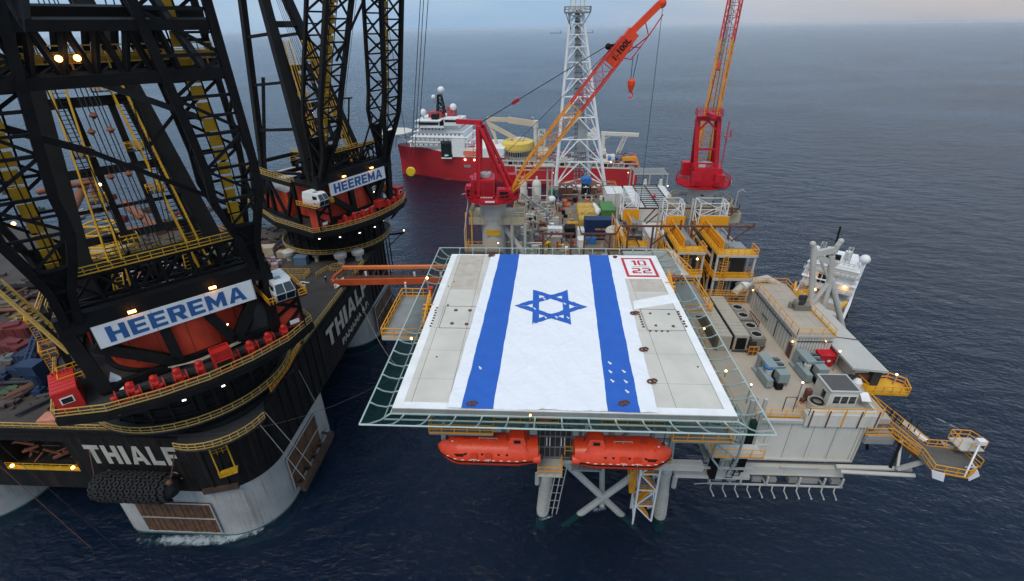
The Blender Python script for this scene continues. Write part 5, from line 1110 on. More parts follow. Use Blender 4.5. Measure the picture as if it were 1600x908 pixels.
for k, (y, z1_) in enumerate(((107.2,41.9),(110.6,42.5),(114.6,42.4))):
    b = MB(); secs=[]
    for i in range(9):
        x = 9.6+i*.48; secs.append([(x+.1*sin(i*3+j),y+1.5*cos(j*pi/6)*(1+.1*sin(i*2.3+j)),40+(z1_-40)*abs(sin(j*pi/6))**.4*(1+.08*sin(i*1.7+j*2.1)) if j<=6 else 40) for j in range(12)])
    b.loft(secs); b.build('bundle', TARPY, t, smooth=True)
for k,(x,y) in enumerate(((14.0,112.0),(14.3,115.4),(13.9,117.4),(14.6,113.6))):
    b = MB(); b.ball((x,y,40.8),.95,12,7,sz=.85); b.build('bulk_bag', WHITE, None, smooth=True, label='white bulk bag behind the green container, %s of four' % ('nearest left','third from the front','farthest','nearest right')[k], cat='bag', group='white bulk bags')
t = thing('storage_tank', (15.4,95,40), 'big round grey-brown tank with pale domed top in front of the dark blue container', 'tank')
b = MB(); b.lathe((15.6,93.6,40),[(1.7,0),(1.7,3.4)],26); b.build('shell', mat('tank_brown',(.24,.2,.17),.5,var=.12), t, smooth=True)
b = MB(); b.lathe((15.6,93.6,43.4),[(1.74,0),(1.6,.5),(1.1,.9),(.4,1.1),(.01,1.12)],26); b.build('domed_top', CREAM2, t, smooth=True)
b = MB(); rail(b,[(14.4,92.4,44.2),(15.6,92.0,44.2),(16.8,92.4,44.2)],sp=.6,h=.8); b.build('top_rail', LGREY, t)
for i,(x,y,l) in enumerate(((-3.9,121,'left'),(-.3,121,'right'))):
    t = thing('pressure_vessel', (x,y,40), 'upright pale pressure vessel, %s of the pair right of the red crane' % l, 'vessel', 'upright pressure vessels')
    b = MB(); b.lathe((x,y,41),[(.01,-.6),(.7,-.5),(1.15,0),(1.15,4.6),(.8,5.2),(.3,5.5),(.25,6.3),(.01,6.3)],20); b.build('shell', CREAM2, t, smooth=True)
    b = MB(); b.lathe((x,y-1.15,42.3),[(.3,-.1),(.45,-.14),(.45,0)],12,'y'); b.tube((x-.5,y,39.9),(x-.5,y,41),.1); b.tube((x+.5,y,39.9),(x+.5,y,41),.1); b.build('manway', MGREY, t)
    b = MB(); 
    for z in (42.5,45): b.lathe((x,y,z),[(1.17,0),(1.2,.05),(1.17,.1)],20)
    b.build('band', MGREY, t)
t = thing('pipe_portal', (0,122,40), 'pale pipe portal standing behind the two upright vessels', 'portal')
b = MB()
for x in (-5.6,2.4,3.6): b.tube((x,122,40),(x,122,49.5),.22,8)
for z in (49.5,48.6,46): b.tube((-5.8,122,z),(3.9,122,z),.16,8)
b.build('frame', LGREY, t)
b = MB(); b.box(-1,3.9,121,124,49.6,49.8); rail(b,[(-1,121,49.8),(3.9,121,49.8)],sp=1); b.build('catwalk', LGREY, t)
t = thing('canopy', (30,131,40), 'grey slatted canopy on pale posts over two white funnels at the rear', 'canopy')
for x in (25.4,29.6,34.2):
    for y in (129,134): b = MB(); b.beam((x,y,40),(x,y,46),.3); b.build('post', LGREY, t)
b = MB(); b.box(25.2,34.4,128.8,129.1,45.6,46); b.box(25.2,34.4,133.9,134.2,45.6,46); b.build('edge_beam', LGREY, t)
for i in range(12): b = MB(); b.box(25.5+i*.72,25.5+i*.72+.55,129,134,46,46.12); b.build('roof_slat', MGREY, t)
for x in (28,32): b = MB(); b.lathe((x,126.5,40),[(1.5,0),(1.3,2.2),(.5,3.6),(.35,5),(.01,5)],16); b.build('funnel', CREAM2, t, smooth=True)
b = MB(); b.lathe((3.9,127.5,40),[(.8,0),(.85,1.7),(.4,2.2),(.01,2.25)],14); b.build('green_tank', TEAL, None, smooth=True, label='teal green tank at the left foot of the flare tower', cat='tank')
b = MB(); b.ball((3.6,122,41.0),1.1,12,8,sz=.9); b.build('wrapped_valve', WHITE, None, smooth=True, label='white wrapped round valve in front of the teal tank', cat='valve')
b = MB(); b.ball((2.3,112,40.8),.8,12,8,sz=.8); b.build('wrapped_valve', WHITE, None, smooth=True, label='smaller white wrapped valve on the rear deck left of the tarpaulins', cat='valve')
b = MB(); b.cbox((13.1,130.5,43.4),(2.6,2.4,1.8)); b.ball((13.1,130.5,44.2),1.3,10,6,sz=.6); b.build('blue_bin', LBLUE, None, label='bright blue bin in front of the flare tower base', cat='bin')
b = MB(); b.cbox((11.0,95.2,40.7),(2.4,1.2,1.4)); b.build('blue_crate', LBLUE, None, label='blue crate in front of the dark blue container', cat='crate')
b = MB(); b.cbox((7.3,138,47.4),(1.8,.3,1.6)); b.build('notice_board', CREAM2, None, label='pale notice board hung on the flare tower foot', cat='board')
# brown generator cases
for k,x in enumerate((5.6,7.6,11.8,14.0)):
    b = MB(); b.box(x,x+1.7,126,130,40,43.0); o = b.build('equipment_case', BROWN if k!=2 else BLACK2, None, label='dark brown case in front of the flare tower, %s from the left'%('first','second','third','fourth')[k], cat='case', group='brown cases under the flare tower')
    b = MB(); b.box(x+.1,x+1.6,125.95,126,42.9,43.1); b.ball((x+.8,126,43.1),.3,8,5); b.build('white_lid', WHITE, o)
# scattered deck gear
random.seed(21)
KM = {'dark_red':mat('gear_red',(.3,.05,.04),.6),'orange':mat('gear_orange',(.55,.15,.05),.6),'tan':TAN,'grey':MGREY,'white':WHITE,'blue':BLUE,'brown':BROWN,'black':BLACK2,'yellow':YEL,'beige':BEIGE,'rusty brown':BROWN}
WHERE = ['left rear deck beside the red crane','deck between the crane and the tarpaulins','deck left of the dark blue container','deck in front of the flare tower','deck behind the helideck edge','deck right of the white boxes']
spots = []
REG = [(-5,1,91,118),(1,9,101.5,121),(0,8,90,97),(5,20,121,136),(-4,17,68,78),(17,21,94,112)]
GEAR = []
BUSY = [(10,17,96,101),(15,18.5,110,118),(9,15,105.5,118.5),(2,8.3,98,101),(-5.2,1,119.5,122.5)]
cnt = 0
for r_i, (x0,x1,y0,y1) in enumerate(REG):
    for k in range((60,46,26,34,22,16)[r_i]):
        x, y = random.uniform(x0,x1), random.uniform(y0,y1)
        if any(a-.6<x<b_+.6 and c-.6<y<d+.6 for a,b_,c,d in BUSY): continue
        if any((x-a)**2+(y-c)**2 < .9 for a,c in spots): continue
        spots.append((x,y)); s = random.uniform(.5,1.25); kn = random.choice(list(KM)); kind = random.choice(('crate','drum','pump','pipe_stub'))
        b = MB(); rz = random.choice((0,0,.3,.8,1.57))
        if kind == 'crate': b.cbox((x,y,40+s*.5),(s*1.3,s,s),rz); b.cbox((x,y,40+s+.04),(s*1.38,s*1.08,.08),rz)
        elif kind == 'drum': b.lathe((x,y,40),[(s*.5,0),(s*.5,s*.5),(s*.54,s*.52),(s*.5,s*.55),(s*.5,s*1.2),(.01,s*1.25)],12)
        elif kind == 'pump': b.tube((x-s,y,40+s*.5),(x+s,y,40+s*.5),s*.35,10); b.cbox((x,y,40+.1),(s*2,s*.8,.2)); b.tube((x,y,40.3),(x,y,40+s*1.3),.12,8); b.lathe((x+s*.6,y,40+s*.5),[(s*.45,-.1),(s*.45,.1)],12,'x')
        else: b.tube((x,y,40),(x,y,40+s*1.6),s*.18,8); b.lathe((x,y,40+s*1.6),[(s*.34,0),(s*.34,.12),(.01,.12)],10); b.beam((x,y,40+s),(x+s*.8,y,40+s),.14)
        cnt += 1
        GEAR.append((kn.replace('_',' '),kind.replace('_',' '),r_i,x,b.build(kind, KM[kn], None)))
ORD = ['first','second','third','fourth','fifth','sixth','seventh','eighth','ninth','tenth','eleventh','twelfth']
def ordinal_labels(items, places, grp):
    for key in sorted({(a,k,r) for a,k,r,x,o in items}):
        L_ = sorted([(x,o) for a,k,r,x,o in items if (a,k,r)==key], key=lambda q: q[0]); a,k,r = key
        for i,(x,o) in enumerate(L_):
            lead = 'only %s %s' % (a,k) if len(L_)==1 else '%s %s %s from the left' % (ORD[min(i,11)],a,k)
            tag(o, '%s %s' % (lead, places[r]), k, '%ss %s' % (k, grp))
ordinal_labels(GEAR, ['on the deck by the left red crane','on the deck left of the tarpaulins','on the deck behind the short brown frames','in front of the flare tower','just beyond the far helideck net','right of the blue container'], 'on the rear deck')
b = MB(); random.seed(31)
for k in range(90):
    x, y = random.choice(((random.uniform(-6,1),random.uniform(88,120)),(random.uniform(3,20),random.uniform(122,140)),(random.uniform(-5,20),random.uniform(66,80)))); z = 40+random.uniform(.2,2.2); d = random.choice(((1,0,0),(0,1,0),(0,0,1))); L_ = random.uniform(1.5,4.5)
    b.tube((x,y,z),(x+d[0]*L_,y+d[1]*L_,z+d[2]*L_*.5),random.uniform(.05,.14),6)
b.build('loose_pipework', MGREY, None, label='tangle of thin grey pipes running over the rear deck', cat='pipes', kind='stuff')
b = MB(); random.seed(44)
for k in range(70):
    x, y = random.choice(((random.uniform(-5,2),random.uniform(74,100)),(random.uniform(2,20),random.uniform(70,88)),(random.uniform(-5,5),random.uniform(100,120)))); h = random.uniform(1.5,5)
    b.tube((x,y,40),(x,y,40+h),random.uniform(.08,.22),6)
    if k%2: b.tube((x,y,40+h),(x+random.choice((-1,1))*random.uniform(.8,3),y,40+h),random.uniform(.08,.16),6)
    if k%3==0: b.lathe((x,y,40+h*.6),[(.35,-.3),(.45,0),(.35,.3)],8)
    if k%4==0: b.cbox((x+.6,y,40+.9),(1.2,.9,1.8))
b.build('process_pipework', LGREY, None, label='dense pale process pipes and valves standing on the rear deck', cat='pipes', kind='stuff')
b = MB(); rail(b,[(9,75.2,45.2),(20,75.2,45.2)],sp=1.1,toe=True); rail(b,[(16.5,74.6,46.5),(22,74.6,46.5)],sp=1.1,toe=True); b.box(9,20,75.3,77,45,45.2); b.box(-4,-3.6,75,75.4,40,46); b.box(-1,-.7,75,75.4,40,46); rail(b,[(-4,75,45.2),(1,75,45.2)],sp=1.2); b.build('rear_gallery', ORY, None, label='orange handrail gallery running just beyond the far helideck net', cat='handrail')
for (x,y,z,l) in ((-7.3,84,44.6,'bright lamp beside the crane pedestal'),(4.0,129,46.0,'upper warm lamp by the teal tank'),(3.8,128,44.0,'lower warm lamp by the teal tank'),(20.8,140.6,46,'lamp right of the flare tower foot'),(24.2,131,45.5,'lamp left of the canopy'),(29.4,101.0,46.8,'lamp at the right front corner of the white stack'),(31.8,98,46.4,'lamp under the right crane gallery'),(29.5,110,48,'lamp left below the right crane gallery')):
    lamp((x,y,z), False, .2, 1.2, l)
# orange gangway to the crane vessel
t = thing('gangway', (-28,104,26), 'orange truss gangway bridging the gap between the crane vessel and the platform', 'gangway')
b = MB(); b.beam((-50,102.6,26.2),(-10.5,103.2,27.2),.5,1.5); b.build('near_girder', GORANGE, t)
b = MB(); b.beam((-48,106.0,28.6),(-10.5,106.4,29.2),.9,.7); b.build('far_girder', mat('gangway_light',(.78,.22,.06),.5), t)
b = MB(); A_=[]
for k in range(15): x0_=-48+k*2.5; b.beam((x0_,102.8,26.9),(x0_+1.25,105.9,28.6),.12); b.beam((x0_+1.25,105.9,28.6),(x0_+2.5,102.8,26.9),.12); b.beam((x0_,106.2,26.1),(x0_,106.2,28.5),.15)
b.poly([(-49,102.8,26.3),(-11,103.4,27.0),(-11,106,27.0),(-49,106,26.3)],.1); b.build('lacing', BROWN, t)
b = MB(); b.path([(-50,102.6,26.2),(-49.5,103.5,27.5),(-47.5,105.9,28.6)],.25); b.build('end_strut', GORANGE, t)
for x in (-42,-30,-23.5): b = MB(); b.box(x,x+.5,104.3,104.5,27.2,28.4); b.build('lamp_housing', WHITE, t)
# ================================================================== CRANE VESSEL
def inst(name, me, parent, M, label=None):
    o = bpy.data.objects.new(name, me); COL.objects.link(o); adopt(o, parent); o.matrix_basis = M; return o
HXF, HY_0, HY_1, HXB, DZ = -46.3, 53.5, 141.5, -215.0, 25.0
t = thing('crane_vessel', (-120,97,0), 'huge black and white semi-submersible crane vessel with its lettered end face towards the platform', 'crane vessel')
RC = 9.0
def corner(cx, cy, r, a0, a1, n=10): return [(cx+r*cos(radians(a0+(a1-a0)*i/n)), cy+r*sin(radians(a0+(a1-a0)*i/n))) for i in range(n+1)]
outer = corner(HXF-RC,HY_0+RC,RC,-90,0)+corner(HXF-RC,HY_1-RC,RC,0,90)+[(HXB,HY_1),(HXB,HY_0+3.5),(-90.5,HY_0+3.5),(-90.5,HY_0),(-89,HY_0)]
full = corner(HXF-RC,HY_0+RC,RC,-90,0)+corner(HXF-RC,HY_1-RC,RC,0,90)+[(HXB,HY_1),(HXB,HY_0)]
b = MB(); pts = corner(HXF-RC,HY_0+RC,RC,-90,0)+corner(HXF-RC,HY_1-RC,RC,0,90)+[(HXB,HY_1),(HXB,HY_0+4),(-76,HY_0+4),(-76,HY_0)]
b.prism(pts, 11.6, DZ-.02)
b.box(HXB,-76,HY_0,HY_0+3.98,11.6,15.6); b.box(HXB,-76,HY_0,HY_0+3.98,22.4,DZ-.02); b.box(HXB,-89,HY_0,HY_0+3.98,15.6,22.4)
b.build('hull', HULLB, t)
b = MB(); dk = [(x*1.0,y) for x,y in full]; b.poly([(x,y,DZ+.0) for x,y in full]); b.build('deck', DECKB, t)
b = MB()
pts_e = corner(HXF-RC,HY_0+RC,RC+.15,-90,0)+corner(HXF-RC,HY_1-RC,RC+.15,0,90)
for z, w in ((DZ+.1,.25),(24.0,.15)):
    for a,c in zip([(HXB,HY_0-.1)]+pts_e, pts_e+[(HXB,HY_1)]): b.beam((*a,z),(*c,z),w,.3)
b.build('rubbing_bar', BLACK2, t)
# plate frames stand proud on the end face
b = MB()
for k in range(26):
    y = 66+k*2.9
    if 84 < y < 116 : 
        if k % 2: b.box(HXF+.0,HXF+.03,y-.03,y+.03,12,24.5)
        continue
    b.box(HXF,HXF+.3,y-.15,y+.15,12.2,24.6)
for k in range(6): a = radians(-80+k*14); x,y = HXF-RC+(RC+.1)*cos(a), HY_0+RC+(RC+.1)*sin(a); b.cbox((x,y,18.3),(.25,.3,12.4),a)
b.build('frame_rib', BLACK2, t)
b = MB()
for k in range(7):
    x = -75.2+k*3.1
    if x < -56: b.box(x,x+.06,HY_0-.03,HY_0,11.8,24.6)
for z in (14.6,18.0,21.4): b.box(-75.8,-55.5,HY_0-.03,HY_0,z,z+.06)
for k in range(12):
    random.seed(k+9); x = -74+random.random()*18; z = 12.5+random.random()*10; b.box(x,x+random.uniform(.3,1.2),HY_0-.05,HY_0,z,z+random.uniform(.1,.5))
b.build('weld_seam', BLACK2, t, kind='stuff')
# opening with machinery and yellow sill
b = MB(); b.box(-89,-76,HY_0+.05,HY_0+.5,15.6,16.1); rail(b,[(-89,HY_0+.1,16.1),(-76,HY_0+.1,16.1)],sp=1.6,h=.9); b.build('sill_rail', YEL, t)
b = MB(); random.seed(4)
for k in range(28): x = random.uniform(-88,-77); z = random.uniform(15.8,21); b.beam((x,HY_0+3.2,z),(x+random.uniform(-2,2),HY_0+1.5+random.random(),z+random.uniform(-1,2)),random.uniform(.12,.4))
b.build('opening_machinery', RUSTP, t, kind='stuff')
for x, w in ((-76.9,'right'),(-87.6,'left')):
    b = MB(); b.ball((x,HY_0-.1,16.6),.28,8,5); b.build('opening_lamp', LAMPW, t)
# columns
def column(x0,x1,y0,y1,r,name='column'):
    b = MB(); c = corner(x1-r,y0+r,r,-90,0)+corner(x1-r,y1-r,r,0,90)+corner(x0+r*.5,y1-r*.5,r*.5,90,180,5)+corner(x0+r*.5,y0+r*.5,r*.5,180,270,5)
    b.wallring(c,-14,11.6); o = b.build(name, HULLW, t, smooth=True)
    b = MB(); c2 = c; b.wallring([(x,y) for x,y in c2],-14,-.0); 
    b = MB(); n = len(c); cc = [(x+(x-(x0+x1)/2)*.002,y+(y-(y0+y1)/2)*.002) for x,y in c]; b.wallring(cc,-2,.35); b.build('boot_top', mat('boot_top_green',(.05,.12,.11),.6), o)
    return o
colN = column(-75.5,HXF,HY_0,86,RC); column(-75.5,HXF,112,HY_1,RC); column(-150,-97.5,HY_0,86,RC); column(-150,-97.5,112,HY_1,RC)
# planks of the rusty fender panels
def planks(org, du, dv, nu, nv, W_, H_, nrm, parent):
    org, du, dv, nrm = Vector(org), Vector(du).normalized(), Vector(dv).normalized(), Vector(nrm)
    me = None; w = W_/nu; h = H_/nv
    for i in range(nu):
        for j in range(nv):
            b = MB(); th = .22+.05*((i*7+j*3)%4); o = org+du*(i*w+.04)+dv*(j*h+.03); p = [o,o+du*(w-.08),o+du*(w-.08)+dv*(h-.06),o+dv*(h-.06)]
            b.poly(p, th, nrm); b.build('plank', WOOD, parent)
    b = MB()
    for j in range(nv+1): b.beam(org+dv*(j*h)+nrm*.38,org+du*W_+dv*(j*h)+nrm*.38,.16)
    b.beam(org+nrm*.3,org+dv*H_+nrm*.3,.2); b.beam(org+du*W_+nrm*.3,org+du*W_+dv*H_+nrm*.3,.2); b.build('fender_frame', HULLW, parent)
planks((-69.3,HY_0-.02,1.2),(1,0,0),(0,0,1),15,2,13.6,7.6,(0,-1,0),t)
planks((HXF+.02,62,2.2),(0,1,0),(0,0,1),13,2,12.5,8.0,(1,0,0),t)
planks((HXF+.02,117,2.2),(0,1,0),(0,0,1),10,2,16,8.5,(1,0,0),t)
b = MB(); b.beam((-44.4,62,2.6),(-44.4,76.5,2.6),.9,1.5); b.beam((-44.4,119,3),(-44.4,134,3),.9,1.5); b.beam((-46.6,62.4,3.4),(-44.4,62.4,2.8),.4); b.beam((-46.6,76,3.4),(-44.4,76,2.8),.4)
for y in (64,67,70,73): b.cbox((-45.5,y,2.6),(1.6,.5,1.2))
for y in (121,125,129,133): b.beam((-46.6,y,8),(-44.4,y,3),.3)
b.build('boat_fender', mat('rusty_black',(.06,.035,.025),.8,var=.4,rust=.4,rc=(.16,.07,.035)), t)
b = MB(); b.tube((-46.0,58.5,22.5),(-44.4,63.2,3.8),.07,5); b.tube((-46.0,60.5,23.5),(-44.4,66.5,3.8),.07,5); b.tube((-46,73.5,22),(-44.3,76,3.8),.05,5); b.build('fender_cable', LGREY, t)
b = MB(); b.beam((-55.5,52.9,12.3),(-50.2,54.4,12.3),.5,1.0); b.build('rusty_ledge', mat('rusty_black',(.06,.035,.025),.8), t)
b = MB(); ladder(b,(-50.3,54.3,2),(-50.3,54.3,11),(1,.3,0),.7,.55,.06); b.build('draft_ladder', HULLW, t)
b = MB(); b.cbox((-50.6,52.2,20.4),(.15,.15,7.4)); b.cbox((-48.6,53.4,20.4),(.15,.15,7.4)); b.add([(-50.7,52.1,16.8),(-48.5,53.4,16.8),(-49.3,54.8,16.8),(-51.4,53.5,16.8),(-50.7,52.1,16.65),(-48.5,53.4,16.65),(-49.3,54.8,16.65),(-51.4,53.5,16.65)],[(0,1,2,3),(7,6,5,4),(0,4,5,1),(3,2,6,7)]); rail(b,[(-51,52.7,16.8),(-50.7,52.1,16.8),(-48.5,53.4,16.8)],sp=.8); rail(b,[(-50.6,52.2,21.5),(-48.6,53.4,21.5)],sp=.7); b.build('hanging_ladder', YEL, t)
# lettering
block_letters('THIALF', (HXF+.35,100.2,17.7), (0,1,0), (0,0,1), 4.6, 27.0, LETW, t)
lettering('PANAMA R.P.', (HXF+.35,103.4,14.0), (0,1,0), (0,0,1), 1.7, LETW, t, width=19.5, off=.03, ext=.02)
block_letters('THIALF', (-65.3,HY_0-.05,17.8), (1,0,0), (0,0,1), 4.1, 15.4, LETW, t)
lettering('PANAMA R.P.', (-64.8,HY_0-.05,14.6), (1,0,0), (0,0,1), 1.7, LETW, t, width=12.5, off=.03, ext=.02)
# walkway bulge and rails
b = MB(); pts_b = corner(-52.0,58.4,8.4,-104,-8,12); b.prism(pts_b+[(-49,66),(-57,56)],24.75,25.06); b.build('corner_platform', DGREY, t)
b = MB(); rail(b,[(x,y,25.1) for x,y in pts_b],sp=1.2,h=1.2,r=.06,toe=True); b.build('handrail', mat('old_yellow_rail',(.5,.32,.08),.6), t)
OYR = MATS['old_yellow_rail']
b = MB(); rail(b,[(-110,HY_0+.1,DZ),(-57,HY_0+.1,DZ)],sp=1.5,h=1.15,r=.06,toe=True); b.build('handrail', OYR, t)
b = MB(); rail(b,[(HXF-.4,66,DZ),(HXF-.3,76,DZ)],sp=1.5,h=1.2,r=.06); rail(b,[(HXF-.2,76,DZ),(HXF-.2,81,DZ+.1),(HXF-.2,100,DZ)],sp=1.6,h=1.15,r=.06,toe=True); rail(b,[(HXF-.2,108,DZ),(HXF-.2,116,DZ)],sp=1.6,h=1.15,r=.06,toe=True)
rail(b,[(x,y,DZ) for x,y in corner(HXF-RC,HY_1-RC,RC-.1,0,90)],sp=1.3,h=1.2,r=.06,toe=True); b.build('handrail', OYR, t)
b = MB(); rail(b,[(-44.7,62,26.5),(-44.6,68,26.5),(-46,76,26)],sp=1.2,h=1.1,r=.07,toe=True); b.build('handrail', ORY, t)
b = MB(); b.beam((-44.8,62,26.3),(-46.1,76,25.8),.5,.4); 
random.seed(8)
for k in range(24): y = 68+random.uniform(0,10); b.cbox((-46.6+random.uniform(-.4,.5),y,24.6+random.uniform(-1,1.2)),(random.uniform(.2,.7),random.uniform(.2,.8),random.uniform(.2,.8)),random.random())
b.build('rusty_fittings', MATS['rusty_black'], t)
b = MB(); rail(b,[(-70,106.3,DZ),(-58.6,106.6,DZ),(-58.6,110,DZ),(-70,109.7,DZ)],closed=True,sp=1.2,h=1.2,r=.07,toe=True); rail(b,[(-56,107.6+0,DZ),(-54.6,112,DZ)],sp=1,h=1.2,r=.07)
pts=[(-52.3+1.9*cos(2*pi*i/14),112.2+1.6*sin(2*pi*i/14),DZ) for i in range(14)]; rail(b,pts,closed=True,sp=.9,h=1.1,r=.06); b.build('handrail', OYR, t)
b = MB(); b.beam((HXF,135,25.5),(-39.5,133.5,27),.35,.5); b.beam((HXF,135,21),(-40.2,133.6,26.8),.25); b.build('side_boom', BLACK2, t)
lamp((-39.6,133.5,27.6), False, .35, .8, 'bright lamp on a black boom tip at the far corner of the crane vessel')
# deck cargo of the crane vessel
def block(name,x,y,z,sx,sy,sz,m,label,cat,rz=0,grp=None,extra=None):
    b = MB(); b.cbox((x,y,z+sz/2),(sx,sy,sz),rz); b.cbox((x,y,z+sz+.05),(sx*1.04,sy*1.04,.1),rz)
    for k in range(4): b.cbox((x+(k-1.5)*sx*.22*cos(rz)-(sy*.51)*-sin(rz)*-1,y+(k-1.5)*sx*.22*sin(rz)-(sy*.51)*cos(rz),z+sz/2),(.06,.06,sz*.9),rz)
    return b.build(name, m, None, label=label, cat=cat, group=grp)
block('tan_cabin',-75.0,120.5,DZ,4.0,3.2,2.8,TAN,'tan canvas covered box near the far crane tub','box',.2)
block('small_tan_box',-70.5,120,DZ,2.6,2,1.6,TAN,'smaller tan box right of the canvas covered box','box')
block('blue_grey_box',-63.2,115.6,DZ,3.2,2.4,2.2,mat('gear_greyblue',(.1,.16,.24),.7),'blue grey box below the far crane walkway','box',.1)
for (x,y,l) in ((-67.5,118.0,'left of the blue grey box'),(-52.6,116.3,'middle one under the far crane walkway'),(-48.6,118.5,'right one under the far crane walkway')):
    b = MB(); b.lathe((x,y,DZ),[(.9,0),(.9,1.6),(1.6,1.7),(1.7,2.6),(1.2,3.0),(.01,3.0)],18); b.build('mushroom_vent', LGREY, None, smooth=True, label='white mushroom vent, '+l, cat='vent')
b = MB(); b.lathe((-59.8,117.3,DZ),[(.5,0),(.5,1.4),(.9,1.5),(.9,2),(.01,2.1)],14); b.build('mushroom_vent', LGREY, None, smooth=True, label='smallest grey vent between the blue grey box and the railing', cat='vent')
b = MB()
for k in range(14): random.seed(k+50); x,y = -73.5+random.uniform(-2.5,4.5),114+random.uniform(-1.5,3.5); b.cbox((x,y,DZ+.5),(random.uniform(.6,1.8),random.uniform(.5,1.5),random.uniform(.6,1.6)),random.random())
b.build('cloth_heap', mat('gear_palecloth',(.3,.3,.34),.8,var=.5,c2=(.35,.1,.1),scale=1.1), None, label='heap of pale, red and blue bundles beside the operator cab', cat='heap', kind='stuff')
b = MB(); b.cbox((-52.5,79.8,DZ+.6),(1.6,1.2,1.2),.6); b.lathe((-50.9,81.0,DZ),[(.7,0),(.7,1.2),(.01,1.4)],12); b.lathe((-49.6,82.5,DZ),[(.6,0),(.6,1.3),(.01,1.4)],12); b.build('red_winch', RED, None, label='red deck winch standing on the open deck by the lettered side', cat='winch')
b = MB(); b.add([(-48.5,101.6,DZ+.2),(-47.0,103.4,DZ+.9),(-47.4,104.3,DZ+1.9),(-48.9,102.6,DZ+1.2)],[(0,1,2,3)]); b.cbox((-48.9,102,DZ+.5),(.5,.5,1)); b.build('banner', WHITE, None, label='small white banner held at the rail above the lettering', cat='banner')
for i,(x,y,top,l) in enumerate(((-49.3,102.3,HIV,'person in red jacket beside the white banner'),(-48.9,103.6,NAVY,'person in dark overalls behind the white banner'),(-52.2,104.6,BLACK,'person in black left of the group by the banner'))): person((x,y,DZ), 1+i, top, NAVY, WHITE, l)
for k,(x,y) in enumerate(((-57.6,103.2),(-58.8,103.8),(-57.2,104.6),(-58.4,104.9))): b = MB(); b.cbox((x,y,DZ+.06),(1.2,.35,.1)); b.build('white_plank', WHITE, None, label='white plank lying on the brown deck, %s of four'%('nearest','second','third','farthest')[k], cat='plank')
# far-left deck area: cargo, cradles, pipes
t = thing('rust_cradle', (-160,160,25), 'rust brown tubular cradle of big pipes far across the crane vessel deck', 'cradle')
def q(px,py,z): return at(px,py,z=z)
for a,c,r in (((115,325,26),(143,268,34),1.4),((143,268,34),(145,262,36),1.2),((196,318,30),(252,362,26),1.4),((60,300,30),(145,283,33),1.1),((145,283,33),(150,310,27),1.1),((190,360,26),(330,350,26),1.0)):
    b = MB(); b.tube(q(*a),q(*c),r,12); b.build('pipe', RUSTP, t, smooth=True)
t = thing('yellow_tensioner', (-150,140,25), 'yellow framed deck machine behind the near crane ladders', 'machine')
A = q(128,398,26); B_ = q(182,388,26)
b = MB(); o = Vector((-116,118,25)); k_ = 1
def fr_box(o, sx, sy, sz, w, m, nm, par):
    b = MB()
    for x in (0,sx):
        for y in (0,sy): b.beam(o+Vector((x,y,0)),o+Vector((x,y,sz)),w)
    for z in (0,sz*.5,sz):
        b.beam(o+Vector((0,0,z)),o+Vector((sx,0,z)),w); b.beam(o+Vector((0,sy,z)),o+Vector((sx,sy,z)),w); b.beam(o+Vector((0,0,z)),o+Vector((0,sy,z)),w); b.beam(o+Vector((sx,0,z)),o+Vector((sx,sy,z)),w)
    b.build(nm, m, par)
b0 = q(128,398,26); fr_box(Vector((b0.x,b0.y,25)),10,8,3,.5,YEL,'lower_frame',t); fr_box(Vector((b0.x+1,b0.y+2,28)),8,5,5.5,.45,YEL,'upper_frame',t)
b = MB(); b.cbox((b0.x+5,b0.y+4,25.8),(9,7,1.2)); b.build('bed_plate', TAN, t)
dim_paint = lambda n_,c_: mat('cargo_'+n_, c_, .75, var=.3, rust=.35, rc=(.07,.045,.035), scale=.3)  # paints darkened to imitate the dim left of the view, plus rust
cols_ = {'faded red':dim_paint('red',(.13,.022,.022)),'pale grey':dim_paint('grey',(.12,.12,.12)),'blue':dim_paint('blue',(.015,.04,.1)),'dark blue':dim_paint('navy',(.02,.035,.08)),'white':dim_paint('white',(.24,.24,.23)),'brown':dim_paint('brown',(.09,.05,.035)),'yellow':dim_paint('yellow',(.2,.12,.025)),'orange':dim_paint('orange',(.2,.075,.04)),'tan':dim_paint('tan',(.12,.1,.07)),'green':dim_paint('green',(.05,.1,.04))}
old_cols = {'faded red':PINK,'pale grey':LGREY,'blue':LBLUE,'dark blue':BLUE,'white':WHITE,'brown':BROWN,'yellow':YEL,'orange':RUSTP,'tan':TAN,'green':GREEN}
random.seed(77); n_ = 0
CARGO = []
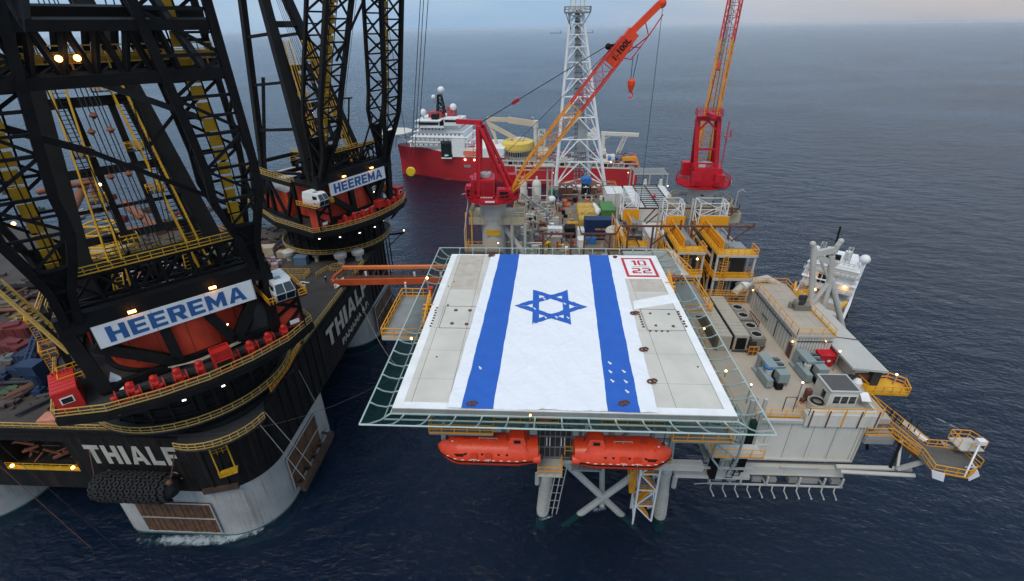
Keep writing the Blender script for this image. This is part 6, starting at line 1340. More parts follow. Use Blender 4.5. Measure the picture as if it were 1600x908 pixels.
for (px,py,cn,sx,sy,sz) in [(20,520,'faded red',12,5,3),(35,500,'yellow',5,3,2.2),(28,505,'white',3,2,1.6),(10,480,'tan',8,5,2),(25,545,'faded red',9,4,2.6),(15,560,'pale grey',5,4,1.2),(55,560,'dark blue',6,5,3),(70,585,'blue',4,6,2.4),(40,585,'dark blue',4,4,3.4),(62,612,'blue',2,2,1.4),(20,610,'green',5,3,.8),(12,590,'dark blue',3,5,2.2),(60,600,'pale grey',2.2,1.4,1),
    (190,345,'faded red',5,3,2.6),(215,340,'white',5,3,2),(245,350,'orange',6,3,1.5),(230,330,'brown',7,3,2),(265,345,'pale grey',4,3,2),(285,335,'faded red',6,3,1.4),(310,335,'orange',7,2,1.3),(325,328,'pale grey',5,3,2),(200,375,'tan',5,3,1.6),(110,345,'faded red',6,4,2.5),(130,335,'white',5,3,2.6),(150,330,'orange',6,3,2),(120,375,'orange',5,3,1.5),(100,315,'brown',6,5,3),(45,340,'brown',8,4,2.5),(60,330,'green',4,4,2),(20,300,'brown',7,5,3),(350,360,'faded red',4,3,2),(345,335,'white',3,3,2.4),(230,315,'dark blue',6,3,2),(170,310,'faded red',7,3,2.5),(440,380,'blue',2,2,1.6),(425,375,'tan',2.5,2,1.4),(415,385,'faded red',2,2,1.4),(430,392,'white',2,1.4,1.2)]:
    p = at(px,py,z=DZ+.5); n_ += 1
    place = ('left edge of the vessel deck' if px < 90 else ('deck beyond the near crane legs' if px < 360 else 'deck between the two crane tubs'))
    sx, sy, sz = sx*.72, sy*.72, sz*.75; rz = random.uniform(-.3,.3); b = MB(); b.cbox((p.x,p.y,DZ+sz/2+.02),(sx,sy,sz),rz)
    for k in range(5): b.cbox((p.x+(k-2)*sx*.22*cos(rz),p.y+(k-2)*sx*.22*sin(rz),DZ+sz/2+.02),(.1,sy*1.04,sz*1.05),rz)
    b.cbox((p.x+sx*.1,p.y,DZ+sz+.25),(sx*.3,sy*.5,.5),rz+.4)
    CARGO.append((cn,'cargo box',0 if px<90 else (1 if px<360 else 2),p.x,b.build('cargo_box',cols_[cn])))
ordinal_labels(CARGO, ['at the left edge of the vessel deck','seen through the near crane legs','between the two crane tubs'], 'on the crane vessel deck')
b = MB(); random.seed(5)
for k in range(300):
    px,py = random.choice(((random.uniform(5,110),random.uniform(430,640)),(random.uniform(90,380),random.uniform(325,385)),(random.uniform(400,460),random.uniform(350,400)))); p = at(px,py,z=DZ); s = random.uniform(.25,1.0)
    b.cbox((p.x,p.y,DZ+s*.4),(s*random.uniform(.5,3),s,s*.8),random.uniform(0,3))
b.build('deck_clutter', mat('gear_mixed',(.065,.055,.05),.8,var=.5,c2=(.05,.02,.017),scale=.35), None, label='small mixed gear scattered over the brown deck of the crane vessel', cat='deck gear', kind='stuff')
b = MB(); 
p = at(85,655,z=DZ+.6); b.cbox((p.x,p.y,DZ+.7),(3.4,2.2,1.3),.15); b.lathe((p.x+2.3,p.y+.3,DZ),[(.7,0),(.75,1.2),(.01,1.6)],10); b.build('orange_float', mat('gear_pinkorange',(.5,.2,.13),.7,var=.3), None, label='pinkish orange float beside the red container of the near crane', cat='float')

t = thing('pipe_rack', (-110,85,DZ), 'long racks of brown pipes lying along the left edge of the vessel deck', 'pipe rack')
random.seed(6)
for k in range(16):
    px,py = random.uniform(8,95), random.uniform(440,625); p = at(px,py,z=DZ+1); a = random.choice((.1,.15,1.5,1.1)); L_ = random.uniform(7,16); r = random.uniform(.2,.5)
    b = MB(); 
    for q in range(random.choice((1,2,3))): b.tube((p.x-cos(a)*L_/2,p.y-sin(a)*L_/2+q*r*2.2,DZ+r+.3),(p.x+cos(a)*L_/2,p.y+sin(a)*L_/2+q*r*2.2,DZ+r+.3),r,8)
    b.build('pipe', random.choice((RUSTP,BLACK2,BROWN,DGREY)), t)
t = thing('deck_crane', (-105,74,DZ), 'small dark blue deck crane lying folded at the left edge of the vessel deck', 'crane')
q0 = at(60,590,z=DZ+2); BL = mat('deck_crane_blue',(.012,.03,.075),.6,var=.3)
b = MB(); b.tube((q0.x,q0.y,DZ),(q0.x,q0.y,DZ+3.5),1.0,12); b.box(q0.x-1.6,q0.x+1.6,q0.y-1.3,q0.y+1.3,DZ+3.3,DZ+5.2); b.build('pedestal', BL, t)
b = MB(); lattice(b,[[(q0.x-1-1.6*k,q0.y+2.1*k+dy,DZ+4.2+dz) for dy,dz in ((-.6,-.6),(.6,-.6),(.6,.6),(-.6,.6))] for k in range(7)],.25,.15); b.build('lattice_boom', BL, t)

# tyre-clad fender
t = thing('tyre_fender', (-64.5,51.3,13.5), 'fat black cylindrical fender wrapped in rows of tyres against the near hull side', 'fender')
F0, F1 = Vector((-71.0,51.2,14.6)), Vector((-59.0,51.2,15.6)); R_f = 2.15; ax = (F1-F0).normalized()
b = MB(); b.lathe((F0.x,F0.y,15.1),[(.01,-1.2),(1.2,-.9),(1.9,.0),(R_f,1.2),(R_f,10.8),(1.9,12),(1.2,12.9),(.01,13.2)],24,'x'); b.build('cylinder', RUBBER, t, smooth=True)
v=[];f=[];nu,nv=14,6
for i in range(nu):
    for j in range(nv):
        a=2*pi*i/nu;c=2*pi*j/nv; v.append(((.36+.2*cos(c))*cos(a),(.36+.2*cos(c))*sin(a),.2*sin(c)))
for i in range(nu):
    for j in range(nv): f.append((i*nv+j,((i+1)%nu)*nv+j,((i+1)%nu)*nv+(j+1)%nv,i*nv+(j+1)%nv))
tm = bpy.data.meshes.new('tyre'); tm.from_pydata(v,[],f); tm.materials.append(RUBBER); tm.polygons.foreach_set('use_smooth',[True]*len(f))
for ring in range(12):
    for s_ in range(9):
        a = radians(-175+s_*29 + (14 if ring%2 else 0)); d = Vector((0,cos(a-pi/2)*1.0,sin(a-pi/2)))
        d = Vector((0,-cos(radians(-70+s_*26+(13 if ring%2 else 0))),sin(radians(-70+s_*26+(13 if ring%2 else 0)))))
        rr = R_f if 0 < ring < 11 else 1.9
        p = Vector((F0.x+.3+ring*1.06,F0.y,15.1))+d*(rr+.12); inst('tyre',tm,t,Matrix.Translation(p)@d.to_track_quat('Z','Y').to_matrix().to_4x4())
b = MB(); b.ball((-58.0,50.6,17.2),.5,8,6); b.tube((-58.2,51,17),(-57.6,53.2,21),.08); b.tube((-71.5,51.2,15.6),(-72,53.3,21),.08); b.build('chain', BROWN, t)
# mooring lines
def line(pts, r, m, label, cat='rope'):
    b = MB(); b.path(pts, r, 5); b.build('mooring_line', m, None, label=label, cat=cat)
def sag(a, c, s, n=10): a, c = Vector(a), Vector(c); return [a.lerp(c,i/n)-Vector((0,0,s*4*(i/n)*(1-i/n))) for i in range(n+1)]
line(sag((-56,52,26),(-13.5,57,40),4.5), .03, DGREY, 'thin dark line slung from the near hull corner to the platform')
line(sag((HXF+.3,107,20),(-28,86,12),6)[:8]+sag((-32,91,9.8),(-13,92,30),7)[1:], .06, TAN, 'slack pale rope hanging between the lettered side and the platform')
line(sag((-92,53.4,24),(-78,50,0),.5,6), .05, BROWN, 'brown rope hanging into the sea from the left of the near hull side'); line(sag((-88,53.4,24),(-72,49.5,0),.5,6), .03, DGREY, 'thin dark rope falling into the sea left of the near column')

# ================================================================== HEAVY LIFT CRANES
def heavy_crane(cx, cy, deg, mx, label, cross, plate, which):
    t = thing('heavy_lift_crane', (cx,cy,25), label, 'crane', 'black heavy lift cranes')
    M = Matrix.Translation((cx,cy,0)) @ Matrix.Rotation(radians(deg),4,'Z')
    # tub
    b = MB(M); b.lathe((0,0,25.1),[(13.2,0),(13.0,8.2),(14.2,9.6),(14.2,10.6),(.01,10.7)],56); tub = b.build('tub', BLACK, t, smooth=True)
    b = MB(M)
    for z,r in ((26.6,13.35),(28.6,13.3),(30.2,13.25),(31.8,13.2),(33,13.3)):
        for i in range(56): a0,a1=2*pi*i/56,2*pi*(i+1)/56; b.beam((r*cos(a0),r*sin(a0),z),(r*cos(a1),r*sin(a1),z),.3,.22)
    for i in range(28): a=2*pi*i/28; b.cbox((13.3*cos(a),13.3*sin(a),29.5),(.3,.4,7),a)
    b.build('tub_rib', BLACK2, tub)
    b = MB(M); n=60
    for i in range(n):
        a0,a1=2*pi*i/n,2*pi*(i+1)/n; b.add([(13.2*cos(a0),13.2*sin(a0),27.6),(13.2*cos(a1),13.2*sin(a1),27.6),(15.2*cos(a1),15.2*sin(a1),27.6),(15.2*cos(a0),15.2*sin(a0),27.6),(13.2*cos(a0),13.2*sin(a0),27.4),(13.2*cos(a1),13.2*sin(a1),27.4),(15.2*cos(a1),15.2*sin(a1),27.4),(15.2*cos(a0),15.2*sin(a0),27.4)],[(0,3,2,1),(4,5,6,7),(2,3,7,6)])
    b.build('ring_walkway', DGREY, t)
    b = MB(M); rail(b,[(15.1*cos(2*pi*i/n),15.1*sin(2*pi*i/n),27.6) for i in range(n)],closed=True,sp=1.5,h=1.15,r=.06,toe=True); b.build('ring_handrail', OYR, t)
    for a in (-150,-128,-106,-84,-62,-40):
        b = MB(M); b.cbox((13.9*cos(radians(a)),13.9*sin(radians(a)),31.6),(.5,.2,.16),radians(a)+pi/2); b.build('strip_lamp', LAMPN, t)
    # slewing platform
    fr_ = [(-17.2,-12.2),(-12,-15.6),(-6,-17.2),(0,-17.8),(6,-17.2),(12,-15.6),(17.2,-12.2),(16.2,4),(9,26),(-9,26),(-16.2,4)]
    b = MB(M); b.prism(fr_,35.2,36.0); b.build('slewing_platform', BLACK2, t)
    b = MB(M); b.poly([(x*.985,y*.985,36.02) for x,y in fr_]); b.build('platform_floor', DGREY, t)
    b = MB(M)
    for a,c in zip(fr_,fr_[1:]+fr_[:1]): b.beam((*a,35.0),(*c,35.0),.4,.9)
    for k in range(-2,3): b.beam((k*5.5,-16,35.2),(k*4.6,-12.9,31.5),.5); b.beam((k*5.5,-13,34.9),(k*5.5,12,34.9),.6,.8)
    b.beam((-2,-13.2,35),(-2,-13.3,27),.9); b.beam((2,-13.2,35),(2,-13.3,27),.9); b.build('platform_girder', BLACK, t)
    b = MB(M); rail(b,[(x,y,36.02) for x,y in fr_],closed=True,sp=1.6,h=1.15,r=.06,toe=True); b.build('handrail', OYR, t)
    # red drum
    b = MB(M); n=48; b.wallring([(9.9*cos(2*pi*i/n),-1+9.9*sin(2*pi*i/n)) for i in range(n)],36.3,44.5); b.prism([(9.9*cos(2*pi*i/n),-1+9.9*sin(2*pi*i/n)) for i in range(n)],44.3,44.6); b.build('hoist_drum_house', REDH, t, smooth=False)
    b = MB(M); 
    for i in range(n):
        a=2*pi*i/n
        if i%3==0: b.cbox((9.95*cos(a),-1+9.95*sin(a),40.7),(.05,.08,7),a)
    for i in range(n): a0,a1=2*pi*i/n,2*pi*(i+1)/n; b.beam((9.95*cos(a0),-1+9.95*sin(a0),42.6),(9.95*cos(a1),-1+9.95*sin(a1),42.6),.06)
    b.build('plate_seam', mat('drum_red_dark',(.25,.025,.015),.6), t)
    b = MB(M); b.lathe((0,-1,36.0),[(10.6,0),(10.6,.3),(10,.45)],48); b.build('drum_skirt', BLACK, t)
    # back house
    b = MB(M); b.prism([(-11.5,3),(11.5,3),(7.5,24.5),(-7.5,24.5)],36.1,42.6); hs = b.build('machinery_house', REDH, t)
    b = MB(M); b.prism([(-11.7,2.8),(11.7,2.8),(7.7,24.7),(-7.7,24.7)],42.6,42.8); b.build('house_roof', mat('worn_white_roof',(.42,.41,.4),.7,var=.2,rust=.3,rc=(.25,.2,.16)), hs)
    # side frames
    b = MB(M)
    for s_ in (-1,1):
        P0=[(14.2*s_,-4),(12.6*s_,8),(10.5*s_,18),(8.6*s_,25.4)]
        for a,c in zip(P0,P0[1:]): b.beam((*a,46.4),(*c,46.4),.9,1.2); b.beam((*a,36.6),(*c,36.6),.7,.9)
        for i,a in enumerate(P0): b.beam((*a,36.4),(*a,46.4),.8)
        for a,c in zip(P0,P0[1:]): m_=((a[0]+c[0])/2,(a[1]+c[1])/2); b.beam((*a,46.4),(*m_,36.6),.7); b.beam((*c,46.4),(*m_,36.6),.7)
    b.beam((-8.6,25.4,46.4),(8.6,25.4,46.4),.8,1.0); b.beam((-12.6,8,46.4),(12.6,8,46.4),.8,1.0)
    b.build('side_frame', BLACK, t)
    b = MB(M)
    for s_ in (-1,1): rail(b,[(14.6*s_,-4,47),(13*s_,8,47),(10.9*s_,18,47),(9*s_,25.4,47)],sp=1.6,h=1.1,r=.06,toe=True); rail(b,[(13.6*s_,-4,47),(12*s_,8,47),(8*s_,25,47)],sp=1.6,h=1.1,r=.05)
    b.build('handrail', OYR, t)
    # front frame with V braces and the sign
    yf = -11.3
    b = MB(M); b.beam((-13,yf,47.4),(13,yf,47.4),1.6,2.6); b.beam((-12,yf,36.8),(12,yf,36.8),1.0,1.0)
    b.build('front_girder', BLACK, t)
    for a,c,w in (((-10.4,43.5),(-2.7,37.2),1.5),((-2.6,43.5),(-2.4,37.2),1.35),((2.8,43.5),(5.4,37.2),1.4),((9.8,43.5),(5.6,37.2),1.5),((-12.4,46.5),(-11.4,36.6),1.6),((12.4,46.5),(11.4,36.6),1.6)):
        b = MB(M); b.beam((a[0],yf,a[1]),(c[0],yf,c[1]),w,1.1,up=(0,1,0)); b.build('front_brace', BLACK2, t)
    b = MB(M); b.box(-9.9,9.9,yf-.95,yf-.8,43.3,46.6); sg = b.build('sign_board', SIGNW, t)
    b = MB(M)
    for x in (-9.9,-3.3,3.3,9.8): b.box(x-.03,x+.03,yf-.97,yf-.95,43.3,46.6)
    b.build('sign_seam', MGREY, sg)
    block_letters('HEEREMA', M @ Vector((0,yf-.98,43.8)), M.to_3x3()@Vector((1,0,0)), (0,0,1), 2.35, 17.2, SIGNB, sg)
    for x in (-5.2,4.6): b = MB(M); b.cbox((x,yf-1.5,47.4),(.9,.4,.25)); b.build('sign_lamp', LAMPW, t); b = MB(M); b.beam((x,yf,48),(x,yf-1.6,47.7),.12); b.build('lamp_arm', BLACK, t)
    b = MB(M); b.ball((5.0,yf-.6,40.5),.13,8,5); b.build('flood_lamp', LAMPC, t)
    # winches
    for i,x in enumerate((-9.8,-7.1,-4.4,-1.6,5.4,8.3,11.0)):
        yw = -15.6+.012*x*x
        kw = 1.06
        def wm(*a): return (x+a[0]*kw*.97, yw+a[1]*kw, 36.05+a[2]*kw)
        wt = MB(M); wt.beam(wm(-1.1,-.6,.1),wm(1.1,-.6,.1),.15); wt.beam(wm(-1.1,.6,.1),wm(1.1,.6,.1),.15); wt.beam(wm(-1.1,-.6,.1),wm(-1.1,.6,.1),.15); wt.beam(wm(1.1,-.6,.1),wm(1.1,.6,.1),.15)
        for xx in (-.75,.5): wt.lathe(wm(xx,0,.75),[(.01,-.05),(.95,-.05),(.95,.06),(.01,.06)],16,'x')
        wt.lathe(wm(.95,0,1.0),[(.01,-.45),(.6,-.4),(.66,.4),(.01,.45)],12,'x'); wt.box(x+.75,x+1.5,yw-.5,yw+.5,36.1,38.1); wt.ball(wm(.95,-.1,1.9),.46,10,6); wt.lathe(wm(-1.15,0,.7),[(.01,-.3),(.3,-.25),(.3,.25),(.01,.3)],10,'x')
        wo = wt.build('winch', RED, t); wd = MB(M); wd.lathe(wm(-.1,0,.75),[(.4,-.5),(.4,.3)],14,'x'); wd.build('drum', BLACK2, wo)
    b = MB(M); x0,x1,y0,y1 = 1.2,3.6,-17.0,-15.2
    for x in (x0,x1):
        for y in (y0,y1): b.beam((x,y,36),(x,y,39.4),.18)
    for z in (36.1,37.8,39.4): b.beam((x0,y0,z),(x1,y0,z),.16); b.beam((x0,y1,z),(x1,y1,z),.16); b.beam((x0,y0,z),(x0,y1,z),.16); b.beam((x1,y0,z),(x1,y1,z),.16)
    b.box(x0,x1,y0+.3,y1,37.8,39.2); b.build('winch_control_frame', RED, t)
    b = MB(M); b.box(x0+.3,x1-.3,y0+.3,y1-.3,36.2,37.5); b.build('control_desk', BLACK2, t)
    # cab tower and cab
    sx = mx
    def X(x): return x*sx
    b = MB(M); b.box(min(X(12.0),X(15.4)),max(X(12.0),X(15.4)),-12.8,-9.6,36.05,42.0); b.build('cab_tower', REDH, t)
    b = MB(M); xa, xb = X(11.8), X(15.6)
    for a,c in (((xa,42),(xb,42)),((xa,36.2),(xa,42.2)),((xb,36.2),(xb,42.2)),((xa,42),(xb,39.8)),((xa,39.4),(xb,41.4)),((xa,36.4),(xb,39.6)),((xa,36.4),(xb,36.4))): b.beam((a[0],-13.1,a[1]),(c[0],-13.1,c[1]),.42)
    b.build('tower_brace', BLACK, t)
    b = MB(M); b.box(min(X(13.4),X(14.9)),max(X(13.4),X(14.9)),-13.4,-13.3,37.4,38.1); b.build('white_plate', WHITE, t)
    b = MB(M); b.box(min(X(11),X(16.8)),max(X(11),X(16.8)),-14.4,-7.6,42.2,42.45); b.build('cab_platform', BLACK2, t)
    b = MB(M); rail(b,[(X(11),-7.6,42.45),(X(11),-14.4,42.45)],sp=1.2,h=1.1,r=.06,toe=True); rail(b,[(X(16.8),-7.6,42.45),(X(16.8),-14.4,42.45),(X(15.6),-14.4,42.45)],sp=1.2,h=1.1,r=.06,toe=True); rail(b,[(X(11),-14.4,42.45),(X(12.0),-14.4,42.45)],sp=.6,h=1.1,r=.06); b.build('handrail', ORY, t)
    c0,c1 = sorted((X(12.2),X(15.5))); 
    lo = [(c0,-14.3),(c1-.5,-14.3),(c1,-13.3),(c1,-8.4),(c0,-8.4)]; mi_ = [(c0-.1,-14.9),(c1-.4,-14.9),(c1+.1,-13.6),(c1,-8.4),(c0,-8.4)]; hi = [(c0+.2,-14.0),(c1-.6,-14.0),(c1-.2,-12.9),(c1-.2,-8.6),(c0+.2,-8.6)]
    b = MB(M); b.loft([[(*p,42.5) for p in lo],[(*p,44.0) for p in mi_],[(*p,45.5) for p in hi]]); cab = b.build('operator_cab', WHITE, t)
    def pane(A,B,C_,D,k=.1):
        A,B,C_,D = map(Vector,(A,B,C_,D)); ce=(A+B+C_+D)/4; n_=(B-A).cross(D-A).normalized()
        if n_.y > .2 or (abs(n_.y)<.2 and n_.x*(ce.x-(c0+c1)/2)<0): n_=-n_
        P_=[p.lerp(ce,k)+n_*.04 for p in (A,B,C_,D)]; b=MB(M); b.poly(P_,.03,n_); b.build('pane', GLASS, cab)
    for i in (0,1):
        for (L0,L1,z0,z1) in ((lo,mi_,42.6,44.0),(mi_,hi,44.0,45.4)):
            a,c = i,i+1
            if i==0:
                m0=((L0[0][0]+L0[1][0])/2,L0[0][1]); m1=((L1[0][0]+L1[1][0])/2,L1[0][1])
                pane((*L0[0],z0),(*m0,z0),(*m1,z1),(*L1[0],z1)); pane((*m0,z0),(*L0[1],z0),(*L1[1],z1),(*m1,z1))
            else: pane((*L0[a],z0),(*L0[c],z0),(*L1[c],z1),(*L1[a],z1))
    b = MB(M); b.box(c0-.05,c0+.02,-13.8,-12.3,43,45); b.box(c1-.02,c1+.05,-13,-11.5,43,45); b.build('side_pane', GLASS, cab)
    b = MB(M); b.box(c0+.9,c0+1.9,-12.4,-11.4,45.5,45.6); b.build('roof_hatch', MGREY, cab)
    # red container on the far side of the platform
    xx0,xx1 = sorted((X(-13.9),X(-16.6))); b = MB(M); b.box(xx0,xx1,-12.2,-6.4,36.05,39.2); rc_ = b.build('red_container', RED, t)
    b = MB(M); b.box(xx0+.6,xx1-.7,-12.28,-12.2,37.3,38.3); wn = b.build('window', WHITE, rc_); b = MB(M); b.box(xx0+.75,xx1-.85,-12.31,-12.28,37.42,38.18); b.build('pane', GLASS, wn)
    b = MB(M); xs2 = xx1 if sx>0 else xx0; b.box(xs2-.03,xs2+.03,-11,-10,37.4,38.4); b.build('side_window', WHITE if sx<0 else GLASS, rc_)
    b = MB(M); 
    for k in range(6): b.box(xx0+.1,xx1-.1,-12+k*.95,-11.9+k*.95,39.2,39.26)
    for k in range(5): b.lathe((xx0+.5+k*.4,-6.8,39.2),[(.12,0),(.12,.4),(.01,.4)],8)
    b.build('roof_rib', RED, rc_)
    b = MB(M); b.poly([(X(-11.4),-10.9,36.2),(X(-9.6),-11.9,36.3),(X(-9.4),-10.6,37.6),(X(-10.2),-10.2,38.6)],.2,(0,-1,0)); b.build('white_sheet', WHITE, t)
    b = MB(M); pr = [(-4,-11.9),(-1,-12.6),(2,-12.6),(5,-11.5)]
    for k in range(4): b.path([(x+.3*k,y-.15*k,36.9+.12*sin(k*2+x)) for x,y in pr],.1,5)
    b.build('hose_bundle', TAN, t)
    # yellow side platforms on the other side
    for k,(x,y,z) in enumerate(((-16.5,-4,40.5),(-16.8,1,43.5),(-15.6,-8.6,38.0))):
        b = MB(M); x0,x1=sorted((X(x),X(x+3.4))); b.box(x0,x1,y,y+3.5,z,z+.15); b.build('side_platform', DGREY, t)
        b = MB(M); rail(b,[(x0,y,z+.15),(x1,y,z+.15),(x1,y+3.5,z+.15),(x0,y+3.5,z+.15)],closed=True,sp=.9,h=1.1,r=.06); ladder(b,(X(x+.5),y-.1,z-2.4),(X(x+.5),y-.1,z+.1),(1,0,0),.7,.4,.05); b.build('handrail', ORY, t)
    # upper deck steelwork above the drum
    b = MB(M); b.prism([(-12.5,-10.5),(12.5,-10.5),(11.4,3),(-11.4,3)],45.4,46.2); b.build('upper_deck', BLACK2, t)
    b = MB(M); b.prism([(-7,-7),(6,-7),(6,1.5),(-7,1.5)],46.2,46.7); b.build('upper_roof_plate', LGREY, t)
    b = MB(M)
    for y,z0,z1 in ((-9.6,48.6,52.6),(-3,47,51)):
        lattice(b,[[(x,y,z0),(x,y+2,z0),(x,y+2,z1),(x,y,z1)] for x in (-11,-7.4,-3.7,0,3.7,7.4,11)],.5,.3)
    for k in range(9): random.seed(k); b.beam((random.uniform(-10,10),random.uniform(-9,3),46.5),(random.uniform(-10,10),random.uniform(-9,3),52),.4)
    b.build('upper_truss', BLACK, t)
    b = MB(M); rail(b,[(-11,-10.2,52.9),(11,-10.2,52.9)],sp=1.5,h=1.1,r=.06,toe=True); rail(b,[(-11,-1,51.2),(9,-1,51.2)],sp=1.5,h=1.1,r=.06,toe=True); rail(b,[(-10,-9.7,46.3),(-2,-9.7,46.3)],sp=1.2,h=1.1,r=.06); rail(b,[(4,-9.7,46.3),(10,-9.7,46.3)],sp=1.2,h=1.1,r=.06)
    ladder(b,(3,-8,46.5),(4,-6,52.5),(1,0,0),1.2,.5,.08); ladder(b,(-6,-8,46.5),(-5,-6,50.5),(1,0,0),1.2,.5,.08); b.build('upper_handrail', YEL, t)
    b = MB(M); 
    for x in (-6,-1,4.5): b.lathe((x,-2,48.3),[(1.3,-1.2),(1.3,1.2)],16,'x'); b.lathe((x-1.2,-2,48.3),[(.01,0),(1.8,0),(1.8,.15)],16,'x'); b.lathe((x+1.1,-2,48.3),[(.01,.15),(1.8,.15),(1.8,0)],16,'x')
    b.build('winch_drum', BLACK2, t)
    b = MB(M); b.lathe((8.5,-6,50.5),[(1.1,-.15),(1.5,0),(1.1,.15)],16,'y'); b.build('sheave_ring', LGREY, t)
    # boom
    th = radians(15); B0 = Vector((0,-10.5,46.8)); ub = Vector((0,-sin(th),cos(th))); db = Vector((0,cos(th),sin(th)))
    def lx(s): return 11.4-.1*s if s < 12 else (10.2 if s < 20 else 10.2-(s-20)*.115)
    def wd(s): return 1.5+max(0,min(1,(s-6)/9))*4.2 if s < 22 else 5.8+min(1,(s-22)/20)*1.0
    stn = [0,3.5,7,10.5,15,19.5,24,28.5,33,37.5,42,46.5,51,56,61,66,72,78]
    for sd in (-1,1):
        fr2=[]
        for s in stn:
            c = B0+ub*s+Vector((sd*lx(s),0,0)); w = wd(s)/2; d = (.8+min(1,s/12)*1.9); fr2.append([M@(c+Vector((w*i,0,0))+db*(d*j)) for i,j in ((-1,-1),(1,-1),(1,1),(-1,1))])
        b = MB(); 
        for k in range(len(fr2)-1):
            for i in range(4): b.beam(fr2[k][i],fr2[k+1][i],.9 if i in (0,1) else .7,up=M.to_3x3()@db)
        b.build('boom_chord', BLACK2, t)
        b = MB()
        for k in range(len(fr2)-1):
            A_,B1_=fr2[k],fr2[k+1]
            for i in range(4):
                j=(i+1)%4
                if i in (0,2): b.beam(B1_[i],B1_[j],.34)
                if (A_[0]-A_[1]).length < 3: b.beam(A_[j],B1_[i],.3); continue
                if k%2: b.beam(A_[i],B1_[j],.36)
                else: b.beam(A_[j],B1_[i],.36)
                if i in (0,2) and (A_[0]-A_[1]).length > 4: m_=A_[i].lerp(B1_[i],.5) if k%2 else A_[j].lerp(B1_[j],.5); m2_=A_[i].lerp(B1_[j],.5) if k%2 else A_[j].lerp(B1_[i],.5); b.beam(m_,m2_,.26)
        for k in range(3): 
            A_,B1_=fr2[k],fr2[k+1]; b.add([A_[0],A_[1],B1_[1],B1_[0]],[(0,1,2,3)]); b.add([A_[3],A_[2],B1_[2],B1_[3]],[(0,1,2,3)])
        b.build('boom_lacing', BLACK, t)
        # ladder with yellow backing inside the leg
        sp_ = B0+ub*11+Vector((sd*lx(11)-.1*sd,0,0)); b = MB(M)
        s = 8.0 if sd>0 else 3.0
        while s < 76:
            c_ = B0+ub*(s+.8)+Vector((sd*(lx(s)-.35),0,0))-db*1.0; u_=ub*.8; v_=Vector((.72,0,0)); b.add([c_-u_-v_,c_-u_+v_,c_+u_+v_,c_+u_-v_,c_-u_-v_+db*.12,c_-u_+v_+db*.12,c_+u_+v_+db*.12,c_+u_-v_+db*.12],[(0,1,2,3),(7,6,5,4),(0,4,5,1),(2,6,7,3),(0,3,7,4),(1,5,6,2)]); s += 1.95
        b.build('ladder_backing', YEL, t)
        b = MB(M)
        for e_ in (-.8,.8): b.beam(B0+ub*4+Vector((sd*(lx(4)-.35)+e_,0,0))-db*1.05,B0+ub*20+Vector((sd*(lx(20)-.35)+e_,0,0))-db*1.05,.16); b.beam(B0+ub*20+Vector((sd*(lx(20)-.35)+e_,0,0))-db*1.05,B0+ub*77+Vector((sd*(lx(77)-.35)+e_,0,0))-db*1.05,.16)
        b.build('ladder_rail', BLACK, t)
    def bp(x,s,d=0): return B0+ub*s+Vector((x,0,0))+db*d
    for s in cross:
        b = MB(M); w = lx(s)+wd(s)/2
        for d in (-2.4,2.4): b.beam(bp(-w,s,d),bp(w,s,d),1.2,up=db); b.beam(bp(-w,s+5,d),bp(w,s+5,d),1.0,up=db)
        n_=6
        for k in range(n_):
            x0_=-w*.62+k*w*1.24/n_; x1_=x0_+w*1.24/n_; xm=(x0_+x1_)/2
            for d in (-2.4,2.4): b.beam(bp(x0_,s,d),bp(xm,s+5,d),.5); b.beam(bp(xm,s+5,d),bp(x1_,s,d),.5)
            b.beam(bp(x0_,s,-2.4),bp(x1_,s,2.4),.35)
        b.build('cross_truss', BLACK2, t)
        b = MB(M); 
        for k in range(14):
            x0_=-w*.95+k*w*1.9/14; p=bp(x0_,s+1.0,-.6); q_=bp(x0_+w*1.9/14*.86,s+1.0,-.6); b.add([p,q_,q_+ub*.9,p+ub*.9,p+db*.1,q_+db*.1,q_+ub*.9+db*.1,p+ub*.9+db*.1],[(0,1,2,3),(7,6,5,4),(0,4,5,1),(2,6,7,3)])
        pts_=[M@bp(-w,s+.7,-1.6),M@bp(w,s+.7,-1.6)]; b2=MB(); rail(b2,pts_,sp=1.5,h=1.2,r=.07); rail(b2,[M@bp(-w,s+.9,1.2),M@bp(w,s+.9,1.2)],sp=1.5,h=1.2,r=.06); b2.build('truss_handrail', OYR, t)
        b.build('walkway_plate', YEL, t)
    if plate:
        s = cross[-1]+5; b = MB(M); pl=[bp(-4,s-.5,-2),bp(-7.6,s+10,-2),bp(-8.6,s+24,-2),bp(1.5,s+24,-2),bp(-1.0,s+10,-2)]; b.poly(pl,.5,tuple(db)); b.build('centre_plate', BLACK, t)
        b = MB(M); b.beam(bp(-4,s-.5,-2.4),bp(-9.5,s+24,-2.4),.8); b.beam(bp(-4,s-.5,-2.4),bp(2.6,s+24,-2.4),.8); b.beam(bp(-13,s-3,-2.2),bp(-5,s+9,-2.2),.7); b.beam(bp(10,s-5,-2.2),bp(1.5,s+14,-2.2),.7); b.beam(bp(9.5,s-12,2),bp(-3,s-5,2),.7); b.build('centre_brace', DGREY, t)
        for x in (-2.4,-1.0): b = MB(M); b.ball(tuple(bp(x,cross[-1]+2.2,-3.0)),.3,10,6); b.build('boom_lamp', LAMPW, t)
        for (px,py,z) in ((25,350,50),): pass
        b = MB(M); b.beam(bp(-11,4,-2),bp(-10.4,26,-3.4),.12); b.beam(bp(-10.2,4,-2),bp(-9.4,26,-3.4),.12); b.build('hose', BLACK, t)
        b = MB(M); b.beam(bp(-12.5,s-8,1),bp(-2.5,s-14,1),.8); b.beam(bp(-2.5,s-14,1),bp(10,s-24,1),.6); b.beam(bp(9,s-8,1),bp(3,s-14,1),.4); b.build('cross_brace', BLACK2, t)
    else:
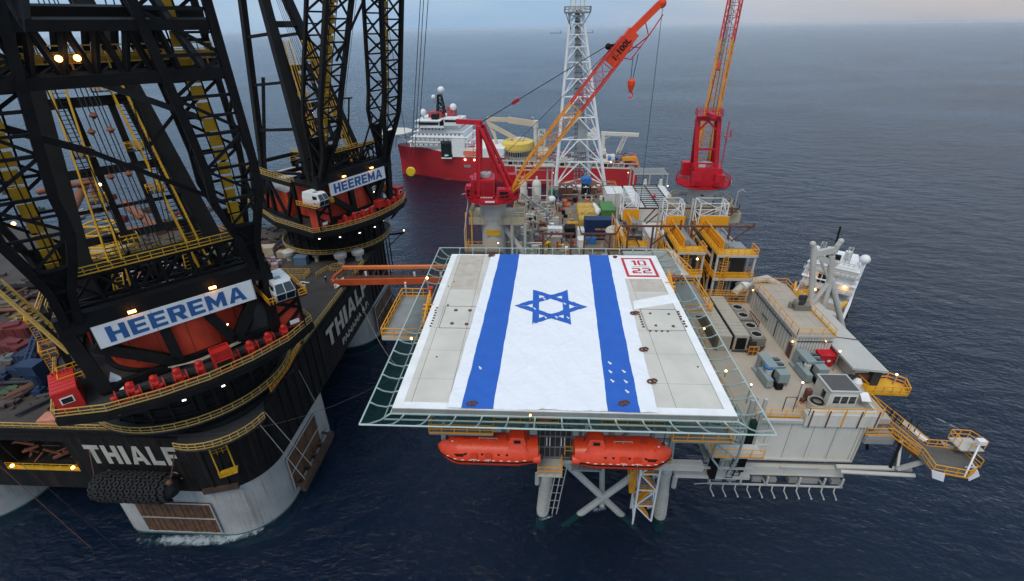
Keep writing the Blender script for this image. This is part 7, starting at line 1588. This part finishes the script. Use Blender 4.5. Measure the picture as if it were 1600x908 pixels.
        b = MB(M); b.beam(bp(-5,28,1),bp(4.6,43,1),.45); b.beam(bp(-9,2,1.5),bp(9,5,1.5),.5); b.beam(bp(3,0,1.5),bp(8,14,1.5),.4); b.beam(bp(2,18,4),bp(2,8,4),.3); b.beam(bp(-4,18.4,4),bp(3,18,4),.35); b.build('cross_brace', BLACK2, t)
        b = MB(M)
        for x in (-2,0,2): b.beam(bp(x,43.5,-1),bp(x,46.5,-1),1.1,1.0)
        b.build('sheave_block', BLACK, t)
    # A frame
    ta = radians(15); A0_ = Vector((0,-5,46)); ua = Vector((0,sin(ta),cos(ta))); da = Vector((0,-cos(ta),sin(ta)))
    def ap(x,s,d=0): return A0_+ua*s+Vector((x,0,0))+da*d
    def ax_(s): return 9.6*(1-s/66)
    for sd in (-1,1):
        b = MB(M); b.beam(ap(sd*9.8,-6),ap(sd*ax_(60),60),2.3,1.5,up=Vector((1,0,0)) if False else da); b.build('a_frame_leg', BLACK2, t)
        b = MB(M); b.beam((sd*9.5,15,40),(sd*1.2,14,103),1.5,1.3); b.build('back_leg', BLACK2, t)
        b = MB(M)
        for k in range(5): s=6+k*11; b.beam((sd*(9.5-8.3*(s/63)),15-s/63,40+s),tuple(ap(sd*ax_(s-4),s-4)),.7)
        b.beam((sd*9.4,15,42),(sd*5.5,10,70),.7); b.build('side_tie', BLACK, t)
    b = MB(M)
    for s in (9,18,27,37,47): b.beam(ap(-ax_(s),s),ap(ax_(s),s),1.1,1.3,up=da)
    b.beam(ap(-6.2,13),ap(6.2,13),.5,up=da); b.beam(ap(-2.2,9),ap(-2.2,27),.8); b.beam(ap(2.2,9),ap(2.2,27),.8)
    b.build('a_frame_tie', BLACK2, t)
    for sd,lo_,hi_ in ((-1,5.0,33),(1,5.6,33)):
        b = MB(M); p0,p1 = ap(sd*(lo_),0,1.2),ap(sd*(lo_-2.6),hi_,1.2); d_=(p1-p0).normalized(); sv_=Vector((1,0,0)); w_=.75
        b.beam(p0-sv_*w_,p1-sv_*w_,.2,.35); b.beam(p0+sv_*w_,p1+sv_*w_,.2,.35); b.beam(p0-sv_*w_+da*1.1,p1-sv_*w_+da*1.1,.12); b.beam(p0+sv_*w_+da*1.1,p1+sv_*w_+da*1.1,.12)
        b.build('stair_string', YEL, t)
        b = MB(M); n_=int((p1-p0).length/.55)
        for k in range(n_): c_=p0.lerp(p1,k/n_); b.box(c_.x-w_,c_.x+w_,c_.y-.14,c_.y+.14,c_.z,c_.z+.06)
        b.build('stair_tread', BLACK2, t)
    for (x,s) in ((-3.6,14),(3.2,14),(-3.0,20),(2.8,20),(-2.0,8),(1.6,28)):
        b = MB(); c_=ap(x,s,1.0); rail(b,[M@(c_+Vector(v)) for v in ((-1,-.8,0),(1,-.8,0),(1,.8,0),(-1,.8,0))],closed=True,sp=.8,h=1.1,r=.06); b.build('landing_rail', YEL, t)
        b = MB(M); b.cbox(tuple(c_),(2,1.6,.12)); b.build('landing', DGREY, t)
    b = MB(M)
    for (x,s) in ((-1.2,23),(.9,23),(-1.2,17),(.9,17),(.2,11),(-.3,25)): b.lathe(tuple(ap(x,s,1.3)),[(.01,-.5),(.55,0),(.01,.5)],8)
    b.build('sheave_fitting', RUSTP, t)
    b = MB(M)
    for x in (-1.3,-.6,.1,.8,1.3): b.tube(ap(x,-1,1.3),ap(x*.6,58,1.3),.07,4)
    for x in (-6,-5,5,6): b.tube((x*.5,-2,49),bp(x,78,1),.07,4)
    b.build('hoist_wire', ROPE, t)
    for (x,s) in ((-2.7,16.2),(2.7,16.8)): b = MB(M); b.ball(tuple(ap(x,s,1.6)),.2,8,5); b.build('frame_lamp', LAMPC, t)
    return t
nearc = heavy_crane(-59.5,65.8,45.5,1,'nearer black heavy lift crane with the larger lettered sign, left of the helideck',(31,),True,0)
farc = heavy_crane(-58.5,131.0,63.0,-1,'farther black heavy lift crane with the smaller lettered sign, beside the red and white ship',(43,),False,1)
for (a,c,w_) in ((at(3,452,z=52),at(112,548,z=42),1.0),):
    d_ = (c-a).normalized(); sd_ = d_.cross(Vector((0,0,1))).normalized()*w_*.7
    b = MB(); b.beam(a-sd_,c-sd_,.18,.3); b.beam(a+sd_,c+sd_,.18,.3); rail(b,[a-sd_,c-sd_],sp=1.4,h=1.1,r=.06); rail(b,[a+sd_,c+sd_],sp=1.4,h=1.1,r=.06); b.build('access_stair', OYR, nearc)
    b = MB(); n_=int((c-a).length/.7)
    for k in range(n_): p=a.lerp(c,k/n_); b.beam(p-sd_,p+sd_,.28,.08)
    b.build('stair_tread', BLACK2, nearc)
M = Matrix.Translation((-58.5,131,0)) @ Matrix.Rotation(radians(63),4,'Z')
b = MB()
for (a,c) in (((657,0),(643,240)),((662,0),(648,242)),((669,0),(655,200)),):
    b.tube(at(*a,y=152),at(*c,y=152),.11,5)
b.build('hanging_wire', ROPE, None, label='thin black crane wires hanging straight down right of the farther crane', cat='wire')
lamp(tuple(at(22,351,y=72)), True, .5, .6, 'broad amber lamp low on the left leg of the nearer crane')
# ================================================================== RED AND WHITE SHIP
t = thing('offshore_ship', (-15,290,0), 'red and white offshore construction ship with helideck over its bow, behind the platform', 'ship')
sx0, sy0 = -73.0, 300.0; ang = atan2(287.0-301.0, 57.0+73.0)   # bow to the left and a little farther away
M = Matrix.Translation((-73,301,0)) @ Matrix.Rotation(ang,4,'Z') @ Matrix.Diagonal((1,1,.88,1))   # local x runs aft, local -y faces the camera
Ls = 131.0; HB = 13.0
def hw(s, z):      # half breadth of the hull
    f = min(1,max(0,(s+ (z*0.55))/30.0)); return HB*(f**.62)
secs=[]
for s in (-13,-9,-4,2,9,18,30,33.9,34.1,49.9,50.1,100,122,131):
    q=[]; top = 18.5 if s<30 else (14.5 if s<44 else 9.5)
    top = 20.8-(0 if s<10 else (s-10)*.17) if s<34 else (16.6 if s<50 else 11.2)
    for z in (-3,0,4,8,12,top):
        zz=min(z,top); f=max(0,min(1,(s+zz*.72-.2)/32)); q.append((s,-HB*f**.6-.05,zz))
    q += [(p[0],-p[1],p[2]) for p in reversed(q)]; secs.append(q)
b = MB(M); b.loft(secs); b.build('hull', SRED, t, smooth=True)
b = MB(M); secs=[]
for s in (-9,-3,6,12,22,34,55): f=max(0,min(1,(s+17*.72)/32)); w=HB*f**.6+.12; z0=20.6-(0 if s<10 else (s-10)*.17) if s<34 else 16.4; secs.append([(s,-w,z0),(s,w,z0),(s,w,22.2),(s,-w,22.2)])
b.loft(secs[2:]); b.build('forecastle', WHITE, t)
M0 = M.copy(); M = M0 @ Matrix(((.9,0,0,-10),(0,1,0,0),(0,0,1,0),(0,0,0,1)))
lv = [(10,50,12.8,22.2,25.4),(12,48,12.3,25.4,28.6),(14,46,11.6,28.6,31.8),(16,44,10.4,31.8,34.6)]
for k,(x0,x1,w,z0,z1) in enumerate(lv):
    b = MB(M); b.box(x0,x1,-w,w,z0,z1); d_ = b.build('deck_house', WHITE, t)
    b = MB(M); b.box(x0-1.2,x1+.6,-w-.6,w+.6,z1-.05,z1+.12); b.build('deck_edge', PINK if k==3 else WHITE, t)
    for i in range(11 if k<3 else 7):
        x = x0+2+i*(x1-x0-4)/10.5; b = MB(M); b.box(x,x+.9,-w-.04,-w,z0+1.2,z0+2.2); b.build('window', GLASS, d_)
b = MB(M); b.box(15,34,-13.4,13.4,34.7,35.9); b.prism([(17,-12.5),(31,-13.3),(31,13.3),(17,12.5)],35.9,38.8); b.build('bridge', WHITE, t)
b = MB(M); b.box(17.5,30.5,-13.4,-13.3,36.6,38.0); b.box(16.9,17.0,-11.5,11.5,36.6,38.0); b.build('bridge_window', GLASS, t)
b = MB(M); b.box(15.5,32,-14.2,14.2,38.8,39.3); b.build('bridge_roof', WHITE, t)
b = MB(M); b.prism([(16.5,-9),(27,-11),(27,9),(16.5,9)],34.6,34.9); b.build('red_deck', PINK, t)
b = MB(M); b.box(34,44,-12,4,34.6,39.8); b.box(34,43,-12.8,-5,36,40.6); b.build('aft_bridge', WHITE, t); b = MB(M); b.box(34.6,42.5,-12.9,-12.8,38.4,39.8); b.build('aft_window', GLASS, t)
b = MB(M); b.box(21,30,-4,4,39.3,43.0); b.box(33,38,-2,4,40,46); b.build('mast_house', PINK, t)
b = MB(M); b.box(31,34,-12,-7,35,39); b.box(25,29,-10,-6,39,42.5); b.build('funnel_box', BLACK2, t)
b = MB(M); lattice(b,[[(26+k*.3,-2+k*.2,42+k*2.8),(31-k*.4,-2+k*.2,42+k*2.8),(31-k*.4,2-k*.2,42+k*2.8),(26+k*.3,2-k*.2,42+k*2.8)] for k in range(5)],.5,.4); b.build('mast', BLACK2, t)
for (x,y,z,r) in ((29.5,0,56.2,2.2),(24.5,-1,52.0,1.4),(18.5,-6,43.2,2.1),(37.8,-3,46.2,2.2)):
    b = MB(M); b.ball((x,y,z),r,16,10); o = b.build('radar_dome', WHITE, t, smooth=True); b = MB(M); b.tube((x,y,z-r-2.5),(x,y,z-r+.3),.35,8); b.build('dome_post', MGREY, o)
b = MB(M); b.box(31.0,38,-13.4,-13.1,15.5,26.5); b.build('side_door', GLASS, t); b = MB(M); b.lathe((34.5,-13.8,17),[(1.2,0),(1.4,.6),(.01,.8)],10); b.box(31,38,-14.6,-13.2,15.4,15.9); b.build('hangar_gear', WHITE, t)
b = MB(M); b.box(38.5,47,-13.5,13,16.4,28); b.build('side_house', WHITE, t)
b = MB(M); b.box(50,50.3,-12,-12,12,12); b.box(51,58,-11,11,12.6,20); b.box(56,66,-8,8,12.6,18); b.build('aft_house', PINK, t)
b = MB(M); b.lathe((-6,0,28.8),[(.01,0),(12.5,0),(12.8,.6),(12.5,.8),(.01,.8)],10); b.build('bow_helideck', CREAM2, t); b = MB(M); 
for y in (-7,0,7): b.beam((-8,y*.5,17.5),(-6,y,28.8),.5); b.beam((10,y,22),(-2,y,28.8),.6)
b.build('helideck_leg', LGREY, t)
M = M0 @ Matrix(((.45,0,0,5),(0,1,0,0),(0,0,1,0),(0,0,0,1)))
b = MB(M); b.loft([[(58,-13.6+.2*j,18.2+k) for j,k in ((0,0),(9,0),(9,1.9),(0,1.9))],[(60,-14+.2*j,17.4+k) for j,k in ((0,0),(12,0),(12,3.2),(0,3.2))],[(76,-14+.2*j,17.4+k) for j,k in ((0,0),(12,0),(12,3.2),(0,3.2))],[(79,-13.6+.2*j,18.2+k) for j,k in ((0,0),(9,0),(9,2),(0,2))]]); b.build('rescue_boat', mat('pale_orange',(.7,.2,.12),.5), t)
b = MB(M); b.box(58,66.5,-13.25,-13.05,9.5,11.2); b.build('name_strip', MGREY, t)
lettering('NORMAND', M@Vector((62,-13.3,9.8)), M.to_3x3()@Vector((1,0,0)), (0,0,1), 1.1, LGREY, t, width=7) if False else None
M = M0
# carousel
b = MB(M)
for s_ in range(51,126,3): b.box(s_,s_+.4,-13.1,-12.7,11.2,14.6)
b.box(50,131,-13.0,-12.6,14.2,14.7); b.box(50,131,-13.05,-12.6,11.2,12.0); b.build('side_rail', CREAM2, t)
b = MB(M); random.seed(41)
for k in range(46): x = 51+random.random()*76; b.box(x,x+random.uniform(1,3),-12.4,-10.8,11.4,11.4+random.uniform(1.5,4.2))
b.build('side_gear', mat('ship_side_gear',(.45,.42,.36),.7,var=.6,c2=(.16,.05,.04),scale=.25), t, kind='stuff')
MS = M0 @ Matrix.Translation((0,0,1.95)); M = MS @ Matrix(((.7,0,0,.8),(0,.8,0,0),(0,0,1.1,-1),(0,0,0,1)))
cxx = 86
b = MB(M); b.lathe((cxx,1,16.5),[(13.2,0),(13.6,1.2),(13.4,4.6),(12.6,4.8),(4,5.0),(3.8,5.6),(.01,5.6)],40); b.build('carousel', CARO, t, smooth=False)
b = MB(M)
for i in range(44): a=2*pi*i/44; b.beam((cxx+13.5*cos(a),1+13.5*sin(a),13),(cxx+13.5*cos(a),1+13.5*sin(a),18.2),.3)
b.lathe((cxx,1,13),[(13.4,0),(13.4,.5)],40); b.build('carousel_rail', LGREY, t)
b = MB(M); b.cbox((cxx+1,1,22.6),(8,4,1.6)); b.beam((cxx-6,1,22),(cxx+8,1,23),.6); b.build('carousel_arm', CREAM2, t)
b = MB(MS); b.box(48,118,-12.5,12.5,12.5,12.9); b.build('work_deck', MGREY, t)
# knuckle boom crane
b = MB(M); b.tube((101,3,12.6),(101,3,29),1.9,16,r2=1.6); b.tube((101,3,29),(101,3,33),2.2,14); b.lathe((98,3,33.5),[(1.6,-.8),(1.6,.8)],14,'y'); b.build('crane_column', CREAM2, t, smooth=True)
b = MB(M); b.beam((102,3,31),(78,1,33.5),2.0,3.4); b.beam((78,1,33.5),(60,1,33.8),1.6,2.4); b.build('main_boom', CREAM, t)
b = MB(M); b.beam((60,1,33.5),(66,0,25),1.3,1.8); b.beam((62,0,31),(84,0,23),1.5,2.6); b.beam((84,0,23),(90,0,20),1.0,1.0); b.beam((66,0,27),(69,0,15),1.6,2.0); b.build('knuckle_boom', CREAM, t)
b = MB(M); lattice(b,[[(104+d,y,z) for d,y in ((0,-3),(5,-3),(5,3),(0,3))] for z in (13,18,23,28)],.5,.35); b.box(104,112,-5,5,13,17); b.lathe((106,-3.4,22),[(3.6,-.6),(4.2,-.6),(4.2,.6),(3.6,.6),(3.6,-.6)],20,'y'); b.build('tower_frame', CREAM2, t)
M = MS
b = MB(M); b.box(108,116,-12,12,12.6,13.2); b.box(113,118,-9,-3,13,16); b.box(110,113,2,8,13,17); b.build('stern_house', CREAM2, t)
b = MB(M); random.seed(2)
for k in range(110): x=random.uniform(50,128); y=random.uniform(-11.5,11); s_=random.uniform(.8,2.4); b.cbox((x,y,13+s_/2),(s_*1.3,s_,s_),random.random())
b.build('deck_gear', mat('ship_gear',(.28,.14,.12),.7,var=.6,c2=(.05,.09,.16),scale=.2), t, kind='stuff')
b = MB(M); b.box(112,131,-12.9,-12.5,12.0,12.9); b.box(127,131,-12.6,12.6,12.0,12.9); b.build('stern_rail', SRED, t)
b = MB(M); b.box(118,130,-9,9,12.7,13.0); b.build('stern_deck', mat('stern_deck_brown',(.3,.13,.1),.8,var=.3), t)
b = MB(M); b.beam((122,-11,15),(129.5,-11,15.5),1.6,2.2); b.beam((129.5,-11,15.5),(131.5,-11,10),1.6,1.2); b.build('yellow_ramp', ORY, t)
for (x,y) in ((109,-9),(115,-8),(119,-6)): b = MB(M); b.lathe((x,y,14.6),[(1.6,-.8),(1.6,.8)],14,'x'); b.lathe((x,y,14.6),[(.01,-.8),(1.9,-.8),(1.9,-.6)],14,'x'); b.build('winch_reel', LBLUE, t)
# stern crane
b = MB(M); b.tube((111,6,13),(111,6,26),1.5,14,r2=1.2); b.lathe((111,6,12.8),[(3,0),(2,1.4)],14); b.build('stern_crane_column', CREAM2, t, smooth=True)
b = MB(M); b.beam((109.5,6,27.0),(131,5,26.6),1.8,2.2); b.lathe((105.8,6,28.2),[(.01,-1.2),(2.4,-1.2),(2.4,1.2),(.01,1.2)],16,'y'); b.box(102,107,4,8,23.5,27); b.beam((112,6,24),(118,6,26.5),.8); b.build('stern_crane_boom', CREAM2, t)
b = MB(M); lattice(b,[[(119+k*.9+d,y,14+k*3) for d,y in ((0,4.5),(2,4.5),(2,7.5),(0,7.5))] for k in range(5)],.45,.3); b.build('stern_crane_prop', CREAM2, t)
for (x,z) in ((32,12.8),(37.5,12.8)): b = MB(M); b.ball((x,-13.6,z),.6,8,5); b.build('side_lamp', LAMPC, t)
b = MB(M)
for x0,x1,y,z in ((0,34,-13,20.4),(1,32,-12.5,23.8)): rail(b,[(x0,y,z),(x1,y,z)],sp=2.5,h=1.2,r=.1)
b.tube((5,-8,37),(4.5,-8,45),.12,5); b.build('handrail', LGREY, t)

# buoy hanging under the far crane
t = thing('hanging_sheave', (-53,200,27), 'round yellow sheave block hanging from wires between the far crane and the ship', 'hook block')
p = at(642,268,y=200)
b = MB(); b.lathe((p.x,p.y,p.z),[(.01,-1.0),(1.7,-1.0),(1.9,-.5),(1.4,0),(1.9,.5),(1.7,1.0),(.01,1.0)],18,'y'); b.build('sheave', mat('buoy_yellow',(.75,.5,.02),.5), t, smooth=False)
b = MB(); b.tube((p.x,p.y,p.z+1.6),(p.x-2.4,p.y,85),.12,5); b.tube((p.x,p.y,p.z-1.5),(p.x,p.y,p.z-3.4),.5,8); b.build('suspension_wire', ROPE, t)

# ================================================================== WHITE SUPPLY VESSEL
t = thing('supply_vessel', (97,143,0), 'small white supply vessel moored beyond the annex, its bridge lights lit', 'ship')
c0 = at(1306,512,z=2); 
c0 = Vector((83.5,129.4,0)); c1 = Vector((101.3,153.6,0)); d = (c1-c0).normalized(); a_ = atan2(d.y,d.x)
M = Matrix.Translation(c0) @ Matrix.Rotation(a_,4,'Z')      # local x away from camera (towards the bridge and bow)
secs=[]
for s,w in ((-34,7),(-6,7.4),(10,7.6),(22,7.3),(30,5.6),(36,2.8),(40,.3)):
    top = 4.2 if s<12 else 6.5; secs.append([(s,-w,top),(s,-w*.94,1),(s,-w*.6,-2),(s,w*.6,-2),(s,w*.94,1),(s,w,top)])
b = MB(M); b.loft(secs); b.build('hull', WHITE, t, smooth=False)
b = MB(M); b.box(-33,12,-6.6,6.6,4.2,4.4); b.build('work_deck', mat('supply_deck',(.3,.2,.16),.8,var=.3), t)
b = MB(M); b.box(-33,13,-7.3,-6.9,4.2,6.0); b.box(-33,13,6.9,7.3,4.2,6.0); b.build('bulwark', WHITE, t)
for k,(x0,x1,w,z0,z1) in enumerate(((13,33,7,6.5,9.2),(14,31,6.6,9.2,11.8))): b = MB(M); b.box(x0,x1,-w,w,z0,z1); b.box(x0-.8,x1+.5,-w-.5,w+.5,z1-.02,z1+.15); b.build('deck_house', WHITE, t)
b = MB(M); b.loft([[(15,-6.4,11.9),(15,6.4,11.9),(26,5,11.9),(26,-5,11.9)],[(13.6,-7.2,13.6),(13.6,7.2,13.6),(27,5.4,13.6),(27,-5.4,13.6)],[(14.6,-6.4,14.8),(14.6,6.4,14.8),(26,4.8,14.8),(26,-4.8,14.8)]]); br = b.build('bridge', WHITE, t)
for i in range(6): y=-6+i*2.05; b = MB(M); b.add([(13.95,y,13.75),(13.95,y+1.7,13.75),(14.5,y+1.6,14.6),(14.5,y+.1,14.6)],[(0,3,2,1),(0,1,2,3)]); b.box(13.7,13.9,y,y+1.7,13.6,13.7); b.build('window', GLASS, br)
b = MB(M); b.box(12.5,14,-7.6,7.6,11.6,11.9); rail(b,[(12.6,-7.5,11.9),(12.6,7.5,11.9)],sp=1.3,r=.08); rail(b,[(13,-6.4,15),(13,6.4,15)],sp=1.3,r=.08)
for y in (-6,-2,2,6): b.beam((13,y,4.4),(13,y,11.6),.3); b.beam((13,y,7),(9.5,y,4.4),.2)
b.box(9,13,-7,7,7.6,7.8); rail(b,[(9,-7,7.8),(9,7,7.8)],sp=1.3,r=.08); b.build('aft_gallery', LGREY, t)
b = MB(M); b.box(12.9,13,-3.2,-.8,4.5,7); b.box(12.9,13,.8,3,8,10.8); b.box(12.9,13,3.8,5.2,4.5,6.5); b.build('dark_door', BLACK2, t)
b = MB(M); b.ball((17,-7.0,17),1.5,12,8); b.tube((17,-7,12),(17,-7,16),.5); b.ball((18,6.0,16.6),1.2,12,8); b.lathe((20,-2.5,15),[(1,0),(1,2.4),(.01,2.6)],12); b.lathe((20,2.5,15),[(1,0),(1,2.4),(.01,2.6)],12); b.build('dome', WHITE, t, smooth=True)
b = MB(M); b.tube((19,1.4,15),(19,1.8,25),.28,6); b.beam((19,-.4,20),(19,3.6,20.4),.2); b.beam((19,.6,22.5),(19,2.8,22.5),.15); b.box(17,18,-1,3,15,16.4); b.build('mast', BLACK2, t)
b = MB(M); 
for y in (-3.5,3.8): lattice(b,[[(16+dx,y+dy,z) for dx,dy in ((0,0),(1.2,0),(1.2,1.2),(0,1.2))] for z in (15,17.4,19.8)],.18,.12)
b.build('light_mast', LGREY, t)
b = MB(M); b.box(-4,-1.5,-5.5,-1,4.4,6.6); b.box(4,7,-6,-2,4.4,6.2); b.box(2.5,5.8,2.8,5.6,4.4,6.8); b.box(-11,-7,1,5,4.4,6.6); b.build('deck_crate', LGREY, t)
b = MB(M); b.beam((-2,-5,7.2),(4,-6.5,7.6),1.0); b.beam((6,4,7),(3,6,7),.8); b.beam((-6,2,5),(-6,-4,5.2),.6); b.build('yellow_arm', YEL, t)
b = MB(M); b.box(-9,-6,-6,-4,4.4,5.8); b.lathe((-13,-3,4.4),[(1.2,0),(1.2,1.6),(.01,1.8)],12); b.build('red_gear', RED, t)
b = MB(M)
for k in range(7): x=-30+k*6; b.lathe((x,-7.7,2.6),[(.45,-.35),(.9,0),(.45,.35)],10,'y')
b.build('tyre_fender', RUBBER, t)
for (x,y,z) in ((12.6,4.6,9.6),(12.6,-4.6,8.6),(8,2.4,7.4)): b = MB(M); b.ball((x,y,z),.42,8,5); b.build('deck_floodlight', LAMPW if y else LAMPC, t)

# ================================================================== FAR SHIPS ON THE HORIZON
for (px,l) in ((869,'left faint ship silhouette on the horizon behind the flare tower'),(919,'right faint ship silhouette on the horizon behind the flare tower')):
    d = RM @ Vector((px-800,-(46.6-454),-FPX)); d.z = 0; d.normalize(); c = d*9000; n_ = Vector((-d.y,d.x,0)); L_ = 95
    tt = thing('distant_ship', (c.x,c.y,0), l, 'ship', 'distant ships on the horizon')
    FS = mat('far_ship_haze_grey',(.3,.36,.42),.8)  # pale blue of distance haze put into the ship colour
    M = Matrix.Translation(c) @ Matrix.Rotation(atan2(n_.y,n_.x),4,'Z')
    b = MB(M); b.loft([[(-L_,-14,0),(-L_,14,0),(-L_,14,16),(-L_,-14,16)],[(L_*.85,-14,0),(L_*.85,14,0),(L_*.9,14,16),(L_*.9,-14,16)],[(L_*.98,-1,0),(L_*.98,1,0),(L_*1.1,1,20),(L_*1.1,-1,20)]]); b.build('hull', FS, tt)
    b = MB(M); b.box(-L_*.9,-L_*.62,-12,12,16,36); b.box(-L_*.84,-L_*.76,-4,4,36,44); b.build('superstructure', FS, tt)
# ------------------------------------------------------------------ pieces that stand apart become parts of their own
SPLIT = {'handrail','walkway','valve_box','a_frame_tie','side_tie','boat_fender','side_tie','landing_rail','upper_handrail','black_column','deck_crate','main_deck','rear_deck','deck_house','cross_beam','boom_chord','tensioner','grating','walkway_panel','lower_platform','red_gear','yellow_arm','dark_door','aft_house','stern_house','winch_drum','radiator_base','fender_cable','helideck_leg','lifting_hook','white_post','ladder','platform_floor','roof_rib','side_pipe','side_pane','bulwark','aft_gallery','ring','mark','base','main_tank','control_cubicle','cable_box','hose_bundle','drain_pot','davit_arm','support_beam','funnel_box','mast_house','dome','upper_step','truss_handrail','ladder_rail','lower_beam','top_beam','stair_string','dark_opening','window_band','bridge_window','side_plate','access_stair','light_mast','rigging_strut','panel_door','top_platform','cross_brace','machinery_opening','pipework','lower_gallery'}
def split_part(o):
    me = o.data; n = len(me.vertices); par = list(range(n))
    def find(i):
        while par[i] != i: par[i] = par[par[i]]; i = par[i]
        return i
    for p in me.polygons:
        v = p.vertices; r = find(v[0])
        for q in v[1:]: par[find(q)] = r
    isl = {}
    for i in range(n): isl.setdefault(find(i), []).append(i)
    keys = list(isl)
    if len(keys) < 2 or len(keys) > 900: return
    bb = []
    for k in keys:
        c = [me.vertices[i].co for i in isl[k]]; bb.append((min(p.x for p in c)-.05,min(p.y for p in c)-.05,min(p.z for p in c)-.05,max(p.x for p in c)+.05,max(p.y for p in c)+.05,max(p.z for p in c)+.05))
    cl = list(range(len(keys)))
    def f2(i):
        while cl[i] != i: cl[i] = cl[cl[i]]; i = cl[i]
        return i
    for i in range(len(keys)):
        a = bb[i]
        for j in range(i+1, len(keys)):
            b_ = bb[j]
            if a[0]<=b_[3] and b_[0]<=a[3] and a[1]<=b_[4] and b_[1]<=a[4] and a[2]<=b_[5] and b_[2]<=a[5]:
                cl[f2(i)] = f2(j)
    grp = {}
    for i, k in enumerate(keys): grp.setdefault(f2(i), []).append(k)
    if len(grp) < 2: return
    own = {}
    for gi, ks in enumerate(grp.values()):
        for k in ks: own[k] = gi
    vs = [[] for _ in grp]; mp_ = {}
    for i in range(n): g_ = own[find(i)]; mp_[i] = len(vs[g_]); vs[g_].append(tuple(me.vertices[i].co))
    fs = [[] for _ in grp]
    for p in me.polygons: fs[own[find(p.vertices[0])]].append(tuple(mp_[i] for i in p.vertices))
    base = o.name.split('.')[0]; sm = me.polygons[0].use_smooth
    for g_ in range(len(grp)):
        m2 = bpy.data.meshes.new(base); m2.from_pydata(vs[g_], [], fs[g_])
        for mm in me.materials: m2.materials.append(mm)
        if sm: m2.polygons.foreach_set('use_smooth', [True]*len(m2.polygons)); m2.set_sharp_from_angle(angle=radians(40))
        if g_ == 0: o.data = m2
        else:
            c = o.copy(); c.data = m2; COL.objects.link(c)
for o in list(bpy.data.objects):
    if o.type == 'MESH' and o.parent is not None and not o.children and 'kind' not in o and o.name.split('.')[0] in SPLIT: split_part(o)
# ================================================================== HAZE
HAZE_ON = True
if HAZE_ON:
    m = bpy.data.materials.new('haze_air'); m.use_nodes = True; n = m.node_tree.nodes; l = m.node_tree.links; n.clear()
    o_ = n.new('ShaderNodeOutputMaterial'); v_ = n.new('ShaderNodeVolumePrincipled'); v_.inputs['Color'].default_value = (.95,.97,1,1); v_.inputs['Density'].default_value = 0.000016; v_.inputs['Anisotropy'].default_value = 0.2; l.new(v_.outputs[0], o_.inputs['Volume'])
    b = MB(); b.box(-65000,65000,-65000,65000,-16,134); b.build('haze', m, kind='stuff')
# label every repeat apart
